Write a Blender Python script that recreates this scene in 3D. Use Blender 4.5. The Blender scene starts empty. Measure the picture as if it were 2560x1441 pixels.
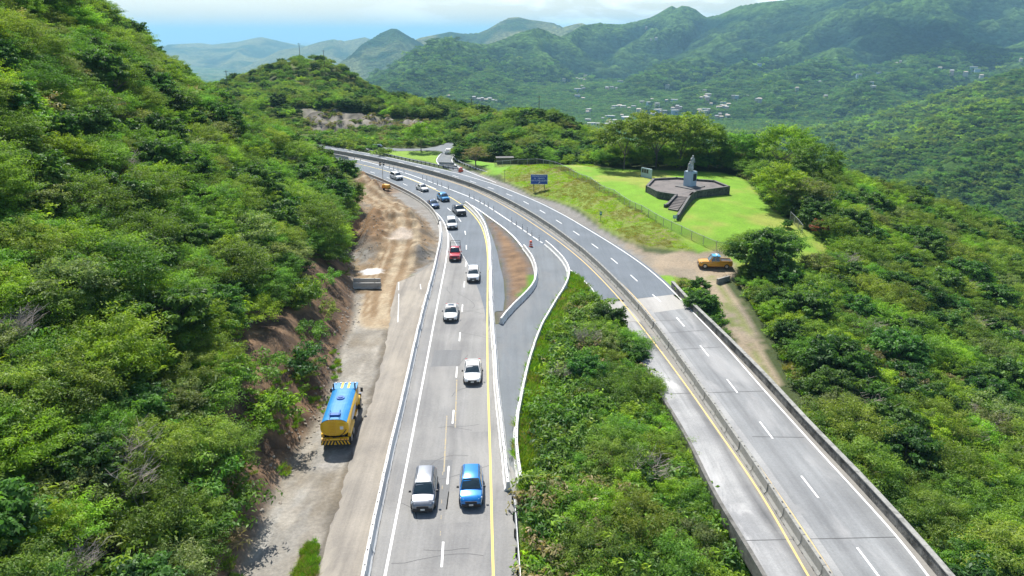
import bpy, bmesh, math, random
import numpy as np
from mathutils import Vector, Matrix
sc = bpy.context.scene
C = sc.collection
R = math.radians
random.seed(7)
rng = np.random.default_rng(11)

# ------------------------------------------------------------------ camera
CAM_H = 34.0
PITCH = R(19.2)
FPX = 1828.0                      # focal length in photo pixels (2560 wide)
cd = bpy.data.cameras.new('camera')
cam = bpy.data.objects.new('camera', cd); C.objects.link(cam)
cd.sensor_width = 36.0
cd.lens = 36.0 * FPX / 2560.0
cd.clip_start = 0.5
cd.clip_end = 600000.0
cam.location = (0, 0, CAM_H)
cam.rotation_euler = (R(90) - PITCH, 0, 0)
sc.camera = cam

# ------------------------------------------------------------------ light
SUN_EL, SUN_AZ = R(55.0), R(-19.0)          # ahead of the camera, a little to its left
sdir = Vector((math.sin(SUN_AZ) * math.cos(SUN_EL), math.cos(SUN_AZ) * math.cos(SUN_EL), math.sin(SUN_EL)))
sl = bpy.data.lights.new('sun', 'SUN')
sl.energy = 5.0
sl.angle = R(0.5)
sl.color = (1.0, 0.965, 0.90)
so = bpy.data.objects.new('sun', sl); C.objects.link(so)
so.rotation_euler = sdir.to_track_quat('Z', 'Y').to_euler()
so.location = (0, 0, 200)
w = bpy.data.worlds.new('World'); sc.world = w; w.use_nodes = True
nt = w.node_tree; nt.nodes.clear()
def N(nt, t, **k):
    n = nt.nodes.new(t)
    for a, v in k.items():
        if a == 'i':
            for kk, vv in v.items(): n.inputs[kk].default_value = vv
        else: setattr(n, a, v)
    return n
sky = N(nt, 'ShaderNodeTexSky', sky_type='NISHITA', sun_disc=False, sun_elevation=SUN_EL, sun_rotation=SUN_AZ, altitude=300.0, air_density=1.0, dust_density=1.6, ozone_density=2.0)
bg = N(nt, 'ShaderNodeBackground', i={'Strength': 0.10})
wo = N(nt, 'ShaderNodeOutputWorld')
# clouds low over the ridges: noise on the direction, more of it to the right of the view
tc = N(nt, 'ShaderNodeTexCoord')
mp = N(nt, 'ShaderNodeMapping', i={'Scale': (5.0, 5.0, 17.0), 'Location': (0.9, 0.2, 0.35)})
cn = N(nt, 'ShaderNodeTexNoise', i={'Scale': 1.3, 'Detail': 9.0, 'Roughness': 0.58, 'Distortion': 0.3})
cr = N(nt, 'ShaderNodeValToRGB')
cr.color_ramp.elements[0].position = 0.47; cr.color_ramp.elements[0].color = (0, 0, 0, 1)
cr.color_ramp.elements[1].position = 0.60; cr.color_ramp.elements[1].color = (1, 1, 1, 1)
mx = N(nt, 'ShaderNodeMix', data_type='RGBA')
mx.inputs[7].default_value = (10.0, 10.4, 11.0, 1)
L = nt.links.new
L(tc.outputs['Generated'], mp.inputs[0]); L(mp.outputs[0], cn.inputs['Vector']); L(cn.outputs[0], cr.inputs[0])
sx_ = N(nt, 'ShaderNodeSeparateXYZ'); L(tc.outputs['Generated'], sx_.inputs[0])
lo = N(nt, 'ShaderNodeMapRange', i={'From Min': 0.10, 'From Max': 0.24, 'To Min': 1.0, 'To Max': 0.0}); L(sx_.outputs[2], lo.inputs[0])
rt = N(nt, 'ShaderNodeMapRange', i={'From Min': -.22, 'From Max': .05, 'To Min': 0.12, 'To Max': 1.0}); L(sx_.outputs[0], rt.inputs[0])
m0 = N(nt, 'ShaderNodeMath', operation='MULTIPLY'); L(cr.outputs[0], m0.inputs[0]); L(rt.outputs[0], m0.inputs[1])
m1 = N(nt, 'ShaderNodeMath', operation='MAXIMUM', i={1: 0.07}); L(m0.outputs[0], m1.inputs[0])
ml = N(nt, 'ShaderNodeMath', operation='MULTIPLY'); L(m1.outputs[0], ml.inputs[0]); L(lo.outputs[0], ml.inputs[1]); L(ml.outputs[0], mx.inputs[0]); L(sky.outputs[0], mx.inputs[6]); L(mx.outputs[2], bg.inputs[0]); L(bg.outputs[0], wo.inputs[0])
sc.view_settings.view_transform = 'Standard'
sc.view_settings.look = 'None'
sc.view_settings.exposure = 0.65
sc.view_settings.gamma = 1.0
sc.cycles.max_bounces = 5; sc.cycles.diffuse_bounces = 3; sc.cycles.glossy_bounces = 2
sc.cycles.transmission_bounces = 3; sc.cycles.transparent_max_bounces = 4; sc.cycles.volume_bounces = 1
sc.cycles.use_denoising = True
sc.cycles.use_adaptive_sampling = True
sc.cycles.adaptive_threshold = 0.015
sc.cycles.caustics_reflective = False; sc.cycles.caustics_refractive = False

# ------------------------------------------------------------------ helpers
def ray(px, py):
    cx = (px - 1280.0) / FPX; cy = (720.5 - py) / FPX
    return (cx, math.cos(PITCH) + cy * math.sin(PITCH), -math.sin(PITCH) + cy * math.cos(PITCH))
def U(px, py, z=0.0):
    "world point at height z seen at photo pixel (px, py)"
    d = ray(px, py); t = (z - CAM_H) / d[2]
    return (d[0] * t, d[1] * t)
def UR(px, py, r):
    "world point at horizontal range r in that direction"
    d = ray(px, py); t = r / math.hypot(d[0], d[1])
    return (d[0] * t, d[1] * t, CAM_H + d[2] * t)
def UL(pts, z=0.0): return [U(p[0], p[1], z) for p in pts]
def lin(r, g, b):
    f = lambda c: ((c / 255.0 + 0.055) / 1.055) ** 2.4 if c > 10 else c / 255.0 / 12.92
    return (f(r), f(g), f(b), 1.0)
def smooth_line(pts, step=1.0, passes=2):
    p = np.array(pts, float)
    def resamp(p, step):
        d = np.r_[0, np.cumsum(np.hypot(*np.diff(p, axis=0).T))]
        n = max(2, int(round(d[-1] / step)) + 1)
        s = np.linspace(0, d[-1], n)
        return np.c_[np.interp(s, d, p[:, 0]), np.interp(s, d, p[:, 1])]
    q = resamp(p, step)
    for _ in range(passes):
        k = int(max(1, 5 / step)); ker = np.hanning(2 * k + 3)[1:-1]; ker /= ker.sum()
        pad = len(ker) // 2
        ex = np.vstack([2 * q[0] - q[1:pad + 1][::-1], q, 2 * q[-1] - q[-pad - 1:-1][::-1]])
        q = np.c_[np.convolve(ex[:, 0], ker, 'valid'), np.convolve(ex[:, 1], ker, 'valid')]
    return resamp(q, step)
def offset_line(q, off):
    t = np.gradient(q, axis=0); t /= np.hypot(t[:, 0], t[:, 1])[:, None]
    return q + np.c_[t[:, 1], -t[:, 0]] * off        # + = to the right of travel
def line_dist(x, y, q):
    "distance to polyline q from arrays x, y"
    best = np.full(x.shape, 1e9)
    for i in range(len(q) - 1):
        ax, ay = q[i]; bx, by = q[i + 1]; dx, dy = bx - ax, by - ay
        L2 = dx * dx + dy * dy + 1e-12
        t = np.clip(((x - ax) * dx + (y - ay) * dy) / L2, 0, 1)
        d = np.hypot(x - ax - t * dx, y - ay - t * dy)
        np.minimum(best, d, out=best)
    return best
def inside(x, y, poly):
    r = np.zeros(x.shape, bool); n = len(poly)
    for i in range(n):
        x0, y0 = poly[i]; x1, y1 = poly[(i + 1) % n]
        if y0 == y1: continue
        c = ((y0 > y) != (y1 > y)) & (x < (x1 - x0) * (y - y0) / (y1 - y0) + x0)
        r ^= c
    return r
def sdist(x, y, poly):
    "signed distance, positive inside"
    d = line_dist(x, y, list(poly) + [poly[0]])
    return np.where(inside(x, y, poly), d, -d)
def sstep(a, b, v):
    t = np.clip((v - a) / (b - a), 0, 1); return t * t * (3 - 2 * t)
def hash2(ix, iy, s):
    h = (ix.astype(np.int64) * 374761393 + iy.astype(np.int64) * 668265263 + s * 1274126177) & 0xffffffff
    h = ((h ^ (h >> 13)) * 1274126177) & 0xffffffff
    return ((h ^ (h >> 16)) & 0xffffff) / float(0xffffff)
def vnoise(x, y, s=0):
    ix, iy = np.floor(x), np.floor(y); fx, fy = x - ix, y - iy
    fx = fx * fx * fx * (fx * (fx * 6 - 15) + 10); fy = fy * fy * fy * (fy * (fy * 6 - 15) + 10)
    a, b, c, d = hash2(ix, iy, s), hash2(ix + 1, iy, s), hash2(ix, iy + 1, s), hash2(ix + 1, iy + 1, s)
    return (a * (1 - fx) + b * fx) * (1 - fy) + (c * (1 - fx) + d * fx) * fy
def fbm(x, y, oct=4, s=0):
    r = 0; a = 0.5; t = 0
    for o in range(oct):
        r = r + a * vnoise(x, y, s + o * 17); t += a; a *= 0.5; x = x * 2.03 + 13.7; y = y * 2.03 + 7.1
    return r / t
def ridged(x, y, oct=4, s=0):
    r = 0; a = 0.5; t = 0
    for o in range(oct):
        r = r + a * (1 - np.abs(2 * vnoise(x, y, s + o * 31) - 1)); t += a; a *= 0.5; x = x * 2.1 + 3.7; y = y * 2.1 + 9.1
    return r / t
def mesh_np(name, co, faces, mat=None, col=None, smooth=False, uv=None):
    "faces: (n,3) or (n,4) int array"
    me = bpy.data.meshes.new(name)
    co = np.asarray(co, np.float32); faces = np.asarray(faces, np.int32); k = faces.shape[1]
    me.vertices.add(len(co)); me.vertices.foreach_set('co', co.ravel())
    me.loops.add(faces.size); me.loops.foreach_set('vertex_index', faces.ravel())
    me.polygons.add(len(faces)); me.polygons.foreach_set('loop_start', np.arange(0, faces.size, k, dtype=np.int32))
    if smooth: me.polygons.foreach_set('use_smooth', np.ones(len(faces), bool))
    if col is not None:
        c = np.ones((len(co), 4), np.float32); c[:, :3] = col[:, :3]
        at = me.color_attributes.new('Col', 'FLOAT_COLOR', 'POINT'); at.data.foreach_set('color', c.ravel())
    if uv is not None:
        l = me.uv_layers.new(name='UVMap'); l.data.foreach_set('uv', np.asarray(uv, np.float32)[faces.ravel()].ravel())
    me.update(calc_edges=True)
    if mat is not None: me.materials.append(mat)
    return me
def link(name, me, parent=None, label=None, cat=None, group=None, kind=None, loc=None, rz=None):
    o = bpy.data.objects.new(name, me); C.objects.link(o)
    if parent is not None: o.parent = parent
    if loc is not None: o.location = loc
    if rz is not None: o.rotation_euler = (0, 0, rz)
    tag(o, label, cat, group, kind)
    return o
def tag(o, label=None, cat=None, group=None, kind=None):
    if label: o['label'] = label
    if cat: o['category'] = cat
    if group: o['group'] = group
    if kind: o['kind'] = kind
    return o
def empty(name, loc, rz=0.0, **k):
    o = bpy.data.objects.new(name, None); C.objects.link(o); o.location = loc; o.rotation_euler = (0, 0, rz)
    o.empty_display_size = 0.3
    return tag(o, **k)
def copy_tree(root, loc, rz, scale=None, **k):
    r = root.copy(); C.objects.link(r); r.location = loc; r.rotation_euler = (0, 0, rz)
    if scale is not None: r.scale = scale
    for key in ('label', 'group'):
        if key in r and key not in k: del r[key]
    tag(r, **k)
    for ch in root.children:
        c = ch.copy(); C.objects.link(c); c.parent = r
        for g in ch.children:
            d = g.copy(); C.objects.link(d); d.parent = c
    return r
# ---- a small mesh collector -------------------------------------------------
class MB:
    def __init__(s): s.v = []; s.f = []; s.m = []
    def add(s, vs, fs, mi=0):
        b = len(s.v); s.v += [tuple(v) for v in vs]
        for f in fs: s.f.append([b + i for i in f]); s.m.append(mi)
    def box(s, c, d, rz=0.0, mi=0, taper=1.0, M=None):
        hx, hy, hz = d[0] / 2, d[1] / 2, d[2] / 2; vs = []
        for z, k in ((-hz, 1.0), (hz, taper)):
            for x, y in ((-hx, -hy), (hx, -hy), (hx, hy), (-hx, hy)):
                x2, y2 = x * k, y * k
                vs.append((c[0] + x2 * math.cos(rz) - y2 * math.sin(rz), c[1] + x2 * math.sin(rz) + y2 * math.cos(rz), c[2] + z))
        s.add(vs, [(0, 3, 2, 1), (4, 5, 6, 7), (0, 1, 5, 4), (1, 2, 6, 5), (2, 3, 7, 6), (3, 0, 4, 7)], mi)
    def tube(s, pts, rad, n=6, mi=0, cap=True):
        pts = [Vector(p) for p in pts]
        rad = list(rad) if hasattr(rad, '__len__') else [rad] * len(pts)
        rings = []
        for i, p in enumerate(pts):
            t = (pts[min(i + 1, len(pts) - 1)] - pts[max(i - 1, 0)]).normalized()
            a = t.cross(Vector((0, 0, 1)) if abs(t.z) < 0.9 else Vector((1, 0, 0))).normalized(); b = t.cross(a)
            rings.append([p + (a * math.cos(2 * math.pi * k / n) + b * math.sin(2 * math.pi * k / n)) * rad[i] for k in range(n)])
        vs = [v for r in rings for v in r]; fs = []
        for i in range(len(pts) - 1):
            for k in range(n): fs.append((i * n + k, i * n + (k + 1) % n, (i + 1) * n + (k + 1) % n, (i + 1) * n + k))
        if cap: fs.append(tuple(range(n - 1, -1, -1))); fs.append(tuple((len(pts) - 1) * n + k for k in range(n)))
        s.add(vs, fs, mi)
    def loft(s, rings, mi=0, cap=True, closed=True):
        n = len(rings[0]); vs = [v for r in rings for v in r]; fs = []
        for i in range(len(rings) - 1):
            for k in range(n if closed else n - 1):
                fs.append((i * n + k, i * n + (k + 1) % n, (i + 1) * n + (k + 1) % n, (i + 1) * n + k))
        if cap: fs.append(tuple(range(n - 1, -1, -1))); fs.append(tuple((len(rings) - 1) * n + k for k in range(n)))
        s.add(vs, fs, mi)
    def mesh(s, name, mats, smooth=False, angle=None, fix=True):
        me = bpy.data.meshes.new(name); me.from_pydata(s.v, [], s.f)
        mats = mats if isinstance(mats, (list, tuple)) else [mats]
        for m in mats: me.materials.append(m)
        me.polygons.foreach_set('material_index', s.m)
        if fix:
            bm = bmesh.new(); bm.from_mesh(me); bmesh.ops.recalc_face_normals(bm, faces=bm.faces); bm.to_mesh(me); bm.free()
        if smooth: me.polygons.foreach_set('use_smooth', [True] * len(me.polygons))
        if smooth and angle: me.set_sharp_from_angle(angle=R(angle))
        me.update(); return me
    def build(s, name, mats, parent=None, smooth=False, angle=None, **k):
        return link(name, s.mesh(name, mats, smooth, angle), parent, **k)

# ------------------------------------------------------------------ materials
MATS = {}
def pbr(name, col, rough=0.6, metal=0.0, var=0.0, vscale=3.0, bump=0.0, bscale=20.0, coat=0.0, obrand=0.0, spec=0.5, dirt=None, dscale=1.0, dpos=(0.5, 0.7), coord='Object'):
    if name in MATS: return MATS[name]
    m = bpy.data.materials.new(name); m.use_nodes = True; t = m.node_tree; b = t.nodes['Principled BSDF']
    b.inputs['Roughness'].default_value = rough; b.inputs['Metallic'].default_value = metal
    b.inputs['Coat Weight'].default_value = coat; b.inputs['Specular IOR Level'].default_value = spec
    b.inputs['Base Color'].default_value = col
    tcn = N(t, 'ShaderNodeTexCoord'); last = None
    if var > 0 or dirt is not None:
        nz = N(t, 'ShaderNodeTexNoise', i={'Scale': vscale, 'Detail': 6.0, 'Roughness': 0.6}); t.links.new(tcn.outputs[coord], nz.inputs['Vector'])
        mr = N(t, 'ShaderNodeMapRange', i={'From Min': 0.25, 'From Max': 0.75, 'To Min': 1 - var, 'To Max': 1 + var}); t.links.new(nz.outputs[0], mr.inputs[0])
        mm = N(t, 'ShaderNodeMix', data_type='RGBA', blend_type='MULTIPLY'); mm.inputs[0].default_value = 1.0; mm.inputs[6].default_value = col
        t.links.new(mr.outputs[0], mm.inputs[7]); last = mm.outputs[2]
        if dirt is not None:
            n2 = N(t, 'ShaderNodeTexNoise', i={'Scale': dscale, 'Detail': 8.0, 'Roughness': 0.65}); t.links.new(tcn.outputs[coord], n2.inputs['Vector'])
            r2 = N(t, 'ShaderNodeMapRange', i={'From Min': dpos[0], 'From Max': dpos[1]}); t.links.new(n2.outputs[0], r2.inputs[0])
            m2 = N(t, 'ShaderNodeMix', data_type='RGBA'); t.links.new(r2.outputs[0], m2.inputs[0]); t.links.new(last, m2.inputs[6]); m2.inputs[7].default_value = dirt; last = m2.outputs[2]
        t.links.new(last, b.inputs['Base Color'])
    if bump > 0:
        n3 = N(t, 'ShaderNodeTexNoise', i={'Scale': bscale, 'Detail': 5.0}); t.links.new(tcn.outputs[coord], n3.inputs['Vector'])
        bp = N(t, 'ShaderNodeBump', i={'Strength': 1.0, 'Distance': bump}); t.links.new(n3.outputs[0], bp.inputs['Height']); t.links.new(bp.outputs[0], b.inputs['Normal'])
    MATS[name] = m; return m
def attr_mat(name, rough=0.9, nscale=0.6, nvar=0.25, fine=6.0, fvar=0.2, bump=0.15, bscale=3.0, spec=0.2):
    "base colour from the mesh colour attribute, broken up by two noises"
    m = bpy.data.materials.new(name); m.use_nodes = True; t = m.node_tree; b = t.nodes['Principled BSDF']
    b.inputs['Roughness'].default_value = rough; b.inputs['Specular IOR Level'].default_value = spec
    at = N(t, 'ShaderNodeAttribute', attribute_name='Col'); tcn = N(t, 'ShaderNodeTexCoord'); last = at.outputs['Color']
    for s_, v_ in ((nscale, nvar), (fine, fvar)):
        nz = N(t, 'ShaderNodeTexNoise', i={'Scale': s_, 'Detail': 6.0, 'Roughness': 0.65}); t.links.new(tcn.outputs['Object'], nz.inputs['Vector'])
        mr = N(t, 'ShaderNodeMapRange', i={'From Min': 0.28, 'From Max': 0.72, 'To Min': 1 - v_, 'To Max': 1 + v_}); t.links.new(nz.outputs[0], mr.inputs[0])
        mm = N(t, 'ShaderNodeMix', data_type='RGBA', blend_type='MULTIPLY'); mm.inputs[0].default_value = 1.0
        t.links.new(last, mm.inputs[6]); t.links.new(mr.outputs[0], mm.inputs[7]); last = mm.outputs[2]
    t.links.new(last, b.inputs['Base Color'])
    n3 = N(t, 'ShaderNodeTexNoise', i={'Scale': bscale, 'Detail': 8.0, 'Roughness': 0.7}); t.links.new(tcn.outputs['Object'], n3.inputs['Vector'])
    bp = N(t, 'ShaderNodeBump', i={'Strength': 1.0, 'Distance': bump}); t.links.new(n3.outputs[0], bp.inputs['Height']); t.links.new(bp.outputs[0], b.inputs['Normal'])
    return m
# ------------------------------------------------------------------ road geometry (lines surveyed on the road plane z = 0)
barL = smooth_line(UL([(897,1530),(913,1441),(942,1290),(972,1155),(991,1075),(1009,1002),(1022,940),(1041,854),(1055,797),(1068,747),(1082,696),(1095,640),(1103,600),(1103,575),(1096,552),(1079,527),(1051,503),(1006,478.5),(962,458),(929,444.5),(895,432),(840,418),(790,408),(740,400)]))
edgeL = smooth_line(UL([(945,1530),(962,1441),(1017,1162),(1060,940),(1097,744),(1114,660),(1122,600),(1119,575),(1104,544),(1062,508),(1006,474.5),(940,448),(842,417),(790,407),(740,399)]))
yelA = smooth_line(UL([(1236,1530),(1233,1441),(1226,1155),(1219,940),(1218,823),(1219.5,640),(1217,612),(1211,585),(1202,562),(1186,540),(1157,513),(1124,492),(1073,467.5),(1011,443),(962,426.6),(895,410),(829,396),(770,386)]))
barR = smooth_line(UL([(1271,1228),(1260.6,1148),(1253.7,1079),(1243,992),(1238,940),(1240,921),(1234,851),(1230,795),(1228,724),(1227,660),(1224,613),(1216,576),(1199,545),(1176,521),(1136,495),(1087,471.5),(1022,445),(962,427)]))
isl = smooth_line(UL([(1252,811),(1263.6,792),(1289,769),(1320,738.5),(1339.6,713),(1342,690),(1337,665),(1326,643),(1308,622)]), 0.7, 1)
curb = smooth_line(UL([(1306,619),(1287,594),(1256,567),(1222,543),(1196,524),(1178,513)]), 0.7, 1)
rampR = smooth_line(UL([(1302,1212),(1295.5,1162),(1288,1121),(1291,1079),(1299,1027),(1303,1005),(1317,935),(1333.8,879),(1350.6,831),(1378.8,780.6),(1404,741),(1421,710),(1425,688),(1416,665),(1403,649),(1382.5,628),(1360,610)]), 0.7, 1)
post_line = smooth_line(UL([(1356,608),(1337.5,596.6),(1306.6,574),(1264,546),(1222,518),(1180,495),(1117.5,471),(1062,450),(1006.5,430.5),(940,411),(880,396)]))
medY = smooth_line(UL([(2074,1530),(2017,1441),(1956,1323),(1889,1212),(1811,1101),(1722,973),(1644,868),(1589,798),(1555,754),(1511,706),(1461,656),(1405,610),(1349,571),(1292,533),(1236,501),(1180,473),(1117,451.5),(1051,433),(984,417),(917,403),(851,390.5),(806,382),(750,373)]))
medB = smooth_line(UL([(2121,1530),(2059,1441),(2000,1357),(1933.7,1246),(1867,1150),(1783.6,1027),(1722.5,940),(1672.4,868),(1622,803),(1567,739),(1511,683),(1466.8,641),(1391,582.5),(1334.7,545),(1278.4,513),(1222,485),(1180,468),(1117.5,447),(1051,428.5),(984,412),(918,398),(851,386),(800,377.5),(740,368)]))
medY2 = smooth_line(UL([(2140,1530),(2083,1441),(2022,1346),(1944,1234),(1856,1107),(1778,1001),(1700,890),(1644,812),(1593,748),(1533,690),(1480,645),(1433,607),(1380,570),(1310,525),(1240,489),(1180,463),(1110,440),(1030,419),(950,401),(860,383),(790,371),(730,361)]))
edgeR = smooth_line(UL([(2385,1530),(2325,1441),(2239,1334),(2145,1234),(2033,1112),(1917,984),(1811,862),(1722,770),(1678,723),(1622,673),(1573,638),(1517,602),(1475,577),(1419,543),(1351,508),(1292,483),(1236,461),(1150,435),(1073,417),(1006,402),(940,388),(873,375.5),(806,363),(740,352)]))
parap = smooth_line(UL([(2452,1530),(2384,1441),(2256,1301),(2145,1179),(2033,1068),(1917,940),(1811,834),(1728,756),(1681,704)], 0.9))
deckL = smooth_line(UL([(1965,1530),(1917,1441),(1867,1351),(1800,1262),(1761,1174),(1733,1112),(1661,996),(1622,929),(1578,862),(1544,801),(1500,757)]))
rail_verge = UL([(1308,1530),(1300,1441),(1292,1330),(1285,1240)], 0.7)
foot = UL([(560,1600),(600,1441),(650,1340),(700,1220),(730,1150),(780,1090),(840,960),(850,880),(885,820),(890,760),(885,680),(880,620),(900,560),(915,530),(890,500),(850,455),(822,430),(786,410),(745,392),(690,372)])
foot = [tuple(p) for p in smooth_line([(-17.5, 8.0)] + foot + [(-88, 262), (-125, 290), (-175, 310)], 2.5, 1)]
hill_poly = foot + [(-400, 330), (-400, 0), (-17.5, 0)]

# ------------------------------------------------------------------ near terrain heights: control points
CP = []
def cp(px, py, z): x, y = U(px, py, z); CP.append((x, y, z))
for ln, k in ((barL, 9), (yelA, 9), (medB, 9), (edgeR, 9), (rampR, 10)):
    for p in ln[::k]:
        if p[1] > 25: CP.append((p[0], p[1], 0.0))
def on_deck(y): return y < 96
CP = [c for c in CP if not (c[0] > 11 and on_deck(c[1]))]
for p in foot[::3]: CP.append((p[0], p[1], 0.0))
# gully between the roads and under the viaduct, slope right of it
for x, y, z in [(2, 30, -0.5), (3, 45, -.3), (6, 62, -.4), (8, 80, -.3), (9, 92, -.3), (8, 35, -2.2), (11, 48, -2.2), (12, 62, -2.2), (12.5, 75, -1.6), (13, 88, -1.2),
                (16, 30, -3.6), (17, 50, -3.6), (16, 66, -3.0), (17, 80, -2.5), (24, 30, -7), (24, 50, -6), (22, 68, -4.5), (21, 82, -2.5), (20, 94, -.8), (17, 99, -.3), (13, 104, -.2), (22.5, 101, -.3)]:
    CP.append((x, y, z))
TRAIL = [U(px, py, z) for px, py, z in ((1775, 690, -.2), (1800, 720, -.5), (1832, 760, -.8), (1856, 800, -1.0), (1880, 850, -1.6), (1903, 900, -2.2), (1925, 945, -2.6), (1950, 990, -3.0))]
for px, py, z in [(1712, 700, -.4), (1750, 690, -.3), (1850, 790, -.9), (1880, 850, -1.6), (1925, 930, -2.6), (2000, 1010, -3.4), (2150, 1170, -4.5), (2320, 1330, -5.5), (2460, 1441, -6),
                  (1800, 665, 0), (1850, 700, -.3), (1900, 740, -.8), (1950, 820, -2), (2050, 920, -3.5), (2200, 1050, -5), (2400, 1200, -6.5), (2560, 1380, -8),
                  (1960, 690, -1), (2050, 760, -2.5), (2200, 880, -4.5), (2400, 1000, -7), (2560, 1100, -9), (2000, 640, .3), (2080, 660, -1.0), (2200, 720, -4), (2400, 800, -8), (2560, 860, -11),
                  (2100, 590, 0.5), (2200, 610, -2.5), (2350, 660, -6), (2560, 730, -11), (2150, 520, -1), (2300, 570, -5.0), (2450, 610, -8), (2560, 645, -11.5), (2700, 700, -14), (2700, 1000, -13), (2800, 1300, -12)]:
    cp(px, py, z)
# bank, fence crest and lawn
for px, py, z in [(1262, 456, 0), (1330, 492, 0.1), (1400, 512, .1), (1500, 573, .1), (1560, 613, .1), (1620, 642, .1), (1700, 655, .1), (1790, 662, .1),
                  (1240, 420, 1.2), (1290, 412, 2.6), (1340, 412, 3.2), (1400, 422, 3.4), (1470, 457, 3.4), (1530, 492, 3.2), (1600, 533, 2.9), (1680, 578, 2.2), (1740, 609, 1.5), (1790, 630, 1.0), (1850, 645, .6), (1960, 655, .6),
                  (1400, 412, 3.2), (1480, 430, 3.2), (1550, 440, 3.2), (1600, 470, 3.2), (1640, 520, 3.0), (1720, 480, 3.2), (1720, 550, 2.6), (1800, 540, 2.6), (1800, 600, 1.6), (1850, 500, 2.8), (1900, 560, 1.9), (1900, 620, .9), (1960, 600, 1.2), (1980, 560, 1.6), (1860, 470, 2.8), (1900, 510, 2.4), (2060, 590, .8),
                  (1800, 440, 3), (1700, 425, 3), (1600, 420, 3), (1500, 410, 3.0), (1240, 405, 1.2), (1210, 412, .5)]:
    cp(px, py, z)
# ground beyond the highway, side road, wooded rise behind it
for px, py, z in [(1128, 395, 0), (1123, 380, 0), (1150, 366, 0), (1050, 385, 0), (1000, 385, 0), (950, 374, 0), (900, 368, 0), (850, 360, 0), (1165, 400, 0), (1190, 405, 0), (1100, 368, .1), (1160, 362, .1)]:
    cp(px, py, z)
def cr_(px, py, r, dz=0.0): x, y, z = UR(px, py, r); CP.append((x, y, z - dz))
for px, py, r in [(640, 285, 300), (700, 262, 310), (750, 262, 305), (850, 272, 303), (950, 288, 300), (1060, 296, 295)]: cr_(px, py, r, 1.5)      # top of the rock cut
for px, py, r in [(640, 335, 285), (750, 335, 280), (850, 335, 280), (950, 338, 278), (1060, 340, 274)]: cr_(px, py, r, 1.0)
for px, py, r in [(1130, 285, 300), (1200, 275, 300), (1150, 340, 268), (1200, 330, 262), (1210, 375, 232)]: cr_(px, py, r, 4.5)
for px, py, r in [(1260, 285, 270), (1300, 262, 275), (1370, 266, 272), (1430, 296, 262), (1490, 345, 245), (1540, 385, 230), (1300, 330, 240), (1400, 340, 232), (1260, 375, 222), (1380, 385, 205), (1460, 400, 200)]: cr_(px, py, r, 4.5)
for px, py, r in [(700, 235, 340), (780, 238, 345), (900, 243, 345), (1000, 250, 340), (620, 255, 330), (560, 270, 330)]: cr_(px, py, r, 3)
for px, py, r in [(560, 215, 400), (620, 185, 420), (680, 155, 430), (730, 138, 435), (780, 134, 435), (830, 150, 432), (880, 185, 425), (920, 235, 415), (945, 262, 405), (650, 200, 395), (780, 190, 400), (860, 215, 395)]: cr_(px, py, r, 2.5)
for px, py, r in [(500, 300, 480), (600, 230, 520), (780, 230, 530), (900, 300, 500), (1000, 262, 420), (1060, 250, 400), (1120, 262, 400), (1200, 290, 400), (1300, 330, 380), (1400, 350, 370), (1000, 330, 520), (1300, 400, 480)]: cr_(px, py, r, 3)
# the ground falls away behind the monument and beyond the right hand slope
for x, y, z in [(70, 190, 0), (90, 180, -6), (95, 210, -14), (60, 215, -3), (60, 250, -14), (45, 230, 1), (110, 165, -10), (130, 150, -18), (130, 190, -35), (100, 250, -40), (60, 300, -40), (0, 420, -40), (160, 120, -34),
                (160, 70, -28), (150, 30, -24), (200, 150, -75), (200, 60, -60), (180, 260, -90), (120, 350, -95), (0, 520, -90), (-150, 560, -80), (-250, 520, -70), (60, 460, -110), (240, 200, -120), (250, 50, -100), (-60, 560, -90)]:
    CP.append((x, y, z))
CP = np.array(CP)
def rbf_fit(P):
    d = np.hypot(P[:, None, 0] - P[None, :, 0], P[:, None, 1] - P[None, :, 1])
    n = len(P); A = np.zeros((n + 3, n + 3)); A[:n, :n] = d - np.eye(n) * 1.2
    Q = np.c_[np.ones(n), P[:, :2]]; A[:n, n:] = Q; A[n:, :n] = Q.T
    return np.linalg.solve(A, np.r_[P[:, 2], 0, 0, 0])
_w = rbf_fit(CP)
def rbf(x, y):
    r = _w[-3] + _w[-2] * x + _w[-1] * y
    for (cx_, cy_, _), ww in zip(CP, _w[:-3]): r = r + ww * np.hypot(x - cx_, y - cy_)
    return r
# paved or graded areas that are dead level
flatA = [tuple(p) for p in offset_line(barL, -1.2)] 
P_apron = UL([(770,1530),(791,1441),(815,1360),(843,1270),(852,1243),(866,1190),(878,1148),(895,1072),(917,1040),(947,940),(965,865),(982,752),(993,706),(1035,690),(1088,655),(1102,640)]) + [tuple(p) for p in barL[(barL[:, 1] < 110)][::-1]]
flat_polys = [
    [tuple(p) for p in barL] + [(-150, 290), (-60, 262)] + [tuple(p) for p in edgeR[::-1] if p[1] > 97] + [(14.5, 98), tuple(rampR[-8])] + [tuple(p) for p in rampR[::-1]] + [(1.0, 46), (0.4, 20), (-9, 20)],
    P_apron,
]
P_dirt = UL([(852,444),(895,448),(935,462),(965,478),(1000,500),(1040,528),(1075,560),(1095,600),(1088,645),(1040,675),(996,700),(985,720),(890,735)]) + [p for p in foot if 98 < p[1] < 180]
P_side = UL([(872,372),(890,364),(950,368),(1000,372),(1060,372),(1090,367),(1120,357),(1158,352),(1175,360),(1160,374),(1140,388),(1131,398),(1135,407),(1165,424),(1192,436),(1230,455),(1150,437),(1118,422),(1098,412),(1090,402),(1096,388),(1108,380),(1090,377),(1000,378),(940,377)])
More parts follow.
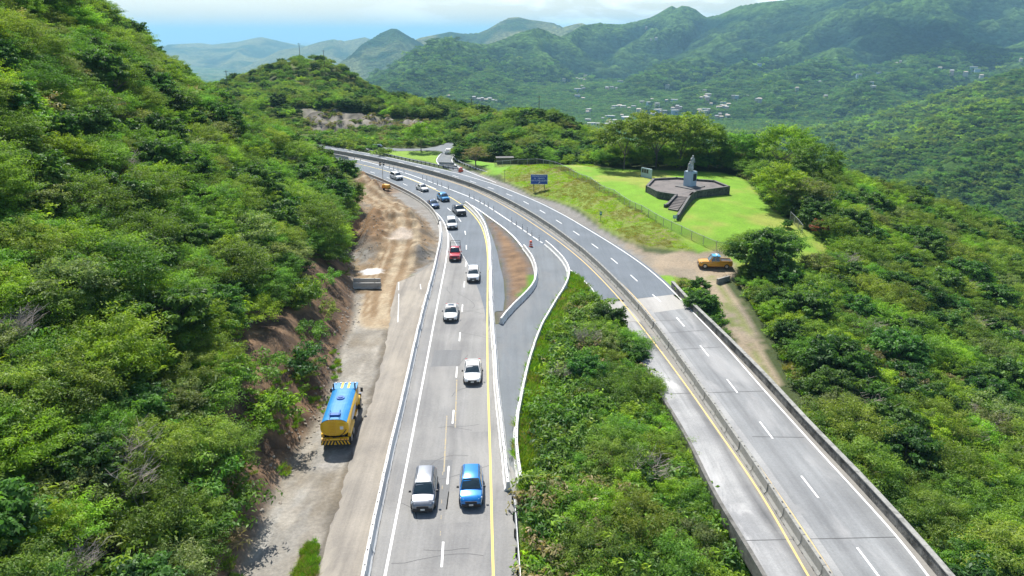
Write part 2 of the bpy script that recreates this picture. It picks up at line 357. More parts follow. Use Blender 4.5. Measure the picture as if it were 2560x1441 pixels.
P_trail = UL([(1545,604),(1640,640),(1700,640),(1755,645),(1800,640),(1840,660),(1835,690),(1795,695),(1812,740),(1850,790),(1890,850),(1925,930),(1905,930),(1868,870),(1835,815),(1795,770),(1775,735),(1745,710),(1700,690),(1660,690)])
hill_np = np.array(hill_poly)
def zg(x, y):
    x = np.asarray(x, float); y = np.asarray(y, float)
    z = rbf(x, y)
    dh = sdist(x, y, hill_poly)
    hz = 0.98 * np.minimum(dh, 5) + 0.52 * np.clip(dh - 5, 0, 20) + 0.93 * np.clip(dh - 25, 0, 27) + 0.30 * np.clip(dh - 52, 0, 60)
    hz = hz * (1 - .22 * sstep(195, 250, y))
    hz = hz + (fbm(x / 14, y / 14, 4, 3) - 0.5) * 6.0 * sstep(3, 18, dh) + (fbm(x / 3.0, y / 3.0, 3, 8) - 0.5) * 1.6 * sstep(0, 2, dh)
    z = np.where(dh > 0, hz, z)
    for fp in flat_polys:
        s = sdist(x, y, fp)
        z = z * (1 - sstep(-1.6, 0.2, s))
    s = sdist(x, y, P_side); z = z * (1 - sstep(-3, 0.2, s)) 
    # dirt works: spoil heaps and ruts
    s = sdist(x, y, P_dirt)
    m = sstep(0.0, 3.0, s)
    heap = np.zeros_like(z)
    for (hx, hy), rr, hh in [(U(890, 462), 6, 2.6), (U(925, 474), 5.5, 2.4), (U(950, 488), 4.5, 1.4), (U(1010, 520), 4, 1.0), (U(1050, 555), 4, 1.3), (U(1070, 590), 4.2, 1.5), (U(1060, 640), 4, 1.4), (U(945, 600), 9, 1.7), (U(925, 560), 8, 2.0), (U(960, 570), 5, 1.0), (U(905, 625), 4, 1.2)]:
        heap += hh * np.exp(-((x - hx) ** 2 + (y - hy) ** 2) / rr ** 2)
    z = z + m * (heap * (0.6 + 0.8 * fbm(x / 2.2, y / 2.2, 3, 5)) + (fbm(x / 1.6, y / 1.6, 3, 9) - 0.5) * 0.9 + (ridged(x / 1.0 , y / 3.0, 2, 19) - 0.6) * 0.45)
    isl_p = sdist(x, y, P_island); z = z + sstep(0, 2, isl_p) * ((fbm(x / 1.5, y / 1.5, 3, 21) - 0.5) * 0.5 + 0.1)
    far = sstep(330, 420, np.hypot(x, y))
    z = z + (fbm(x / 22, y / 22, 3, 41) - 0.5) * 5 * far
    return z - 0.05
P_island = UL([(1206,534),(1222,545),(1256,569),(1285,596),(1305,621),(1324,645),(1335,667),(1340,690),(1337,713),(1318,737),(1287,767),(1262,790),(1250,806),(1242,840),(1240,810),(1240,779),(1258,778),(1262,745),(1259,700),(1250,665),(1243,630),(1230,590),(1215,556)])
P_lawn = UL([(1195,410),(1240,408),(1300,402),(1400,408),(1480,425),(1560,430),(1620,432),(1800,432),(1870,450),(1930,520),(2000,545),(2080,580),(2080,600),(1990,640),(1940,640),(1850,632),(1790,622),(1740,602),(1680,571),(1600,527),(1530,487),(1470,452),(1420,427),(1380,416),(1340,410),(1290,410),(1240,420)], 2.6)
P_bank = UL([(1165,404),(1200,418),(1240,440),(1262,456),(1330,491),(1400,511),(1440,530),(1500,573),(1560,606),(1620,628),(1700,640),(1760,640),(1800,642),(1860,650),(1990,650),(1990,600),(1900,560),(1600,500),(1400,400),(1240,400),(1190,396)])
P_tri = UL([(905,379),(950,378.5),(1040,377),(1098,380),(1104,384),(1092,397),(1092,405),(1100,412),(1060,402),(1000,392.5),(950,384)])
P_bankfar = UL([(700,330),(820,352),(870,364),(1000,370),(1090,364),(1115,353),(1160,348),(1185,345),(1185,230),(700,230)])
P_gravB = [tuple(p) for p in edgeR if p[1] > 100][::1]
P_gravB = UL([(1690,733),(1700,700),(1640,655),(1560,612),(1500,575),(1400,513),(1330,494),(1262,460),(1215,442),(1180,428),(1150,430),(1240,462),(1351,510),(1419,546),(1517,604),(1573,640),(1622,676)])
# ground: one sheet, finer where the earthworks are
def axis(segs):
    r = [segs[0][0]]
    for a, b, s in segs:
        n = max(1, int(round((b - a) / s))); r += list(a + (b - a) * np.arange(1, n + 1) / n)
    return np.array(r)
gx = axis([(-340, -120, 4), (-120, -52, 1.6), (-52, -7, .42), (-7, 50, .8), (50, 90, 1.3), (90, 150, 2.2), (150, 260, 5)])
gy = axis([(6, 36, 1.5), (36, 100, .6), (100, 182, .5), (182, 260, 1.3), (260, 460, 2.4), (460, 580, 6)])
X, Y = np.meshgrid(gx, gy); GZ = zg(X.ravel(), Y.ravel()).reshape(X.shape)
def zq(x, y):
    "height of the ground sheet, bilinear"
    x = np.atleast_1d(np.asarray(x, float)); y = np.atleast_1d(np.asarray(y, float))
    i = np.clip(np.searchsorted(gx, x) - 1, 0, len(gx) - 2); j = np.clip(np.searchsorted(gy, y) - 1, 0, len(gy) - 2)
    fx = np.clip((x - gx[i]) / (gx[i + 1] - gx[i]), 0, 1); fy = np.clip((y - gy[j]) / (gy[j + 1] - gy[j]), 0, 1)
    return (GZ[j, i] * (1 - fx) + GZ[j, i + 1] * fx) * (1 - fy) + (GZ[j + 1, i] * (1 - fx) + GZ[j + 1, i + 1] * fx) * fy
def zat(x, y): return float(zq(x, y)[0])
xf, yf = X.ravel(), Y.ravel()
col = np.tile(np.array([[0.055, 0.075, 0.025]]), (len(xf), 1))
n1 = fbm(xf / 1.3, yf / 1.3, 3, 71); n2 = fbm(xf / 5, yf / 5, 3, 72); n3 = fbm(xf / 0.9, yf / 0.9, 2, 73)
def paint(mask, c, c2=None, nn=None):
    global col
    c = np.array(c)[None, :3]
    if c2 is not None: c = c * (1 - nn[:, None]) + np.array(c2)[None, :3] * nn[:, None]
    mk = np.clip(mask, 0, 1)[:, None]; col = col * (1 - mk) + c * mk
dh = sdist(xf, yf, hill_poly)
cut_ = barL[barL[:, 1] > 100]
SOIL = (0.185, 0.115, 0.066); SOIL2 = (0.080, 0.052, 0.034)
paint(sstep(-1.0, 0.6, dh) * (1 - sstep(7, 11, dh + (n2 - .5) * 6 - 3 * ((yf > 50) & (yf < 98)))), SOIL, SOIL2, sstep(.35, .65, n3))
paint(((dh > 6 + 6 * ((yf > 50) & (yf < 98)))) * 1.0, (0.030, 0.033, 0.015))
# gravel yard left of the road
P_yard = [p for p in foot if p[1] < 105] + UL([(1000, 705), (1090, 655), (1095, 800), (1000, 1100), (900, 1441), (890, 1530)])
yd = sdist(xf, yf, P_yard)
paint(sstep(-.8, .5, yd), (0.275, 0.250, 0.208), (0.325, 0.300, 0.258), sstep(.3, .7, n2))
paint(sstep(0, .5, yd) * sstep(.52, .6, fbm(xf / 1.1, yf / 2.2, 4, 190)) * .6, (0.30, 0.29, 0.265))
paint(sstep(0, .5, yd) * sstep(.60, .66, ridged(xf / 1.5, yf / 6, 3, 191)) * .35, (0.10, 0.09, 0.075))
paint((1 - sstep(.25, .7, line_dist(xf, yf, P_apron[:14]) + (n1 - .5) * .8)) * .8, (0.10, 0.085, 0.065))
paint(sstep(0, .5, yd) * sstep(.58, .8, fbm(xf / 3, yf / 7, 4, 90)) * .7, (0.170, 0.140, 0.100))
paint((1 - sstep(5.5, 7, line_dist(xf, yf, cut_[::3]))) * (yf > 104) * (dh < 0), (0.24, 0.23, 0.21), (0.19, 0.18, 0.165), n1)
dd = sdist(xf, yf, P_dirt) + (n1 - .5) * 1.5
paint(sstep(-.4, .4, dd), (0.225, 0.160, 0.095), (0.150, 0.105, 0.060), sstep(.35, .65, n1))
for (hx, hy), rr in [(U(905, 462), 6.5), (U(945, 478), 5), (U(930, 560), 7), (U(950, 600), 7)]:
    paint(np.exp(-(((xf - hx) ** 2 + (yf - hy) ** 2) / rr ** 2) ** 2) * .9, (0.205, 0.122, 0.060), (0.150, 0.090, 0.045), sstep(.35, .65, n1))
def rock(c, rr, cA=(0.079, 0.076, 0.066), cB=(0.158, 0.152, 0.139), a=.9):
    hx, hy = c; paint(np.exp(-((((xf - hx) / rr[0]) ** 2 + ((yf - hy) / rr[1]) ** 2)) ** 2) * a * sstep(.3, .5, n1), cA, cB, sstep(.4, .6, n3))
rock(U(1062, 638), (3.2, 6)); rock(U(1070, 600), (2, 7), (0.132, 0.112, 0.086), (0.198, 0.178, 0.145), .6); rock(U(893, 618), (2.6, 3.5), (0.023, 0.023, 0.023), (0.106, 0.099, 0.092)); rock(U(895, 645), (3.0, 4), (0.145, 0.132, 0.112), (0.224, 0.218, 0.198))
rock(U(945, 510), (4.5, 4), (0.132, 0.119, 0.099), (0.238, 0.224, 0.198), .7); rock(U(1042, 545), (1.6, 9), (0.165, 0.132, 0.099), (0.264, 0.244, 0.211), .6)
trk = UL([(882,474),(905,490),(940,500),(965,512),(985,540),(1003,575),(1008,605),(1000,640),(985,670),(970,700),(960,735),(955,800)])
td = line_dist(xf, yf, trk)
paint((1 - sstep(2.2, 3.4, td + (n1 - .5))) * (dh < 0), (0.360, 0.290, 0.195), (0.290, 0.220, 0.140), sstep(.4, .6, n1))
for off in (-1.6, -1.1, .9, 1.4, 2.3):
    tl = offset_line(smooth_line(trk, 1.5), off); paint((1 - sstep(.15, .4, line_dist(xf, yf, tl[::2]))) * .75, (0.178, 0.112, 0.056))
P_pud = UL([(968,617),(985,603),(1010,596),(1030,601),(1032,612),(1010,616),(990,618),(970,620)]); paint(sstep(-.4, .3, sdist(xf, yf, P_pud)), (0.409, 0.343, 0.277))
P_wht = UL([(898,680),(915,672),(940,669),(955,676),(962,683),(930,686),(905,686)]); paint(sstep(-.3, .3, sdist(xf, yf, P_wht) + (n3 - .5) * .8), (0.541, 0.528, 0.508))
P_chalk = UL([(790,1165),(815,1148),(845,1150),(840,1170),(815,1175)]); paint(sstep(-.6, .6, sdist(xf, yf, P_chalk) + (n3 - .5)) * .7, (0.363, 0.343, 0.317))
P_verge = [(0.5, 20), (0.6, 44), (1.2, 60), (3.5, 75), (7, 92), (10, 103), (13, 103), (14, 92), (10, 80), (8, 60), (6, 40), (6, 20)]
paint(sstep(-.5, .5, sdist(xf, yf, P_verge)), (0.198, 0.178, 0.158), (0.073, 0.132, 0.020), sstep(.25, .45, n2))
isd = sdist(xf, yf, P_island); paint(sstep(-.3, .3, isd), (0.224, 0.139, 0.076), (0.152, 0.096, 0.056), sstep(.35, .65, n1))
paint(sstep(-.3, .1, isd) * (1 - sstep(.2, 1.6, isd + (n1 - .5) * 1.2)), (0.112, 0.106, 0.102))
pg = UL([(1335, 690), (1332, 715), (1310, 738)]); paint((1 - sstep(.4, 1.1, line_dist(xf, yf, pg))) * 1.0, (0.079, 0.198, 0.013))
bk = sdist(xf, yf, P_bank); paint(sstep(-.6, .8, bk + (n1 - .5)), (0.172, 0.238, 0.040), (0.185, 0.190, 0.060), sstep(.42, .62, fbm(xf / 6, yf / 6, 4, 91)))
paint(sstep(-.6, .8, bk) * (1 - sstep(160, 178, yf)) * (xf < 40) * 0.0, (0, 0, 0))
lw = sdist(xf, yf, P_lawn); paint(sstep(-.8, .8, lw), (0.150, 0.290, 0.022), (0.240, 0.285, 0.050), sstep(.40, .66, fbm(xf / 8, yf / 8, 3, 93)))
paint(sstep(-.6, .6, sdist(xf, yf, P_tri) ), (0.178, 0.290, 0.033))
pv = UL([(1165,404),(1240,440),(1262,450),(1235,415),(1200,396),(1165,384),(1140,390)]); paint(sstep(-.6, .6, sdist(xf, yf, pv)), (0.145, 0.304, 0.026))
paint(sstep(-.6, .6, sdist(xf, yf, P_bankfar)), (0.066, 0.086, 0.023), (0.106, 0.132, 0.033), n2)
gv = sdist(xf, yf, P_gravB); paint(sstep(-.4, .4, gv), (0.238, 0.224, 0.205), (0.185, 0.178, 0.165), n1)
tl = sdist(xf, yf, P_trail) + (n1 - .5) * 2.0; paint(sstep(-.6, .8, tl), (0.304, 0.244, 0.172), (0.244, 0.205, 0.152), sstep(.35, .65, n2))
paint((1 - sstep(.9, 1.6, line_dist(xf, yf, TRAIL[:-1]) + (n1 - .5))) , (0.30, 0.245, 0.17), (0.24, 0.2, 0.15), sstep(.35, .65, n2))
paint((1 - sstep(.15, .5, line_dist(xf, yf, TRAIL) + (n1 - .5))) * .7, (0.16, 0.19, 0.05))
gp = UL([(1640,690),(1665,683),(1700,690),(1745,712),(1720,712),(1690,705),(1685,730)]); paint(sstep(-.3, .4, sdist(xf, yf, gp)), (0.158, 0.290, 0.026))
mp_ = UL([(1812,745),(1840,790)]); paint((1 - sstep(.15, .5, line_dist(xf, yf, mp_) + (n1 - .5))) * .8, (0.145, 0.185, 0.046))
# rock cut above the highway
P_rock = [UR(px, py, r)[:2] for px, py, r in [(745,258,306),(800,258,306),(880,264,304),(960,280,301),(1075,288,297),(1070,306,290),(980,306,288),(900,300,290),(850,318,284),(790,325,282),(770,290,294)]]
rk = sdist(xf, yf, P_rock); paint(sstep(-1.5, 1.5, rk + (n2 - .5) * 4), (0.235, 0.212, 0.172), (0.065, 0.060, 0.050), sstep(.42, .58, fbm(xf / 1.8, yf / 3.2, 4, 95)))
rel = sstep(-1, 2, rk) * (ridged(X.ravel() / 4, Y.ravel() / 4, 3, 96) - .6) * 5.0 + sstep(-1, 2, rk) * (fbm(X.ravel() / 1.6, Y.ravel() / 2.5, 3, 98) - .5) * 3.5
GZ = GZ + rel.reshape(GZ.shape)
ny, nx = X.shape
idx = np.arange(nx * ny).reshape(ny, nx)
F = np.stack([idx[:-1, :-1], idx[:-1, 1:], idx[1:, 1:], idx[1:, :-1]], -1).reshape(-1, 4)
ground_mat = attr_mat('ground_soil_grass', nscale=0.35, nvar=0.16, fine=3.5, fvar=0.22, bump=0.10, bscale=2.2)
link('ground', mesh_np('ground', np.c_[xf, yf, GZ.ravel()], F, ground_mat, col, smooth=True), kind='structure')

# ------------------------------------------------------------------ pavements
def road_mat(name, c1, c2, patch=None, track=0.25, stains=0.5, oil=()):
    m = bpy.data.materials.new(name); m.use_nodes = True; t = m.node_tree; b = t.nodes['Principled BSDF']; K = t.links.new
    b.inputs['Roughness'].default_value = 0.85; b.inputs['Specular IOR Level'].default_value = 0.3
    tcn = N(t, 'ShaderNodeTexCoord')
    def nz(sc_, det=6, rough=.6, vec=None, dist=0.0):
        n = N(t, 'ShaderNodeTexNoise', i={'Scale': sc_, 'Detail': det, 'Roughness': rough, 'Distortion': dist}); K(vec if vec else tcn.outputs['Object'], n.inputs['Vector']); return n.outputs[0]
    def mr(src, a, b_, c, d):
        n = N(t, 'ShaderNodeMapRange', i={'From Min': a, 'From Max': b_, 'To Min': c, 'To Max': d}); K(src, n.inputs[0]); return n.outputs[0]
    def mixc(f, a, b_, bt='MIX'):
        n = N(t, 'ShaderNodeMix', data_type='RGBA', blend_type=bt)
        if isinstance(f, float): n.inputs[0].default_value = f
        else: K(f, n.inputs[0])
        for s_, v in ((6, a), (7, b_)):
            if isinstance(v, tuple): n.inputs[s_].default_value = v
            else: K(v, n.inputs[s_])
        return n.outputs[2]
    # streaks along the travel direction use the uv (u = metres across, v = metres along)
    uvm = N(t, 'ShaderNodeMapping', i={'Scale': (1.6, 0.05, 1)}); K(tcn.outputs['UV'], uvm.inputs[0])
    base = mixc(mr(nz(0.16, 5), .38, .62, 0, 1), c1, c2)
    st = mr(nz(1.0, 5, .6, uvm.outputs[0]), .3, .7, 1 - track, 1 + track * .6); base = mixc(1.0, base, st, 'MULTIPLY')
    fine = mr(nz(5.0, 6, .75), .3, .7, .86, 1.12); base = mixc(1.0, base, fine, 'MULTIPLY')
    if patch:
        uv2 = N(t, 'ShaderNodeMapping', i={'Scale': (0.32, 0.09, 1)}); K(tcn.outputs['UV'], uv2.inputs[0])
        pm = mr(nz(1.0, 7, .62, uv2.outputs[0], .6), .5, .62, 0, stains); base = mixc(pm, base, patch)
    if oil:
        sx = N(t, 'ShaderNodeSeparateXYZ'); K(tcn.outputs['UV'], sx.inputs[0])
        for uc, sg, am in oil:
            a1 = N(t, 'ShaderNodeMath', operation='SUBTRACT', i={1: uc}); K(sx.outputs[0], a1.inputs[0]); a2 = N(t, 'ShaderNodeMath', operation='ABSOLUTE'); K(a1.outputs[0], a2.inputs[0])
            wv_ = N(t, 'ShaderNodeMapping', i={'Scale': (.2, .12, 1)}); K(tcn.outputs['UV'], wv_.inputs[0])
            f_ = mr(a2.outputs[0], 0, sg, 1, 0); g_ = mr(nz(1.0, 4, .6, wv_.outputs[0]), .3, .6, .35, 1)
            mu = N(t, 'ShaderNodeMath', operation='MULTIPLY'); K(f_, mu.inputs[0]); K(g_, mu.inputs[1]); mu2 = N(t, 'ShaderNodeMath', operation='MULTIPLY', i={1: am}); K(mu.outputs[0], mu2.inputs[0])
            base = mixc(mu2.outputs[0], base, (.05, .05, .052, 1))
    K(base, b.inputs['Base Color'])
    bp = N(t, 'ShaderNodeBump', i={'Strength': 0.6, 'Distance': 0.02}); K(nz(9.0, 6, .7), bp.inputs['Height']); K(bp.outputs[0], b.inputs['Normal'])
    return m
M_conc = road_mat('worn_concrete_lane', (0.261, 0.256, 0.244, 1), (0.205, 0.202, 0.197, 1), (0.321, 0.308, 0.287, 1), .14, .35, oil=((3.4, 1.1, .22), (6.9, 1.1, .22)))
M_apron = road_mat('dusty_concrete_apron', (0.290, 0.262, 0.222, 1), (0.225, 0.205, 0.178, 1), (0.340, 0.305, 0.250, 1), .24, .6)
M_asph = road_mat('blue_grey_asphalt', (0.148, 0.169, 0.192, 1), (0.127, 0.147, 0.166, 1), None, .12)
M_ramp = road_mat('grey_asphalt_ramp', (0.161, 0.178, 0.191, 1), (0.139, 0.154, 0.166, 1), (0.235, 0.225, 0.209, 1), .12, .25)
M_deck = road_mat('mottled_deck_concrete', (0.265, 0.272, 0.272, 1), (0.216, 0.222, 0.224, 1), (0.374, 0.368, 0.359, 1), .2, .5, oil=((2.9, 1.0, .3), (6.4, 1.0, .3)))
M_deckL = road_mat('bleached_deck_concrete', (0.36, 0.36, 0.352, 1), (0.26, 0.262, 0.262, 1), (0.50, 0.49, 0.475, 1), .22, .85, oil=((2.7, .8, .75),))
M_new = road_mat('new_pale_concrete', (0.370, 0.357, 0.330, 1), (0.318, 0.307, 0.291, 1), (0.423, 0.409, 0.391, 1), .08, .5)
M_should = road_mat('dusty_shoulder', (0.254, 0.242, 0.220, 1), (0.204, 0.195, 0.178, 1), (0.288, 0.271, 0.237, 1), .1, .4)
M_white = pbr('white_road_paint', (0.78, 0.78, 0.76, 1), .6, var=.08, vscale=2, dirt=(.45, .44, .42, 1), dscale=1.5, dpos=(.62, .8))
M_white_worn = pbr('worn_white_paint', (0.58, 0.58, 0.56, 1), .7, var=.12, vscale=2, dirt=(.3, .3, .3, 1), dscale=2.5, dpos=(.5, .7))
M_yellow = pbr('yellow_road_paint', (0.80, 0.60, 0.10, 1), .6, var=.08, vscale=2)
M_yellow_worn = pbr('faded_yellow_paint', (0.68, 0.47, 0.17, 1), .7, var=.12, vscale=2, dirt=(.4, .37, .3, 1), dscale=2.0, dpos=(.5, .75))
M_patch = [road_mat('patch_dark', (.175, .177, .177, 1), (.165, .168, .17, 1), None, .1), road_mat('patch_pale', (.26, .255, .24, 1), (.24, .235, .225, 1), None, .1)]
def resample_n(q, n):
    q = np.asarray(q); d = np.r_[0, np.cumsum(np.hypot(*np.diff(q, axis=0).T))]; s = np.linspace(0, d[-1], n)
    return np.c_[np.interp(s, d, q[:, 0]), np.interp(s, d, q[:, 1])], d[-1]
def between(name, A, B, z, mat, nu=6, parent=None, **k):
    "surface between two lines"
    n = int(max(len(A), len(B))); a, la = resample_n(A, n); b, _ = resample_n(B, n)
    co = []; uv = []
    for i in range(n):
        for j in range(nu + 1):
            f = j / nu; p = a[i] * (1 - f) + b[i] * f; co.append((p[0], p[1], z)); uv.append((f * np.hypot(*(a[i] - b[i])), i / n * la))
    id_ = np.arange(n * (nu + 1)).reshape(n, nu + 1)
    F = np.stack([id_[:-1, :-1], id_[:-1, 1:], id_[1:, 1:], id_[1:, :-1]], -1).reshape(-1, 4)
    me = mesh_np(name, co, F, mat, uv=uv)
    if me.polygons[0].normal.z < 0: me.flip_normals()
    return link(name, me, parent, **k)
def sheet(name, poly, z, mat, parent=None, **k):
    me = bpy.data.meshes.new(name); me.from_pydata([(p[0], p[1], z) for p in poly], [], [list(range(len(poly)))]); me.update()
    if me.polygons[0].normal.z < 0: me.flip_normals()
    uvl = me.uv_layers.new(name='UVMap')
    for li, lp in enumerate(me.loops):
        v = me.vertices[lp.vertex_index].co; uvl.data[li].uv = (v.x, v.y)
    me.materials.append(mat); return link(name, me, parent, **k)
def cut(q, y0=None, y1=None, x0=None):
    q = np.asarray(q); m = np.ones(len(q), bool)
    if y0 is not None: m &= q[:, 1] >= y0
    if y1 is not None: m &= q[:, 1] <= y1
    return q[m]
def ribbon(mb, q, wdt, z, off=0.0, dash=None, phase=0.0, mi=0):
    q = np.asarray(q); q = offset_line(q, off) if off else q
    d = np.r_[0, np.cumsum(np.hypot(*np.diff(q, axis=0).T))]
    runs = [(0, d[-1])] if dash is None else [(s, min(s + dash[0], d[-1])) for s in np.arange(phase, d[-1] - .5, dash[1])]
    for s0, s1 in runs:
        ss = np.arange(s0, s1, .9); ss = np.r_[ss, s1] if len(ss) == 0 or s1 - ss[-1] > .05 else ss
        p = np.c_[np.interp(ss, d, q[:, 0]), np.interp(ss, d, q[:, 1])]
        if len(p) < 2: continue
        l = offset_line(p, -wdt / 2); r = offset_line(p, wdt / 2); n = len(p)
        mb.add([(a[0], a[1], z) for a in l] + [(a[0], a[1], z) for a in r], [(i, n + i, n + i + 1, i + 1) for i in range(n - 1)], mi)
Z1, Z2, Z3, Z4, Z5 = 0.0, 0.005, 0.010, 0.015, 0.020
# left carriageway (worn concrete near, asphalt from the bend on)
ja = random.Random(12); e0 = smooth_line(P_apron[:12], .7, 0); jag = [(p[0] + ja.uniform(-.12, .12) + .10 * math.sin(p[1] * .9) * math.sin(p[1] * .23), p[1]) for p in e0]
sheet('apron', jag + P_apron[12:], Z1, M_apron, kind='structure')
ar = np.vstack([[(0.45, 20), (0.35, 44)], barR[:-14]]); al = cut(barL, 24)
extR = np.vstack([[(-0.1, 24), (0.1, 44)], cut(barR, 45)])
road = between('road', al, np.vstack([[(0.5, 24), (0.45, 45), (0.3, 52)], cut(barR, 53)[:-2], yelA[-18:]]), Z2, M_conc, 10, kind='structure')
asp = UL([(1124,560),(1124,586),(1135,604),(1147,626),(1165,655),(1182,690),(1200,735),(1211,775),(1218,822),(1226,812)]) + [tuple(p) for p in cut(barR, 84, 400)] + [tuple(p) for p in yelA[-14:]] + [tuple(p) for p in cut(edgeL, 134, 400)[::-1]]
asp = UL([(1122,584),(1135,604),(1147,626),(1165,655),(1182,690),(1200,735),(1211,775),(1218,822)]) + [(p[0], p[1]) for p in cut(barR, 84, 400)] + [tuple(p) for p in yelA[-14:]] + [tuple(p) for p in cut(barL, 136, 400)[::-1]] + [tuple(p) for p in cut(edgeL, 128, 138)[::-1]]
sheet('asphalt_overlay', asp, Z3, M_asph, road)
# far side carriageways: asphalt north of the viaduct
strip = [tuple(p) for p in cut(barR, 84, 400)]
Bpoly = [tuple(p) for p in cut(barR, 151, 400)] + [tuple(p) for p in yelA[-14:]] + [(-150, 300), (-120, 290)] + [tuple(p) for p in offset_line(edgeR, .5)[::-1] if p[1] > 94.5] + UL([(1588, 747), (1500, 757)]) + UL([(1432, 686), (1400, 648), (1362, 612)]) + [tuple(p) for p in rampR[::-1] if p[1] > 117.5] + [tuple(p) for p in curb]
Bpoly = [tuple(p) for p in cut(barR, 152, 400)] + [tuple(p) for p in yelA[-14:]] + [(-150, 300), (-120, 290)] + [tuple(p) for p in offset_line(edgeR, .5)[::-1] if p[1] > 94.5] + UL([(1588, 747), (1502, 757)]) + UL([(1430, 684), (1399, 652), (1362, 615)]) + UL([(1308, 622)]) + [tuple(p) for p in curb[1:]]
far_road = sheet('highway', Bpoly, Z1 - .002, M_asph, kind='structure')
ramp_poly = UL([(1362, 615)]) + [tuple(p) for p in rampR[::-1]] + [(0.6, 53.0), (-0.1, 50)] + [tuple(p) for p in cut(barR, 50.5, 83.5)] + [(-2.2, 84)] + [tuple(p) for p in isl]
sheet('ramp', ramp_poly, Z1, M_ramp, kind='structure')
strip_poly = [tuple(p) for p in cut(barR, 86, 150)] + UL([(1194,522),(1205,533),(1215,555),(1230,590),(1243,630),(1250,665),(1259,700),(1262,745),(1258,778),(1240,779)])
sheet('asphalt_strip', strip_poly, Z1 + .002, M_asph, road)
sheet('side_road', P_side, Z1 + .001, M_ramp, kind='structure')
# viaduct: slab with edge beams
def slab_between(name, A, B, zt, th, mat, parent=None, nu=6, **k):
    n = max(len(A), len(B)); a, la = resample_n(A, n); b, _ = resample_n(B, n); co = []; uv = []
    for lev in (zt, zt - th):
        for i in range(n):
            for j in range(nu + 1):
                f = j / nu; p = a[i] * (1 - f) + b[i] * f; co.append((p[0], p[1], lev)); uv.append((f * np.hypot(*(a[i] - b[i])), i / n * la))
    id_ = np.arange(2 * n * (nu + 1)).reshape(2, n, nu + 1); T, Bm = id_[0], id_[1]
    q = lambda I: np.stack([I[:-1, :-1], I[:-1, 1:], I[1:, 1:], I[1:, :-1]], -1).reshape(-1, 4)
    F = np.vstack([q(T), q(Bm)[:, ::-1], np.stack([T[:-1, 0], T[1:, 0], Bm[1:, 0], Bm[:-1, 0]], -1), np.stack([T[:-1, -1], Bm[:-1, -1], Bm[1:, -1], T[1:, -1]], -1),
                   np.stack([T[0, :-1], Bm[0, :-1], Bm[0, 1:], T[0, 1:]], -1), np.stack([T[-1, :-1], T[-1, 1:], Bm[-1, 1:], Bm[-1, :-1]], -1)])
    me = mesh_np(name, co, F, mat, uv=uv)
    bm = bmesh.new(); bm.from_mesh(me); bmesh.ops.recalc_face_normals(bm, faces=bm.faces); bm.to_mesh(me); bm.free()
    return link(name, me, parent, **k)
dB = cut(deckL, 20, 92); pB = np.array([p for p in parap if 20 < p[1] < 93.5]); mB = np.array([p for p in medB if 20 < p[1] < 93])
M_beam = pbr('stained_beam_concrete', (0.16, 0.155, 0.14, 1), .9, var=.3, vscale=1.5, bump=.03, bscale=4, dirt=(.06, .06, .05, 1), dscale=.8)
deck = slab_between('viaduct', dB, offset_line(pB, .1), -0.01, 1.1, M_beam, kind='structure')
between('deck_surface', dB, mB, Z1, M_deckL, 6, deck); between('deck_surface', mB, pB, Z1 - .001, M_deck, 8, deck)
eb = MB()
for i in range(len(dB) - 1):
    p, q = dB[i], dB[i + 1]; L_ = math.dist(p, q); eb.box(((p[0] + q[0]) / 2 - .16, (p[1] + q[1]) / 2, -.45), (L_ + .02, .3, 1.2), math.atan2(q[1] - p[1], q[0] - p[0]))
eb.build('edge_beam', M_beam, deck)
# pale slab at the end of the viaduct
tr = UL([(1500, 757), (1551, 753), (1612, 806), (1537, 806)]); sheet('end_slab', tr, Z2, M_new, deck)
tr = UL([(1586, 748), (1682, 737), (1722, 770), (1636, 782), (1622, 790)]); sheet('end_slab', tr, Z2, M_new, deck)
sh = between('shoulder', offset_line(cut(edgeR, 20, 97), .1), np.vstack([pB, [(22.6, 97)]]), Z2 + .001, M_should, 3, deck)
cbl = cut(medB, 20, 400); between('median_strip', offset_line(cbl, -1.0), offset_line(cbl, .55), Z3 + .001, M_should, 2, deck)
# deck joints, pale strip beside the median
jm_ = MB()
for (xa, ya), (xb, yb) in (((1850, 1352), (2246, 1343)), ((1640, 986), (1915, 978)), ((1600, 880), (1800, 868)), ((1540, 806), (1716, 800)), ((1880, 1092), (2010, 1094)), ((1560, 842), (1760, 826))):
    p0, p1 = U(xa, ya), U(xb, yb); ribbon(jm_, [p0, p1], .06, Z3 + .003)
jm_.build('expansion_joint', pbr('joint_dark', (.11, .11, .108, 1), .9), deck)
pst = MB(); ribbon(pst, cut(medY2, 20, 90), .55, Z2 + .002, off=.42); pst.build('pale_strip', M_deckL, deck)
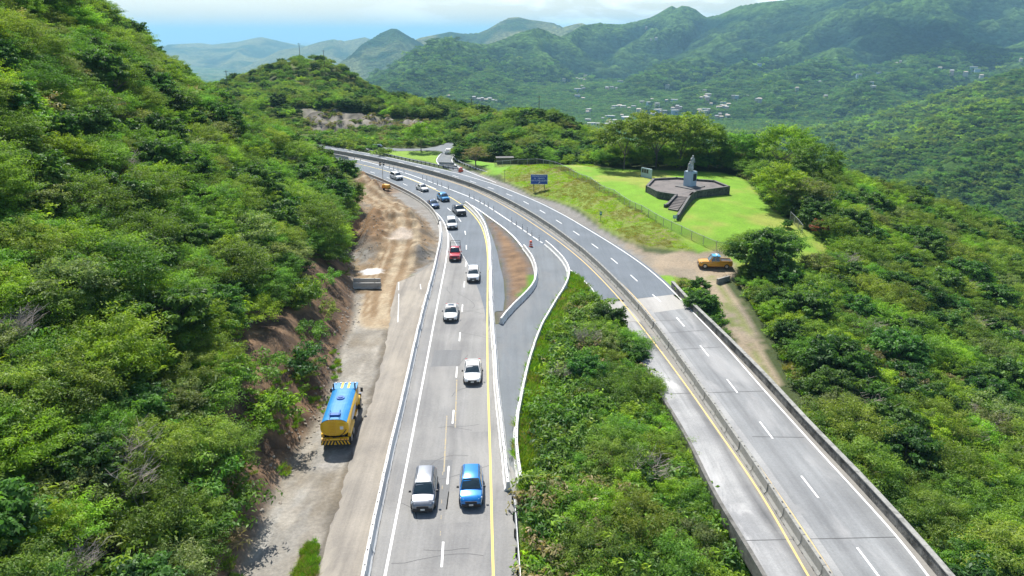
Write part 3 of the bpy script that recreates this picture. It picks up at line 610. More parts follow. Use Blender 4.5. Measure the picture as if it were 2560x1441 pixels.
# tar-sealed cracks and repair patches
cr1 = random.Random(9); ck = MB()
for k in range(26):
    yy = cr1.uniform(40, 130); xx = cr1.uniform(-8.8, -1.5) if k % 2 else cr1.uniform(-8.5, -3); a = cr1.choice((0, 1.57)) + cr1.uniform(-.25, .25); pts_ = [(xx, yy)]
    for j in range(cr1.randint(4, 9)):
        a += cr1.uniform(-.45, .45); pts_.append((pts_[-1][0] + math.cos(a) * .8, pts_[-1][1] + math.sin(a) * .8))
    pts_ = [p for p in pts_ if -9.2 < p[0] < -1.2]
    if len(pts_) > 2: ribbon(ck, pts_, .05, Z3 + .002)
ck.build('sealed_crack', pbr('tar_seal', (.075, .075, .075, 1), .7), road)
for k, (xx, yy, a, b) in enumerate(((-6.3, 50, 1.4, 3.5), (-3.2, 63, 1.1, 5.0), (-7.2, 74, 1.6, 2.2), (-4.1, 47, .9, 2.0))):
    sheet('repair_patch', [(xx - a, yy - b), (xx + a, yy - b + .2), (xx + a - .1, yy + b), (xx - a, yy + b)], Z3 - .002, M_patch[k % 2], road)
# painted lines
mw = MB(); ribbon(mw, edgeL, .17, Z4); 
dl = smooth_line(UL([(1101,1480),(1104,1406),(1122,1160),(1135,1020),(1143.5,905),(1151,826),(1157,757),(1161.6,702),(1165,655),(1166.3,615),(1164.5,583),(1155,555),(1132,531),(1105,510),(1075.5,491.5),(1044,477),(1014,462),(982,449),(919,427.5),(884,419),(846.7,411),(790,400)]))
ribbon(mw, dl, .15, Z4, dash=(2.6, 9.6), phase=2.3)
mw.build('lane_marking', M_white, road)
my = MB(); ribbon(my, cut(yelA, 20, 400), .17, Z4); my.build('edge_line', M_yellow, road)
mo = MB(); ribbon(mo, UL([(1110, 1180), (1117, 1040)]), .12, Z4 - .002); ribbon(mo, UL([(1138, 1070), (1142, 950)]), .12, Z4 - .002); ribbon(mo, UL([(1101, 1340), (1107, 1180)]), .06, Z4 - .002, dash=(.5, 1.9)); mo.build('old_marking', pbr('scrubbed_yellow', (.42, .33, .17, 1), .8, var=.2, vscale=3, dirt=(.24, .235, .225, 1), dscale=3.0, dpos=(.42, .6)), road)
m3 = MB(); ribbon(m3, UL([(994.5, 806), (996, 775), (997, 735)]), .13, Z2 + .004); ribbon(m3, UL([(996.5, 726), (997, 706)]), .13, Z2 + .004); ribbon(m3, UL([(1052.5, 724), (1050.5, 711)]), .13, Z2 + .004); ribbon(m3, UL([(1056, 780), (1055.5, 765)]), .13, Z2 + .004)
ribbon(m3, UL([(1124,583),(1136,603),(1148,625),(1166,654),(1183,689)]), .09, Z4)
m3.build('worn_marking', M_white_worn, road)
hw = MB(); ribbon(hw, edgeR, .17, Z4)
dr = smooth_line(UL([(2240,1500),(2160,1390),(2010,1200),(1896,1050),(1806,934),(1736,846),(1671,770),(1613.6,722.5),(1563.8,676),(1516.8,636.7),(1471,604),(1428,574.7),(1389,549.8),(1352,527),(1316.6,507.8),(1280.8,490.3),(1241,476),(1202.8,462),(1140,441),(1088,427.6),(1040,416),(990,404),(940,393),(893,384),(846,375.5),(800,366)]))
ribbon(hw, dr, .16, Z4, dash=(3.0, 8.8), phase=2.0)
ribbon(hw, curb, .25, Z4); ribbon(hw, post_line, .22, Z4 - .001)
ribbon(hw, UL([(1425, 675), (1448, 690), (1480, 722), (1500, 757)]), .15, Z4)
ribbon(hw, barR[-30:], .22, Z4 - .001); 
hw.build('lane_marking', M_white, far_road)
hy = MB(); ribbon(hy, medY, .16, Z5); ribbon(hy, cut(medY2, 20, 125), .16, Z5); hy.build('edge_line', M_yellow_worn, far_road)
hw2 = MB(); ribbon(hw2, cut(medY2, 125, 400), .13, Z5); hw2.build('edge_line', M_white, far_road)
sw = MB(); ribbon(sw, smooth_line(UL([(1158,374),(1140,385),(1129,397),(1130,407),(1150,421),(1184,435),(1240,457)]), 1, 1), .18, Z4); ribbon(sw, smooth_line(UL([(1104,383),(1093,395),(1090,403),(1098,413)]), 1, 1), .18, Z4); sw.build('edge_line', M_white, far_road)
# ------------------------------------------------------------------ far terrain
AZ0, AZ1, NAZ, NR = R(-46), R(46), 1300, 800
az = np.linspace(AZ0, AZ1, NAZ); rr_ = np.exp(np.linspace(math.log(210), math.log(46000), NR))
def crest(pts):
    a = []; r = []; z = []
    for px, py, rg in pts:
        x, y, zz = UR(px, py, rg); a.append(math.atan2(x, y)); r.append(rg); z.append(zz)
    o = np.argsort(a); return np.array(a)[o], np.array(r)[o], np.array(z)[o]
RIDGES = [  # crest points, front slope, back slope, spur amplitude, spur size, kind
    ([(2000,520,640),(2150,500,660),(2245,470,680),(2330,430,700),(2430,365,740),(2560,310,780),(2800,210,820)], .42, .5, 16, 120, 0),
    ([(1900,425,900),(2100,395,940),(2200,352,980),(2305,305,1030),(2400,270,1050),(2480,255,1060),(2560,248,1080),(2800,190,1100)], .40, .45, 26, 170, 0),
    ([(1600,360,1200),(1780,332,1300),(1900,331,1350),(1980,328,1400),(2080,310,1430),(2180,290,1480),(2300,252,1500),(2430,215,1520),(2560,176,1550),(2800,100,1600)], .33, .4, 40, 240, 0),
    ([(860,262,2000),(940,216,2150),(985,172,2300),(1010,155,2400),(1045,122,2500),(1075,104,2550),(1105,96,2600),(1150,101,2700),(1190,108,2800),(1220,111,2900),(1260,96,3000),(1300,80,3050),(1335,72,3100),(1365,82,3150),(1400,92,3200),(1430,78,3300),(1455,62,3500),(1500,58,3700),(1560,60,3900),(1595,52,4000),(1625,44,4000),(1645,34,4000),(1665,22,4000),(1680,14,4000),(1692,21,4000),(1705,14,4000),(1722,16,4000),(1740,24,4000),(1765,46,4000),(1800,36,3900),(1850,14,3900),(1900,6,3800),(1960,0,3800),(2060,-14,3800),(2200,-40,3800),(2350,-60,3900),(2560,-60,4000),(2800,-60,4000)], .28, .35, 95, 480, 1),
    ([(830,170,4200),(880,135,4300),(905,110,4400),(930,96,4500),(955,80,4600),(978,70,4600),(992,71,4600),(1010,82,4600),(1030,94,4600),(1060,110,4700),(1120,130,4700),(1250,140,4800)], .26, .35, 50, 520, 2),
    ([(1000,115,5600),(1050,94,5600),(1090,86,5600),(1125,79,5600),(1160,84,5600),(1195,82,5700),(1220,72,5700),(1245,57,5700),(1270,45,5800),(1295,43,5800),(1325,50,5800),(1350,53,5800),(1385,58,5800),(1420,72,5900),(1450,82,6000),(1600,90,6000),(1800,100,6000)], .27, .35, 60, 600, 2),
    ([(1380,80,5000),(1410,68,5000),(1440,60,5000),(1455,58,5000),(1480,68,5000),(1510,80,5000)], .3, .35, 40, 400, 2),
    ([(700,125,8000),(760,116,8000),(800,104,8000),(830,98,8000),(860,102,8100),(885,97,8100),(912,92,8100),(935,100,8100),(960,106,8100),(1100,115,8000)], .2, .25, 40, 700, 2),
    ([(420,112,10500),(500,108,10500),(530,112,10500),(565,108,10500),(600,104,10500),(625,98,10500),(645,94,10500),(655,93.5,10500),(680,99,10500),(710,106,10500),(740,112,10500),(790,119,10500)], .12, .2, 40, 900, 2),
    ([(360,230,3600),(480,205,3800),(560,200,4000),(640,225,4000),(760,240,4000)], .2, .2, 40, 420, 1),
]
def far_h(A, Rg):
    x, y = Rg * np.sin(A), Rg * np.cos(A)
    px_ = (A) / R(1)
    # floor: plain by the sea on the left, village valley in the middle and on the right
    f_left = np.interp(Rg, [200, 450, 1500, 3500, 5500, 12000, 26000, 32000, 60000], [-40, -95, -220, -285, -300, -305, -316, -330, -340])
    f_right = np.interp(Rg, [200, 300, 600, 1100, 1500, 1900, 2600, 3500, 9000, 26000, 32000, 60000], [-60, -85, -135, -165, -170, -160, -128, -130, -290, -316, -330, -340])
    wl = sstep(-13, -7, px_)
    h = f_left * (1 - wl) + f_right * wl
    h = h + (fbm(x / 260, y / 260, 4, 101) - .5) * 26 * sstep(300, 700, Rg) * (1 - sstep(20000, 26000, Rg))
    kind = np.zeros_like(h)
    for i, (pts, sf, sb, amp, wl_, kd) in enumerate(RIDGES):
        a, r, z = crest(pts)
        d0 = np.interp(A, a, r) - Rg
        A_ = A + (fbm(x / (wl_ * 1.3) + i, y / (wl_ * 1.3), 3, 700 + i) - .5) * .16 * sstep(0, wl_ * 1.6, np.abs(d0))
        rc = np.interp(A_, a, r); zc = np.interp(A_, a, z)
        out = np.maximum(a[0] - A, A - a[-1]); out = np.maximum(out, 0) * rc
        d = rc - Rg
        sp = ridged(x / wl_ + i * 5.3, y / wl_ + i * 2.1, 5, 200 + i * 50)
        slope_f = sf * (0.75 + .5 * fbm(x / (wl_ * 1.5), y / (wl_ * 1.5), 3, 300 + i))
        hh = zc - np.where(d > 0, d * slope_f * (1 - .25 * sstep(0, rc * .5, d)), -d * sb) - out * .45
        hh = hh + (sp - .72) * amp * 2.1 * sstep(0.0, wl_ * .9, np.abs(d)) 
        hh = hh + (ridged(x / (wl_ * .25), y / (wl_ * .25), 3, 500 + i) - .6) * amp * .18 * sstep(0, wl_ * .2, np.abs(d))
        kind = np.where(hh > h, kd, kind); h = np.maximum(h, hh)
    for i, (pts, w_) in enumerate(SPURS):
        P3 = [UR(*q) for q in pts]
        wx = x + (fbm(x / 240, y / 240, 4, 801 + i) - .5) * 150; wy = y + (fbm(x / 240, y / 240, 4, 831 + i) - .5) * 150
        best = np.full(x.shape, -1e9)
        for (ax, ay, az_), (bx, by, bz) in zip(P3[:-1], P3[1:]):
            dx, dy = bx - ax, by - ay; L2 = dx * dx + dy * dy; t_ = np.clip(((wx - ax) * dx + (wy - ay) * dy) / L2, 0, 1)
            dd_ = np.hypot(wx - ax - t_ * dx, wy - ay - t_ * dy); best = np.maximum(best, az_ + (bz - az_) * t_ - w_ * dd_ ** 1.0)
        best = best + (ridged(x / 150, y / 150, 4, 850 + i) - .6) * 52
        k_ = 14.0; m_ = np.maximum(h, best); h = np.where(np.abs(h - best) < 3 * k_, m_ + k_ * np.exp(-np.abs(h - best) / k_) * .35, m_)
        kind = np.where(best > m_ - 1, 1, kind)
    return h, kind
SPURS = [([(1960,0,3750),(1880,70,3400),(1800,115,3000),(1700,165,2600),(1620,205,2300)], .42), ([(2150,-20,3750),(2050,62,3300),(1950,120,2900),(1850,180,2500),(1760,225,2200),(1700,252,2000)], .42),
    ([(2350,-40,3800),(2250,52,3300),(2150,112,2900),(2050,162,2500),(1960,210,2200),(1880,252,1950)], .42), ([(2560,-20,3700),(2450,82,3200),(2350,132,2800),(2250,172,2400),(2130,225,2000)], .42),
    ([(1705,18,3950),(1640,82,3600),(1570,132,3200),(1500,172,2900),(1430,205,2600)], .45), ([(1500,60,3650),(1440,122,3300),(1380,172,2900),(1300,217,2500)], .45), ([(1335,74,3050),(1290,120,2800),(1240,165,2500),(1200,210,2200),(1150,240,1900)], .48),
    ([(1105,98,2550),(1080,140,2400),(1050,180,2150),(1010,217,1900)], .5), ([(1215,113,2850),(1180,142,2600),(1130,185,2300),(1090,225,2000)], .48), ([(1765,48,3950),(1760,110,3500),(1690,150,3100),(1640,190,2700)], .42), ([(1595,54,3950),(1540,110,3500),(1480,150,3200)], .45)]
AA, RR = np.meshgrid(az, rr_, indexing='ij')
HF, KF = far_h(AA, RR)
HF = np.where(HF > 330, 330 + (HF - 330) * .3, HF); print('top', HF.max())
XF, YF = RR * np.sin(AA), RR * np.cos(AA)
inn = (XF > gx[0]) & (XF < gx[-1]) & (YF < gy[-1])
# stay well under the near ground sheet
ZN = zq(np.clip(XF, gx[0], gx[-1]).ravel(), np.clip(YF, gy[0], gy[-1]).ravel()).reshape(XF.shape)
edge_d = np.minimum.reduce([XF - gx[0], gx[-1] - XF, gy[-1] - YF])
HF = np.where(inn, np.minimum(HF, ZN - 1.0 - 14 * sstep(0, 40, edge_d)), HF)
def zfar(x, y):
    a = np.arctan2(x, y); r = np.hypot(x, y)
    i = np.clip((a - AZ0) / (AZ1 - AZ0) * (NAZ - 1), 0, NAZ - 1.001); j = np.clip((np.log(r) - math.log(210)) / (math.log(46000) - math.log(210)) * (NR - 1), 0, NR - 1.001)
    i0 = i.astype(int); j0 = j.astype(int); fi, fj = i - i0, j - j0
    return (HF[i0, j0] * (1 - fi) + HF[i0 + 1, j0] * fi) * (1 - fj) + (HF[i0, j0 + 1] * (1 - fi) + HF[i0 + 1, j0 + 1] * fi) * fj
def boxblur(A, n, ax):
    k = n // 2; P_ = np.concatenate([np.repeat(np.take(A, [0], ax), k + 1, ax), A, np.repeat(np.take(A, [-1], ax), k, ax)], ax); c = np.cumsum(P_, ax)
    a_ = np.take(c, range(n, c.shape[ax]), ax); b_ = np.take(c, range(0, c.shape[ax] - n), ax); return (a_ - b_) / n
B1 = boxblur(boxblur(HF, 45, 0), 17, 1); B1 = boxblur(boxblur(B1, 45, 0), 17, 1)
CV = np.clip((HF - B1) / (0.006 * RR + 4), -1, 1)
def conv_at(x, y):
    a = np.arctan2(x, y); r = np.hypot(x, y)
    i = np.clip((a - AZ0) / (AZ1 - AZ0) * (NAZ - 1), 0, NAZ - 1).astype(int); j = np.clip((np.log(r) - math.log(210)) / (math.log(46000) - math.log(210)) * (NR - 1), 0, NR - 1).astype(int)
    return CV[i, j]
# colours: woods, lighter grassland on ridges, sunlit crests and shaded folds painted in, pale dry grass on the far hills, fields near the village
cx_, cy_ = XF.ravel(), YF.ravel(); kf = KF.ravel(); rf = RR.ravel()
g1 = fbm(cx_ / 330, cy_ / 330, 5, 601); g2 = fbm(cx_ / 90, cy_ / 90, 4, 602); g3 = ridged(cx_ / 520, cy_ / 520, 4, 603)
fc = np.tile(np.array([[0.026, 0.06, 0.016]]), (len(cx_), 1))
def fp(mask, c):
    global fc
    mk = np.clip(mask, 0, 1)[:, None]; fc = fc * (1 - mk) + np.array(c)[None] * mk
fp(sstep(.48, .66, g1 + (g2 - .5) * .5) * .8, (0.066, 0.119, 0.025))
fp(sstep(.62, .75, g3) * .5, (0.084, 0.133, 0.032))
fp((kf == 0) * (rf > 500) * .6, (0.075, 0.15, 0.022))
fp((kf == 0) * sstep(.45, .6, g1 + (g2 - .5) * .6) * (rf > 500) * .75, (0.084, 0.164, 0.021))
fp((kf == 2) * sstep(.30, .55, g1 + (g2 - .5) * .3) * (rf > 3500), (0.210, 0.210, 0.077))
fp((kf == 2) * sstep(.55, .7, g2) * .5 * (rf > 3500), (0.070, 0.098, 0.028))
pl = ((rf > 5000) & (AA.ravel() < R(-7)) & (kf != 2)); fp(pl * sstep(.3, .6, g2) * .9, (0.182, 0.210, 0.084))
fp((rf < 3500) * sstep(.70, .78, g2) * .5, (0.140, 0.189, 0.049))
cvf = CV.ravel(); fp(sstep(.05, .8, cvf + (g2 - .5) * .5) * .9 * (kf != 2), (0.125, 0.205, 0.036)); fp(sstep(.05, .8, -cvf) * .8, (0.012, 0.036, 0.016))  # light crests, dark folds: relief lighting put into the colour along with vegetation change
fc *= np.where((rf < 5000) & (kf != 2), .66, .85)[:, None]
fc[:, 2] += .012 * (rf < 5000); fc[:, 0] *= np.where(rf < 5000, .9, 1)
idf = np.arange(NAZ * NR).reshape(NAZ, NR)
Ff = np.stack([idf[:-1, :-1], idf[1:, :-1], idf[1:, 1:], idf[:-1, 1:]], -1).reshape(-1, 4)
far_mat = attr_mat('far_wooded_slopes', rough=1.0, nscale=0.02, nvar=0.22, fine=0.10, fvar=0.45, bump=9.0, bscale=0.06, spec=0.0)
t = far_mat.node_tree; b = t.nodes['Principled BSDF']; tcv = N(t, 'ShaderNodeTexCoord')
vo = N(t, 'ShaderNodeTexVoronoi', i={'Scale': 0.055}); vo.inputs['Randomness'].default_value = 1.0; t.links.new(tcv.outputs['Object'], vo.inputs['Vector'])
src = b.inputs['Base Color'].links[0].from_socket; sp_ = N(t, 'ShaderNodeSeparateColor'); t.links.new(vo.outputs['Color'], sp_.inputs[0])
mr_ = N(t, 'ShaderNodeMapRange', i={'To Min': 0.55, 'To Max': 1.35}); t.links.new(sp_.outputs[0], mr_.inputs[0])
mm_ = N(t, 'ShaderNodeMix', data_type='RGBA', blend_type='MULTIPLY'); mm_.inputs[0].default_value = 1.0; t.links.new(src, mm_.inputs[6]); t.links.new(mr_.outputs[0], mm_.inputs[7]); t.links.new(mm_.outputs[2], b.inputs['Base Color'])
b1 = b.inputs['Normal'].links[0].from_node; b2 = N(t, 'ShaderNodeBump', i={'Strength': 1.0, 'Distance': 7.0}); b2.invert = True; t.links.new(vo.outputs['Distance'], b2.inputs['Height']); t.links.new(b1.outputs[0], b2.inputs['Normal']); t.links.new(b2.outputs[0], b.inputs['Normal'])
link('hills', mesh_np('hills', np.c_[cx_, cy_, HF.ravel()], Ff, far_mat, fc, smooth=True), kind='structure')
# sea
sm = bpy.data.materials.new('sea_water'); sm.use_nodes = True; b = sm.node_tree.nodes['Principled BSDF']
b.inputs['Base Color'].default_value = (0.01, 0.10, 0.22, 1); b.inputs['Roughness'].default_value = 0.25
t = sm.node_tree; tn = N(t, 'ShaderNodeTexCoord'); nz = N(t, 'ShaderNodeTexNoise', i={'Scale': 0.02, 'Detail': 5.0}); bp = N(t, 'ShaderNodeBump', i={'Distance': 3.0, 'Strength': .6})
t.links.new(tn.outputs['Object'], nz.inputs['Vector']); t.links.new(nz.outputs[0], bp.inputs['Height']); t.links.new(bp.outputs[0], b.inputs['Normal'])
sv = [(-180000, 15000, -322), (180000, 15000, -322), (180000, 190000, -322), (-180000, 190000, -322)]
me = bpy.data.meshes.new('sea'); me.from_pydata(sv, [], [(0, 1, 2, 3)]); me.materials.append(sm); link('sea', me, kind='structure')
# haze: one closed box of even air round everything
hm = bpy.data.materials.new('haze_air'); hm.use_nodes = True; t = hm.node_tree; t.nodes.clear()
pv_ = N(t, 'ShaderNodeVolumePrincipled', i={'Color': (0.42, 0.76, 1.0, 1), 'Density': 0.000092, 'Anisotropy': 0.0}); mo_ = N(t, 'ShaderNodeOutputMaterial'); t.links.new(pv_.outputs[0], mo_.inputs['Volume'])
mb = MB(); mb.box((0, 0, 0), (1, 1, 1)); me = mb.mesh('haze', hm)
hz = link('haze', me, kind='stuff', label='pale blue haze over valley and mountains', cat='haze')
ztop = float(HF.max()) + 20
hz.scale = (380000, 400000, ztop + 345); hz.location = (0, 0, (ztop - 345) / 2)
# ------------------------------------------------------------------ vegetation
def leaf_mat(name, trans=0.45, hue=0.028, val=0.3, rough=0.5):
    m = bpy.data.materials.new(name); m.use_nodes = True; t = m.node_tree; t.nodes.clear(); K = t.links.new
    at = N(t, 'ShaderNodeAttribute', attribute_name='Col'); oi = N(t, 'ShaderNodeObjectInfo')
    hs = N(t, 'ShaderNodeHueSaturation')
    mr = N(t, 'ShaderNodeMapRange', i={'To Min': 0.5 - hue, 'To Max': 0.5 + hue * .35}); K(oi.outputs['Random'], mr.inputs[0]); K(mr.outputs[0], hs.inputs['Hue'])
    m7 = N(t, 'ShaderNodeMath', operation='MULTIPLY', i={1: 7.31}); K(oi.outputs['Random'], m7.inputs[0]); fr = N(t, 'ShaderNodeMath', operation='FRACT'); K(m7.outputs[0], fr.inputs[0])
    mv = N(t, 'ShaderNodeMapRange', i={'To Min': 1 - val, 'To Max': 1 + val}); K(fr.outputs[0], mv.inputs[0]); K(mv.outputs[0], hs.inputs['Value'])
    K(at.outputs['Color'], hs.inputs['Color'])
    df = N(t, 'ShaderNodeBsdfDiffuse'); tr = N(t, 'ShaderNodeBsdfTranslucent'); gl = N(t, 'ShaderNodeBsdfGlossy', i={'Roughness': rough, 'Color': (.8, .85, .8, 1)})
    tc_ = N(t, 'ShaderNodeMix', data_type='RGBA', blend_type='MULTIPLY'); tc_.inputs[0].default_value = 1.0; tc_.inputs[7].default_value = (1.25, 1.3, .55, 1)
    K(hs.outputs[0], df.inputs[0]); K(hs.outputs[0], tc_.inputs[6]); K(tc_.outputs[2], tr.inputs[0])
    a = N(t, 'ShaderNodeMixShader', i={0: trans}); K(df.outputs[0], a.inputs[1]); K(tr.outputs[0], a.inputs[2])
    b = N(t, 'ShaderNodeMixShader', i={0: 0.02}); K(a.outputs[0], b.inputs[1]); K(gl.outputs[0], b.inputs[2])
    o = N(t, 'ShaderNodeOutputMaterial'); K(b.outputs[0], o.inputs[0]); return m
M_leaf = leaf_mat('leaves'); M_blob = leaf_mat('far_canopy', trans=.2, hue=.03, val=.25)
M_grassb = leaf_mat('grass_blades', trans=.4, hue=.04, val=.2)
M_bark = pbr('bark', (0.17, 0.14, 0.11, 1), .9, var=.3, vscale=4, bump=.02, bscale=12)
M_twig = pbr('dry_twigs', (0.34, 0.29, 0.25, 1), .9, var=.2, vscale=4)
def quads(cen, nrm, size, asp, r_):
    "leaf-like diamonds: centre, facing normal, half length, aspect"
    n = len(cen); nrm = nrm / np.linalg.norm(nrm, axis=1)[:, None]
    t = r_.normal(size=(n, 3)); t -= (t * nrm).sum(1)[:, None] * nrm; t /= np.linalg.norm(t, axis=1)[:, None]
    b = np.cross(nrm, t); L_ = size[:, None]; W_ = (size * asp)[:, None]
    v = np.stack([cen - t * L_, cen + b * W_ - t * L_ * .1, cen + t * L_, cen - b * W_ - t * L_ * .1], 1)
    v[:, 0, 2] -= size * .15; v[:, 2, 2] -= size * .3
    return v.reshape(-1, 3)
PAL = {
    'mid': [(0.092, 0.205, 0.024), (0.13, 0.265, 0.028), (0.06, 0.145, 0.02)],
    'deep': [(0.05, 0.135, 0.022), (0.078, 0.18, 0.026), (0.034, 0.095, 0.018)],
    'lime': [(0.15, 0.29, 0.02), (0.2, 0.35, 0.026), (0.105, 0.22, 0.02)],
    'grey': [(0.13, 0.195, 0.055), (0.17, 0.225, 0.08), (0.095, 0.155, 0.042)],
    'dry': [(0.2, 0.2, 0.085), (0.25, 0.22, 0.115), (0.14, 0.185, 0.055)],
    'olive': [(0.12, 0.205, 0.026), (0.165, 0.25, 0.036), (0.08, 0.15, 0.022)],
    'red':   [(0.220, 0.070, 0.050), (0.120, 0.110, 0.030), (0.260, 0.080, 0.050)],
}
def crown_mesh(name, seed, rx=2.6, rz=1.9, cz=3.0, ncl=125, nl=95, leaf=.108, asp=.34, pal='mid', flat=.42, spread=.235, layered=False, droop=0.25):
    r_ = np.random.default_rng(seed)
    d = r_.normal(size=(ncl, 3)); d[:, 2] = np.abs(d[:, 2]) * 1.1 - .28; d /= np.linalg.norm(d, axis=1)[:, None]
    rad = r_.uniform(.55, 1.05, ncl) ** .6
    # uneven outline: a few lobes stick out, a few notches
    lob = r_.normal(size=(5, 3)); lob /= np.linalg.norm(lob, axis=1)[:, None]
    rad *= .66 + .48 * np.clip((d @ lob.T).max(1), 0, 1)
    cc = d * rad[:, None] * np.array([rx, rx, rz]) + np.array([0, 0, cz])
    if layered: cc[:, 2] = np.round(cc[:, 2] / .9) * .9 + r_.normal(0, .12, ncl)
    csz = r_.uniform(.7, 1.35, ncl) * rx * spread
    V = []; COLS = []
    pa = np.array(PAL[pal])
    for i in range(ncl):
        n = int(nl * (csz[i] / (rx * spread)) ** 2)
        q = r_.normal(size=(n, 3)); q /= np.linalg.norm(q, axis=1)[:, None]
        q[:, 2] = np.where(q[:, 2] < -.25, -q[:, 2], q[:, 2])
        rr = r_.uniform(.35, 1.0, n) ** .5
        ax = d[i] * np.array([1, 1, .35]) + r_.normal(0, .3, 3)
        p = cc[i] + q * rr[:, None] * csz[i] * np.array([.8, .8, flat]) + ax[None] * (r_.uniform(-.5, 1.5, (n, 1)) * csz[i] * .95)
        nr = q * np.array([.7, .7, .6]) + np.array([0, 0, .55]) + r_.normal(0, .38, (n, 3))
        V.append(quads(p, nr, leaf * r_.uniform(.6, 1.3, n), asp, r_))
        c = pa[r_.choice(3, p=[.5, .3, .2])] * r_.uniform(.85, 1.15)
        COLS.append(np.repeat(c[None] * r_.uniform(.75, 1.25, (n, 1)), 4, 0))
    V = np.vstack(V); COLS = np.vstack(COLS)
    me = mesh_np(name, V, np.arange(len(V)).reshape(-1, 4), M_leaf, COLS)
    return me, cc
def trunk_mesh(name, seed, cc, cz, r0=.13, nb=12, mat=None, wig=.25):
    r_ = random.Random(seed); mb = MB(); top = Vector((r_.uniform(-.2, .2), r_.uniform(-.2, .2), cz * .62))
    mb.tube([(0, 0, -.8), (0, 0, 0), top * .5 + Vector((r_.uniform(-wig, wig) * .5, 0, 0)), top], [r0 * 1.5, r0 * 1.25, r0, r0 * .75], 6)
    for k in range(nb):
        e = Vector(cc[r_.randrange(len(cc))]); s = top * r_.uniform(.55, 1.0); m = (s + e) * .5 + Vector((r_.uniform(-wig, wig), r_.uniform(-wig, wig), r_.uniform(0, .3)))
        mb.tube([s, m, e + (e - m) * .18], [r0 * .5, r0 * .3, r0 * .1], 4, cap=False)
    return mb.mesh(name, mat or M_bark, smooth=True, fix=False)
def bare_mesh(name, seed, h=3.2, n=70):
    "leafless thicket of twigs"
    r_ = random.Random(seed); mb = MB()
    for k in range(n):
        a = r_.uniform(0, 6.28); l = r_.uniform(.5, 1) * h; o = r_.uniform(.3, .95)
        p0 = Vector((r_.uniform(-.3, .3), r_.uniform(-.3, .3), r_.uniform(0, h * .4))); p1 = p0 + Vector((math.cos(a) * o, math.sin(a) * o, .8)) * l * .45; p2 = p1 + Vector((math.cos(a + r_.uniform(-.6, .6)) * o, math.sin(a + r_.uniform(-.6, .6)) * o, .6)) * l * .45
        mb.tube([p0, p1, p2], [.035, .022, .008], 3, cap=False)
        for q in range(3):
            b = r_.uniform(0, 6.28); s = p1.lerp(p2, r_.random()); mb.tube([s, s + Vector((math.cos(b), math.sin(b), .5)) * .6], [.014, .004], 3, cap=False)
    return mb.mesh(name, M_twig, fix=False)
for k_ in PAL: PAL[k_] = [(c_[0] * 1.27, c_[1] * 1.22, c_[2] * 1.2) for c_ in PAL[k_]]
PROT = []      # (crown mesh, trunk mesh, radius, kind word)
def proto(key, seed, word, **k):
    me, cc = crown_mesh('crown_' + key, seed, **k); tm = trunk_mesh('trunk_' + key, seed, cc, k.get('cz', 3.0)); PROT.append((me, tm, k.get('rx', 2.6), word)); return len(PROT) - 1
P_MID = [proto('mid%d' % i, 20 + i, 'leafy', rx=2.5 + .3 * i, rz=1.7 + .15 * i, cz=2.6 + .2 * i, pal=p) for i, p in enumerate(('mid', 'mid', 'olive'))]
P_DEEP = [proto('deep%d' % i, 40 + i, 'dark', rx=2.6, rz=2.1, cz=2.9, pal='deep', leaf=.2, asp=.5) for i in range(2)]
P_LIME = [proto('lime%d' % i, 50 + i, 'light', rx=2.4 + .4 * i, rz=1.5, cz=2.6, pal='lime', flat=.35, layered=bool(i)) for i in range(2)]
P_GREY = [proto('grey0', 60, 'greyish', rx=2.5, rz=1.7, cz=2.6, pal='grey', leaf=.13, ncl=120, nl=55, spread=.22)]
P_DRY = [proto('dry0', 70, 'dry', rx=2.2, rz=1.5, cz=2.3, pal='dry', leaf=.13, ncl=70, nl=40, spread=.22)]
P_BIG = [proto('big0', 80, 'tall', rx=4.6, rz=3.3, cz=5.4, pal='olive', ncl=150, nl=70, leaf=.21, spread=.19, flat=.38, layered=True),
         proto('big1', 81, 'tall', rx=4.3, rz=3.6, cz=5.6, pal='mid', ncl=140, nl=75, leaf=.2, spread=.2, flat=.5),
         proto('big2', 82, 'tall', rx=4.6, rz=2.6, cz=6.0, pal='lime', ncl=140, nl=70, leaf=.2, spread=.19, flat=.35, layered=True)]
P_RED = [proto('red0', 90, 'reddish', rx=1.6, rz=1.2, cz=1.8, pal='red', ncl=30, nl=50, leaf=.15)]
SH = [crown_mesh('shrub%d' % i, 100 + i, rx=1.3, rz=.85, cz=.65, ncl=22, nl=42, leaf=.14, pal=p, spread=.34, flat=.6)[0] for i, p in enumerate(('mid', 'olive', 'lime', 'deep', 'dry'))]
BARE = [bare_mesh('bare%d' % i, 110 + i) for i in range(2)]
def grass_mesh(name, seed, h=.7, n=130, rad=.55, pal=((.17, .36, .03), (.25, .42, .04), (.12, .26, .03))):
    r_ = np.random.default_rng(seed); a = r_.uniform(0, 6.28, n); o = r_.uniform(0, 1, n) ** .6 * rad; hh = h * r_.uniform(.5, 1.1, n)
    b = np.c_[np.cos(a) * o, np.sin(a) * o, np.zeros(n)]; ln = r_.normal(0, .35, (n, 2)) + np.c_[np.cos(a), np.sin(a)] * .35
    tip = b + np.c_[ln * hh[:, None], hh]; sd = np.c_[-np.sin(a + 1), np.cos(a + 1), np.zeros(n)] * .035; mid = (b * .45 + tip * .55) + np.array([0, 0, .1 * h])
    V = np.stack([b, mid + sd, tip, mid - sd], 1).reshape(-1, 3); c = np.array(pal)[r_.integers(0, 3, n)]
    return mesh_np(name, V, np.arange(len(V)).reshape(-1, 4), M_grassb, np.repeat(c, 4, 0))
GR = [grass_mesh('tuft%d' % i, 120 + i) for i in range(3)] + [grass_mesh('drytuft', 130, pal=((.30, .30, .09), (.34, .30, .14), (.22, .26, .07)))]
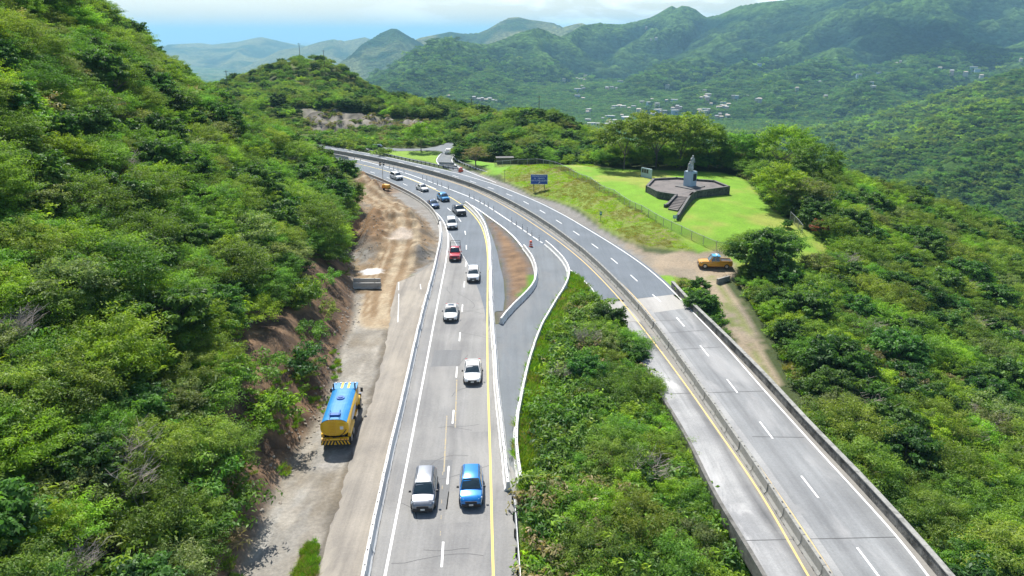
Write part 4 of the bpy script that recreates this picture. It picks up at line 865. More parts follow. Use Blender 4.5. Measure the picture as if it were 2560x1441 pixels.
def blob_mesh(name, seed, n=10, rad=9.5, s=3.3, pal='deep'):
    "a clump of neighbouring tree crowns, lumpy"
    r_ = np.random.default_rng(seed); V = []; F = []; CC = []; off = 0
    bm = bmesh.new(); bmesh.ops.create_icosphere(bm, subdivisions=2, radius=1.0); bv = np.array([v.co[:] for v in bm.verts]); bf = np.array([[v.index for v in f.verts] for f in bm.faces]); bm.free()
    pa = np.array(PAL[pal]) * .64
    for k in range(n):
        a = r_.uniform(0, 6.28); o = rad * math.sqrt(r_.random()); q = s * r_.uniform(.55, 1.15)
        ns = 1 + .30 * (r_.random(len(bv)) - .5) + .28 * np.sin(bv @ r_.normal(0, 3, 3))
        v = bv * ns[:, None] * np.array([q, q, q * .6]) + np.array([math.cos(a) * o, math.sin(a) * o, q * .35])
        V.append(v); F.append(bf + off); off += len(bv); CC.append(np.repeat((pa[r_.integers(0, 3)] * r_.uniform(.88, 1.12))[None], len(bv), 0) * r_.uniform(.85, 1.15, (len(bv), 1)))
    return mesh_np(name, np.vstack(V), np.vstack(F), M_blob, np.vstack(CC))
# ---- scatter through geometry nodes on a point mesh (only for uncountable stuff)
def scatter(name, meshes, pts, rot, scl, idx, label, cat, **k):
    me = bpy.data.meshes.new(name); pts = np.asarray(pts, np.float32); me.vertices.add(len(pts)); me.vertices.foreach_set('co', pts.ravel())
    for nm, ty, arr in (('rotz', 'FLOAT', rot), ('scl', 'FLOAT', scl), ('pick', 'INT', idx)):
        a = me.attributes.new(nm, ty, 'POINT'); a.data.foreach_set('value', np.asarray(arr, np.int32 if ty == 'INT' else np.float32))
    o = link(name, me, label=label, cat=cat, kind='stuff', **k)
    g = bpy.data.node_groups.new(name + '_nodes', 'GeometryNodeTree'); g.interface.new_socket('Geometry', in_out='INPUT', socket_type='NodeSocketGeometry'); g.interface.new_socket('Geometry', in_out='OUTPUT', socket_type='NodeSocketGeometry')
    gi = g.nodes.new('NodeGroupInput'); go = g.nodes.new('NodeGroupOutput'); jn = g.nodes.new('GeometryNodeJoinGeometry'); K = g.links.new
    for m in reversed(meshes):
        po = bpy.data.objects.new(m.name, m); oi = g.nodes.new('GeometryNodeObjectInfo'); oi.inputs['Object'].default_value = po; oi.inputs['As Instance'].default_value = True; K(oi.outputs['Geometry'], jn.inputs[0])
    ip = g.nodes.new('GeometryNodeInstanceOnPoints'); ip.inputs['Pick Instance'].default_value = True
    def attr(nm, ty):
        n = g.nodes.new('GeometryNodeInputNamedAttribute'); n.data_type = ty; n.inputs['Name'].default_value = nm; return n.outputs['Attribute']
    cx = g.nodes.new('ShaderNodeCombineXYZ'); K(attr('rotz', 'FLOAT'), cx.inputs[2]); e2r = g.nodes.new('FunctionNodeEulerToRotation'); K(cx.outputs[0], e2r.inputs[0])
    K(gi.outputs[0], ip.inputs['Points']); K(jn.outputs[0], ip.inputs['Instance']); K(attr('pick', 'INT'), ip.inputs['Instance Index']); K(e2r.outputs[0], ip.inputs['Rotation']); K(attr('scl', 'FLOAT'), ip.inputs['Scale']); K(ip.outputs[0], go.inputs[0])
    md = o.modifiers.new('scatter', 'NODES'); md.node_group = g; return o
def in_view(x, y, z, pad=120):
    d = np.stack([x, y, z - CAM_H], -1); fy = d[..., 1] * math.cos(PITCH) - d[..., 2] * math.sin(PITCH); uy = d[..., 1] * math.sin(PITCH) + d[..., 2] * math.cos(PITCH)
    px = 1280 + FPX * d[..., 0] / fy; py = 720.5 - FPX * uy / fy
    return (fy > 3) & (px > -pad) & (px < 2560 + pad) & (py > -pad) & (py < 1441 + pad), px, py
def jitter_grid(x0, x1, y0, y1, s, r_):
    a, b = np.meshgrid(np.arange(x0, x1, s), np.arange(y0, y1, s)); n = a.size
    return a.ravel() + r_.uniform(-.5, .5, n) * s * .95, b.ravel() + r_.uniform(-.5, .5, n) * s * .95
# clear zones (no crowns): everything paved, dirt, lawn, trail
P_clearB = [tuple(p) for p in dB] + [tuple(rampR[-6]), (13.5, 99), (19, 108), (23.5, 101)] + [tuple(p) for p in pB[::-1]]
P_clear = [P_apron, P_dirt, P_side, P_lawn, P_bank, P_tri, P_gravB, P_clearB, flat_polys[0], [p for p in P_yard],
           UL([(1545,604),(1640,640),(1755,640),(1795,640),(1835,632),(1850,662),(1850,705),(1822,705),(1835,745),(1868,790),(1905,850),(1942,935),(1905,930),(1868,870),(1835,815),(1795,770),(1775,735),(1745,710),(1700,690),(1660,690)])]
def clearance(x, y):
    m = np.full(x.shape, -1e9)
    for p in P_clear: m = np.maximum(m, sdist(x, y, p))
    m = np.maximum(m, 2.6 - line_dist(x, y, TRAIL)); m = np.maximum(m, 1.6 - line_dist(x, y, [(a - .4, b - 2.2) for a, b in TRAIL]))
    return -m            # > 0 outside, metres to nearest clear zone
vr = np.random.default_rng(5)
PLACED = []   # every woody plant: x, y, z, radius-scale, rot, proto, px, py, dist
def area(x0, x1, y0, y1, s, cond, pick, smin=.75, smax=1.3):
    x, y = jitter_grid(x0, x1, y0, y1, s, vr); z = zq(x, y); ok, px, py = in_view(x, y, z + 2, 90)
    c = clearance(x, y); hd = sdist(x, y, hill_poly); k = ok & cond(x, y, c, hd)
    for i in np.nonzero(k)[0]:
        pr = pick(x[i], y[i]); sc_ = vr.uniform(smin, smax); rad = PROT[pr][2]
        # small crowns where room is short
        if x[i] < -25 and y[i] > 150 and hd[i] < 12 and hd[i] > 0: sc_ *= .75
        cm = c[i] + (1.1 if 6 < x[i] < 20 and y[i] < 80 else 1.2 if x[i] < -15 and y[i] < 50 else 0)
        if x[i] < -15 and y[i] < 98 and 0 < hd[i] < 10: sc_ = min(sc_, .78)
        if cm < rad * sc_ * .85: sc_ = max(.3, cm / (rad * .85))
        if sc_ < (.30 if smin < .4 else .38): continue
        PLACED.append((x[i], y[i], z[i] - .25 * sc_, sc_, vr.uniform(0, 6.28), pr, px[i], py[i], math.sqrt(x[i] ** 2 + y[i] ** 2 + (z[i] - CAM_H) ** 2)))
def ch(lst, p): return lambda x, y: int(vr.choice(lst, p=np.array(p) / sum(p)))
ALLP = P_MID + P_DEEP + P_LIME + P_GREY + P_DRY
area(-150, -10, 20, 330, 2.8, lambda x, y, c, hd: (hd > 1.9 + 3.6 * (y < 96) * (y > 48) + 1.3 * (y < 93) * (y > 57) + 1.6 * (y > 150)) , ch(ALLP, [5, 5, 4, 2, 2, 4, 2, 3, .8]), .55, 1.25)
area(0, 20, 24, 90, 1.9, lambda x, y, c, hd: (c > .1) & (x > np.interp(y, [20, 45, 60, 75, 88, 100], [3.9, 4.3, 6.4, 8.8, 11.0, 13])) & (hd < 0) & (y < 84), ch(ALLP, [5, 4, 3, 1.2, 1.2, 5, 1, 2, 1.2]), .48, .85)
area(20, 170, 25, 190, 3.0, lambda x, y, c, hd: (c > .8) & (x > np.interp(y, [20, 60, 95, 110], [31.8, 29.5, 27, 20])) & (x + .25 * y < 190), ch(ALLP, [5, 4, 4, 2.5, 2.5, 4, 3, 2.5, 1.5]), .6, 1.1)
bh = lambda x, y: 1.0
NR_ = lambda x, y: (x < -22) & (x > -112) & (y < 296)
area(-130, 0, 225, 300, 2.6, lambda x, y, c, hd: NR_(x, y) & (c > 1.0) & (hd < 0) & (sdist(x, y, P_rock) < -1.5), ch(ALLP, [5, 4, 5, 3, 2, 2, 1, 4, 2]), .3, .42)
area(-130, 60, 225, 345, 3.4, lambda x, y, c, hd: ~NR_(x, y) & (c > 1.2) & (hd < 0) & (sdist(x, y, P_rock) < -1.5), lambda x, y: ch(ALLP, [5, 4, 4, 3, 2, 4, 2, 3, 1])(x, y), .6, 1.2)
area(-190, 60, 345, 520, 3.8, lambda x, y, c, hd: (hd < 0), ch(ALLP, [5, 4, 5, 3, 2, 3, 1, 4, 1.5]), .45, .85)
area(-30, 130, 150, 225, 3.8, lambda x, y, c, hd: (c > 1.0) & (hd < 0) & (y > 160 - .1 * x) & (x > np.interp(y, [150, 175, 200, 225], [9, -2, -12, -22])) , ch(ALLP, [5, 4, 3, 3, 2, 4, 2, 2, .5]), .7, 1.25)
PL = np.array(PLACED); print('woody plants', len(PL))
# special trees that stand out one by one
def tree(px, py, zg_, pr, s, name, label, group=None, cat='tree', rz=None):
    x, y = U(px, py, zg_); z = zat(x, y) - .15
    me, tm, rad, wd = PROT[pr]; e = empty(name, (x, y, z), vr.uniform(0, 6.28) if rz is None else rz, label=label, cat=cat, group=group); e.scale = (s, s, s)
    link('trunk', tm, e); link('crown', me, e); return e
SPOT = []
def special(px, py, zg_, pr, s, name, label, **k):
    e = tree(px, py, zg_, pr, s, name, label, **k); SPOT.append((e.location.x, e.location.y, PROT[pr][2] * s)); return e
special(1053, 379, 0, P_BIG[2], .95, 'roadside_tree', 'round yellow-green tree on the grass triangle by the side road')
special(1190, 416, .4, P_DRY[0], 1.3, 'roadside_tree', 'small thin dark-trunked tree on grass beside the guardrail')
special(1560, 424, 3, P_BIG[0], 1.35, 'spreading_tree', 'wide spreading olive tree at the left of the clump behind the lawn', group='big trees behind the monument lawn')
special(1640, 418, 3, P_BIG[0], 1.5, 'spreading_tree', 'tallest feathery olive tree behind the white notice board', group='big trees behind the monument lawn')
special(1700, 418, 3, P_BIG[0], 1.5, 'spreading_tree', 'spreading feathery tree directly behind the statue', group='big trees behind the monument lawn')
special(1770, 420, 3, P_BIG[1], 1.15, 'spreading_tree', 'dark rounded tree right of the statue behind the terrace', group='big trees behind the monument lawn')
special(1850, 425, 3, P_BIG[1], 1.0, 'spreading_tree', 'rounded green tree at the far right corner of the terrace', group='big trees behind the monument lawn')
special(1945, 440, 2, P_BIG[2], 1.35, 'spreading_tree', 'bright green tree with tiered crown, highest on the right of the lawn', group='big trees behind the monument lawn')
special(2030, 470, 1.5, P_BIG[1], 1.1, 'spreading_tree', 'dark layered tree right of the tiered bright green tree', group='big trees behind the monument lawn')
special(1948, 520, 2.2, P_BIG[2], .95, 'shade_tree', 'yellow-green tree with thick bare trunk at the right edge of the lawn')
special(2010, 535, 1.7, P_GREY[0], 1.6, 'shade_tree', 'greyish open-crowned tree beside the thick-trunked lawn tree')
special(1968, 568, 1.7, P_DEEP[0], .28, 'sapling', 'tiny dark sapling alone on the lawn')
special(2052, 592, .8, P_RED[0], 1.0, 'red_leaved_shrub', 'dark red shrub by the chain-link fence right of the lawn', cat='shrub')
special(1862, 676, .0, P_MID[2], 1.15, 'olive_bush', 'olive bush tree hiding the rear of the yellow pickup')
special(1900, 700, -.5, P_DEEP[0], 1.35, 'dark_bush', 'large dark tree just below and right of the yellow pickup')
special(1935, 665, 0, P_MID[1], 1.2, 'olive_bush', 'round green tree between the yellow pickup and the end of the fence')
special(1752, 780, -.6, P_DEEP[1], .62, 'dark_bush', 'dense dark bush behind the viaduct parapet by the dirt track', cat='shrub')
SP = np.array(SPOT)
keep = np.ones(len(PL), bool)
for sx, sy, srad in SP: keep &= np.hypot(PL[:, 0] - sx, PL[:, 1] - sy) > srad * .55
PL = PL[keep]
# the ~290 that show largest become trees of their own, the rest is one woodland
size = PL[:, 3] * np.array([PROT[int(p)][2] for p in PL[:, 5]]) / PL[:, 8]
onf = (PL[:, 6] > 0) & (PL[:, 6] < 2560) & (PL[:, 7] > 0) & (PL[:, 7] < 1441)
rank = np.argsort(-(size * onf)); top = rank[:270]; rest = rank[270:]
WORD = {'leafy': 'mid green bushy', 'dark': 'dark green dense', 'light': 'light yellow-green', 'greyish': 'grey-green feathery', 'dry': 'thin dry brownish'}
PROOT = {}
for i in top:
    x, y, z, s_, rz_, pr, px, py, dist = PL[i]; pr = int(pr); wd = WORD[PROT[pr][3]]
    vb = 'at the bottom of the picture' if py > 1150 else 'level with the tanker truck' if py > 900 else 'level with the lone barrier' if py > 640 else 'level with the earthworks' if py > 420 else 'near the skyline'
    hb_ = 'far left' if px < 230 else 'middle left' if px < 480 else 'lower slope'
    rb = 'by the parapet' if px - 1700 - max(0, (py - 800)) < 420 else 'farther down' if px < 2400 else 'right edge'
    vb2 = 'at the bottom' if py > 1150 else 'low right' if py > 900 else 'below the yellow pickup' if py > 690 else 'below the lawn' if py > 560 else 'right of the lawn'
    mb_ = 'at the bottom edge' if py > 1250 else 'beside the last white barriers' if py > 1100 else 'level with the third car' if py > 900 else 'at the narrow far end'
    if x < -8: lb, gp_ = '%s tree on the left hillside, %s, %s' % (wd, hb_, vb), '%s trees on the left hillside, %s, %s' % (wd, hb_, vb)
    elif x < 20.5: lb, gp_ = '%s shrub tree between road and viaduct, %s' % (wd, mb_), '%s shrub trees between road and viaduct, %s' % (wd, mb_)
    else: lb, gp_ = '%s tree on the right slope, %s, %s' % (wd, rb, vb2), '%s trees on the right slope, %s, %s' % (wd, rb, vb2)
    if pr not in PROOT:
        e = empty('hillside_tree', (x, y, z), rz_); link('trunk', PROT[pr][1], e); link('crown', PROT[pr][0], e); PROOT[pr] = e; tag(e, lb, 'tree', gp_); e.scale = (s_,) * 3
    else: e = copy_tree(PROOT[pr], (x, y, z), rz_, (s_,) * 3, label=lb, cat='tree', group=gp_)
    e.rotation_euler = (vr.normal(0, .08), vr.normal(0, .08), rz_)
rp = PL[rest]; print('woodland', len(rp))
scatter('woodland', [p[0] for p in PROT], rp[:, :3], rp[:, 4], rp[:, 3], rp[:, 5], 'dense tropical woodland of many small trees on both slopes and behind the highway', 'woodland')
# undergrowth, bare thickets, grass
def pts_in(n, x0, x1, y0, y1, cond):
    x = vr.uniform(x0, x1, n); y = vr.uniform(y0, y1, n); z = zq(x, y); ok, px, py = in_view(x, y, z + .5, 60); k = ok; x, y, z = x[k], y[k], z[k]
    c = clearance(x, y); hd = sdist(x, y, hill_poly); k = cond(x, y, c, hd); return x[k], y[k], z[k]
def multi(lst): return [np.concatenate(a) for a in zip(*lst)]
ux, uy, uz = multi([
    pts_in(9500, -90, -12, 22, 235, lambda x, y, c, hd: (hd > 1.6) & ((hd > 6 + 3.5 * (y < 94) * (y > 55)) | (fbm(x / 3, y / 3, 3, 77) > .57))),
    pts_in(4200, 0, 21, 22, 106, lambda x, y, c, hd: (c > .9) & (x > np.interp(y, [20, 45, 60, 75, 88, 100], [2.5, 2.8, 4.4, 6.2, 9.0, 11.8]))),
    pts_in(9500, 20, 130, 25, 170, lambda x, y, c, hd: (c > .9)),
    pts_in(2500, -130, 60, 215, 330, lambda x, y, c, hd: (c > .5) & (hd < 0) & (sdist(x, y, P_rock) < -2)),
    pts_in(900, -130, 60, 270, 320, lambda x, y, c, hd: sdist(x, y, P_rock) > -1)[:3] if False else pts_in(10, 0, 1, 30, 31, lambda x, y, c, hd: c > 99)])
n = len(ux); scatter('undergrowth', SH, np.c_[ux, uy, uz - .1], vr.uniform(0, 6.28, n), np.minimum(vr.uniform(.6, 1.7, n), np.maximum(.35, np.where(ux > -8, (clearance(ux, uy) + .3) / 1.5, 9))), vr.choice(5, n, p=[.34, .25, .25, .13, .03]), 'low leafy undergrowth covering the ground between the trees', 'undergrowth')
bx, by, bz = multi([pts_in(110, -70, -12, 30, 200, lambda x, y, c, hd: hd > 3), pts_in(5, 2, 20, 25, 100, lambda x, y, c, hd: c > 1.2), pts_in(90, 25, 110, 30, 150, lambda x, y, c, hd: c > 2)])
n = len(bx); scatter('bare_branches', BARE, np.c_[bx, by, bz + .9], vr.uniform(0, 6.28, n), vr.uniform(.7, 1.25, n), vr.integers(0, 2, n), 'grey leafless twigs and branches sticking out of the green thickets', 'branches')
hx_, hy_, hz_ = multi([
    pts_in(6000, 0.3, 14, 26, 106, lambda x, y, c, hd: (c > .25) & (x < np.interp(y, [20, 45, 60, 75, 88, 106], [6.6, 7.5, 10, 13, 14, 15]))),
    pts_in(1500, 18, 40, 30, 108, lambda x, y, c, hd: (c > .1) & (c < 4)),
    pts_in(900, -22, -14, 38, 75, lambda x, y, c, hd: (hd > -.3) & (hd < 5) & (fbm(x / 3, y / 3, 3, 79) > .5)),
    pts_in(700, -15.5, -12.5, 38.5, 46, lambda x, y, c, hd: sdist(x, y, UL([(735, 1441), (790, 1441), (792, 1370), (785, 1350), (765, 1365)])) > 0)])
n = len(hx_); scatter('grass', GR, np.c_[hx_, hy_, hz_], vr.uniform(0, 6.28, n), vr.uniform(.55, 1.25, n) * np.where(hx_ < -10, .45, 1), vr.choice(4, n, p=[.3, .3, .25, .15]), 'rough green verge grass along the road edges', 'grass')
rx_, ry_, rz__ = pts_in(5000, -115, -20, 255, 315, lambda x, y, c, hd: (sdist(x, y, P_rock) > -3) & (fbm(x / 4, y / 4, 3, 290) > .58)); n = len(rx_)
scatter('dry_scrub', [SH[4], SH[1], GR[3]], np.c_[rx_, ry_, rz__ - .1], vr.uniform(0, 6.28, n), vr.uniform(.3, .8, n), vr.integers(0, 3, n), 'sparse dry scrub growing over the grey-brown rock cut above the highway', 'scrub')
# short turf on the bank and lawn
tx, ty = vr.uniform(-20, 85, 45000), vr.uniform(95, 185, 45000)
k = ((sdist(tx, ty, P_lawn) > 0) | ((sdist(tx, ty, P_bank) > .8) & (sdist(tx, ty, P_gravB) < 0) & (sdist(tx, ty, P_trail) < 0))) & (clearance(tx, ty) < 900); tx, ty = tx[k], ty[k]
pv_k = ~inside(tx, ty, UL([(1612, 480), (1650, 505), (1690, 530), (1760, 500), (1830, 490), (1830, 460), (1700, 440), (1612, 462)], 2.9)); tx, ty = tx[pv_k], ty[pv_k]; lk = (sdist(tx, ty, P_lawn) < 0) | (vr.random(len(tx)) < .0); tx, ty = tx[lk], ty[lk]; n = len(tx)
TURF = [grass_mesh('turf%d' % i, 150 + i, h=.13, n=40, rad=.5, pal=p) for i, p in enumerate((((.24, .52, .02), (.28, .58, .03), (.21, .46, .02)), ((.30, .52, .04), (.34, .52, .06), (.26, .46, .04)), ((.30, .32, .10), (.36, .32, .14), (.22, .30, .06))))]
lawnm = sdist(tx, ty, P_lawn) > 0
pk = np.where(lawnm, np.where(fbm(tx / 9, ty / 9, 3, 88) > .56, 1, 0), np.where(fbm(tx / 5, ty / 5, 3, 89) > .5, 2, 1))
scatter('turf', TURF, np.c_[tx, ty, zq(tx, ty)], vr.uniform(0, 6.28, n), vr.uniform(.6, 1.3, n), pk, 'short mown turf of the monument lawn and roadside bank', 'grass')
# far canopy on the valley sides
n0 = 480000
a_ = vr.uniform(R(-36), R(40), n0); r_ = np.sqrt(vr.uniform(300 ** 2, 2700 ** 2, n0)); m = vr.random(n0) < np.clip((1300 / r_) ** 1.5, .05, 1) * .6 * (1 - .85 * sstep(1800, 2650, r_)); a_, r_ = a_[m], r_[m]
fx, fy = r_ * np.sin(a_), r_ * np.cos(a_); fz = zfar(fx, fy)
ok, px, py = in_view(fx, fy, fz + 6, 40)
near = (fx > gx[0]) & (fx < gx[-1]) & (fy < gy[-1])
open_ = fbm(fx / 90, fy / 90, 4, 602); gg = fbm(fx / 330, fy / 330, 5, 601)
dens = np.where((r_ > 450), np.clip(1.6 - 2.4 * np.abs(0) - 2.2 * np.clip(gg + (open_ - .5) * .5 - .46, 0, 1) * 3, .25, 1), 1)
dens = dens * .8 * np.clip(1.05 - .6 * np.clip(conv_at(fx, fy), 0, 1), .3, 1)
k = ok & (~near) & (vr.random(len(fx)) < dens); fx, fy, fz, fr_ = fx[k], fy[k], fz[k], r_[k]
n = len(fx); print('far canopy', n)
cvn = conv_at(fx, fy)
lightz = .13 * cvn + fbm(fx / 330, fy / 330, 5, 601) + (fbm(fx / 90, fy / 90, 4, 602) - .5) * .5 + .10 * (ridged(fx / 520, fy / 520, 4, 603) - .6)  # curvature term gives crests lighter shrubs, imitating their sunlit look
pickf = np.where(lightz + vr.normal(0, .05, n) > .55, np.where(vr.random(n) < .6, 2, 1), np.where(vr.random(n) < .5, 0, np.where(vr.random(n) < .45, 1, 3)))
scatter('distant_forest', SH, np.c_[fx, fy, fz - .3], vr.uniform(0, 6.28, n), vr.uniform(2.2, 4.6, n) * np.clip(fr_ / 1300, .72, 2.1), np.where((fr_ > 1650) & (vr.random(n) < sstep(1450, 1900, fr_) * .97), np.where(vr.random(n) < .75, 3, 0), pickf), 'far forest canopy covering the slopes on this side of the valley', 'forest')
# ------------------------------------------------------------------ barriers, rails, posts, fence
M_barw = pbr('whitewashed_concrete', (0.66, 0.655, 0.63, 1), .7, var=.08, vscale=3, dirt=(.34, .33, .31, 1), dscale=1.2, dpos=(.56, .8), bump=.01)
M_barg = pbr('weathered_concrete', (0.30, 0.295, 0.27, 1), .9, var=.22, vscale=2.0, dirt=(.10, .10, .09, 1), dscale=1.1, dpos=(.48, .72), bump=.02)
M_barg2 = pbr('grey_barrier_concrete', (0.40, 0.39, 0.36, 1), .85, var=.15, vscale=2.0, dirt=(.16, .15, .14, 1), dscale=1.0, dpos=(.5, .75), bump=.02)
M_dark = pbr('dark_recess', (0.03, 0.03, 0.03, 1), .8)
M_steel = pbr('galvanised_steel', (0.45, 0.46, 0.47, 1), .45, metal=.7, var=.15, vscale=3)
M_rust = pbr('rusty_post', (0.16, 0.10, 0.07, 1), .9)
def jersey(name, L_, h=.84, wb=.64, wt=.22, mat=None, slots=True):
    prof = [(-wb / 2, 0), (wb / 2, 0), (wb / 2, .08), (wb * .27, .30), (wt / 2, h - .02), (wt / 2 - .02, h), (-wt / 2 + .02, h), (-wt / 2, h - .02), (-wb * .27, .30), (-wb / 2, .08)]
    mb = MB(); mb.loft([[(x, p[0], p[1]) for p in prof] for x in (-L_ / 2, -L_ / 2 + .03, L_ / 2 - .03, L_ / 2)])
    me = mb.mesh(name, mat); parts = []
    if slots:
        s = MB()
        for x in (-L_ * .28, L_ * .28):
            s.box((x, 0, h + .004), (.16, .09, .03)); s.box((x, 0, .05), (.5 if mat is not M_barg else .2, wb + .012, .07))
        parts.append(('lifting_slot', s.mesh('lifting_slot', M_dark)))
    return me, parts
def row(q, L_, gap, me, parts, name, label, group, cat='barrier', jog=.012, s0=0.0, z=0.0, maxn=999, short=None):
    q = np.asarray(q); d = np.r_[0, np.cumsum(np.hypot(*np.diff(q, axis=0).T))]; k = 0; s = s0; r_ = random.Random(len(label)); out = []
    ORD = ['nearest', 'second', 'third', 'fourth', 'fifth', 'sixth', 'seventh', 'eighth', 'ninth', 'tenth', 'eleventh', 'twelfth', 'thirteenth', 'fourteenth', 'fifteenth', 'sixteenth', 'seventeenth', 'eighteenth', 'nineteenth', 'twentieth']
    base = label
    while s + L_ < d[-1] and k < maxn:
        label = (ORD[k] + (' segment' if k == 0 else ' segment from the near end') + ', ' + short) if short and k < 20 else base
        a = (np.interp(s, d, q[:, 0]), np.interp(s, d, q[:, 1])); b = (np.interp(s + L_, d, q[:, 0]), np.interp(s + L_, d, q[:, 1]))
        o = link(name, me, loc=((a[0] + b[0]) / 2 + r_.uniform(-jog, jog) * 2, (a[1] + b[1]) / 2, z), rz=math.atan2(b[1] - a[1], b[0] - a[0]) + r_.uniform(-jog, jog), label=label, cat=cat, group=group)
        if parts and (a[1] < 125): 
            for pn, pm in parts: link(pn, pm, o)
        out.append(o); s += L_ + gap; k += 1
    return out
jw, jwp = jersey('barrier', 2.66, mat=M_barw); jg, jgp = jersey('barrier', 3.0, mat=M_barg2); jm, jmp = jersey('barrier', 3.02, h=1.0, wb=.66, wt=.28, mat=M_barg)
bl_s = cut(barL, 36, 134); row(bl_s, 2.66, .03, jw, jwp, 'concrete_barrier', 'whitewashed concrete barrier segment in the row between gravel yard and left lanes', 'white barriers left of the lanes', short='white barrier row between gravel yard and left lanes')
row(barL[barL[:, 1] > 133.8], 2.9, .03, jersey('barrier', 2.9, mat=M_barg2)[0], [], 'concrete_barrier', 'grey concrete barrier segment along the outside of the bend behind the earthworks', 'grey barriers beside the earthworks', short='grey barrier row outside the bend')
row(barR[barR[:, 1] < 152.5], 2.66, .03, jw, jwp, 'concrete_barrier', 'whitewashed concrete barrier segment in the row right of the yellow line', 'white barriers right of the yellow line', short='white barrier row right of the yellow line')
jr, jrp = jersey('barrier', 2.6, mat=M_barw); row(rampR, 2.6, .03, jr, jrp, 'concrete_barrier', 'white and grey concrete barrier segment on the outer edge of the curved ramp', 'barriers along the outer edge of the ramp', short='barrier row on the outer ramp edge')
row(isl, 2.6, .03, jr, jrp, 'concrete_barrier', 'whitewashed concrete barrier segment bordering the brown dirt island', 'barriers along the dirt island', short='white barrier row along the dirt island')
row(offset_line(cut(medB, 36, 420), -.12), 3.05, .03, jm, jmp, 'median_barrier', 'weathered grey barrier segment on the median between the two yellow lines', 'weathered barriers on the highway median', short='weathered barrier row on the viaduct median')
# odd barriers
def lone(px, py, ang, me, label, z=0.0, name='concrete_barrier', **k):
    x, y = U(px, py, z); return link(name, me, loc=(x, y, z + k.pop('dz', 0)), rz=ang, label=label, cat='barrier', **k)
jl, jlp = jersey('barrier', 3.9, mat=M_barg2, h=.85)
zz = zat(*U(917, 722))
for (py, lb) in ((722, 'lone pale concrete barrier lying across the dirt track, the nearer one'), (711, 'second concrete barrier just behind the one across the dirt track')):
    o = lone(918, py, R(1), jl, lb, dz=.02); [link(pn, pm, o) for pn, pm in jlp]
for px, py, a, lb in ((1125, 421, -18, 'concrete barrier laid loose at the mouth of the side road'), (1117, 413.5, -12, 'shorter concrete barrier behind the loose one at the side road')):
    lone(px, py, R(a), jersey('barrier', 4.2, mat=M_barg2)[0], lb)
row(smooth_line(UL([(870, 399), (851, 395), (830, 391), (800, 386)])), 3.0, .02, jg, [], 'concrete_barrier', 'dark grey barrier segment standing in the far painted gore by the hillside', 'short barrier row in the far gore')
# parapet of the viaduct: one wall with panels
mb = MB(); q = np.array([p for p in parap if p[1] > 24])
for i in range(0, len(q) - 3, 3):
    a, b = q[i], q[i + 3]; L_ = math.dist(a, b); mb.box(((a[0] + b[0]) / 2, (a[1] + b[1]) / 2, .42), (L_ - .03, .3, .96), math.atan2(b[1] - a[1], b[0] - a[0]), taper=1.0)
M_par = pbr('blackened_parapet_concrete', (0.17, 0.165, 0.15, 1), .92, var=.3, vscale=1.2, dirt=(.045, .045, .04, 1), dscale=.9, dpos=(.42, .62), bump=.04, bscale=5)
par = mb.build('parapet', M_par, label='dark weathered concrete parapet along the right edge of the viaduct', cat='parapet')
mb = MB()
for i in range(0, len(q) - 3, 3):
    a, b = q[i], q[i + 3]; L_ = math.dist(a, b); mb.box(((a[0] + b[0]) / 2, (a[1] + b[1]) / 2, .93), (L_ - .02, .42, .07), math.atan2(b[1] - a[1], b[0] - a[0]))
mb.build('coping', M_barg, par)
x0, y0 = U(1700, 709, .4); x1, y1 = U(1730, 716, .4); mb = MB(); mb.box(((x0 + x1) / 2, (y0 + y1) / 2, .3), (math.dist((x0, y0), (x1, y1)), .3, .8), math.atan2(y1 - y0, x1 - x0)); mb.build('wing_wall', M_par, label='short mossy wall jutting off the far end of the parapet', cat='wall')
xw, yw = U(1808, 700, 0); mb = MB(); mb.box((xw, yw, zat(xw, yw) + .35), (2.6, .3, .9), R(35)); mb.build('wing_wall', M_barg, label='small grey concrete headwall half hidden by bushes near the yellow pickup', cat='wall')
# guard rails
def guardrail(name, q, label, post=1.9, h=.7, z=None, mat=None, W=.08):
    q = smooth_line(q, .95, 1); zf = (lambda p: 0.0) if z is None else z; e = empty(name, (q[0][0], q[0][1], zf(q[0])), label=label, cat='guardrail')
    o = np.array([q[0][0], q[0][1], zf(q[0])]); rings = []
    prof = [(-.02, -.16), (.05, -.09), (0, 0), (.05, .09), (-.02, .16), (-.05, .16), (.0, .09), (-.05, 0), (0, -.09), (-.05, -.16)]
    t = np.gradient(q, axis=0); t /= np.hypot(t[:, 0], t[:, 1])[:, None]
    for p, tt in zip(q, t): rings.append([(p[0] + tt[1] * a - o[0], p[1] - tt[0] * a - o[1], zf(p) + h - .16 + b - o[2]) for a, b in prof])
    mb = MB(); mb.loft(rings); mb.build('rail', mat or M_steel, e)
    for i in range(0, len(q), 2):
        pm = MB(); pm.box((q[i][0] + t[i][1] * W * 1.4 - o[0], q[i][1] - t[i][0] * W * 1.4 - o[1], zf(q[i]) + h / 2 - .1 - o[2]), (.12, .14, h + .2), math.atan2(t[i][1], t[i][0])); pm.build('post', M_dark if mat is None else M_rust, e)
    return e
guardrail('guardrail', rail_verge[::-1] , 'steel guardrail along the grassy verge at the bottom right of the left road')
guardrail('guardrail', UL([(1135, 397), (1142, 404), (1160, 412), (1190, 424), (1215, 433), (1243, 443)], .3), 'curved steel guardrail on the grass right of the side road', post=3)
guardrail('guardrail', UL([(880, 371), (940, 385), (1000, 398), (1050, 409), (1100, 419), (1146, 427)], .0), 'long weathered guardrail between the highway and the grass triangle')
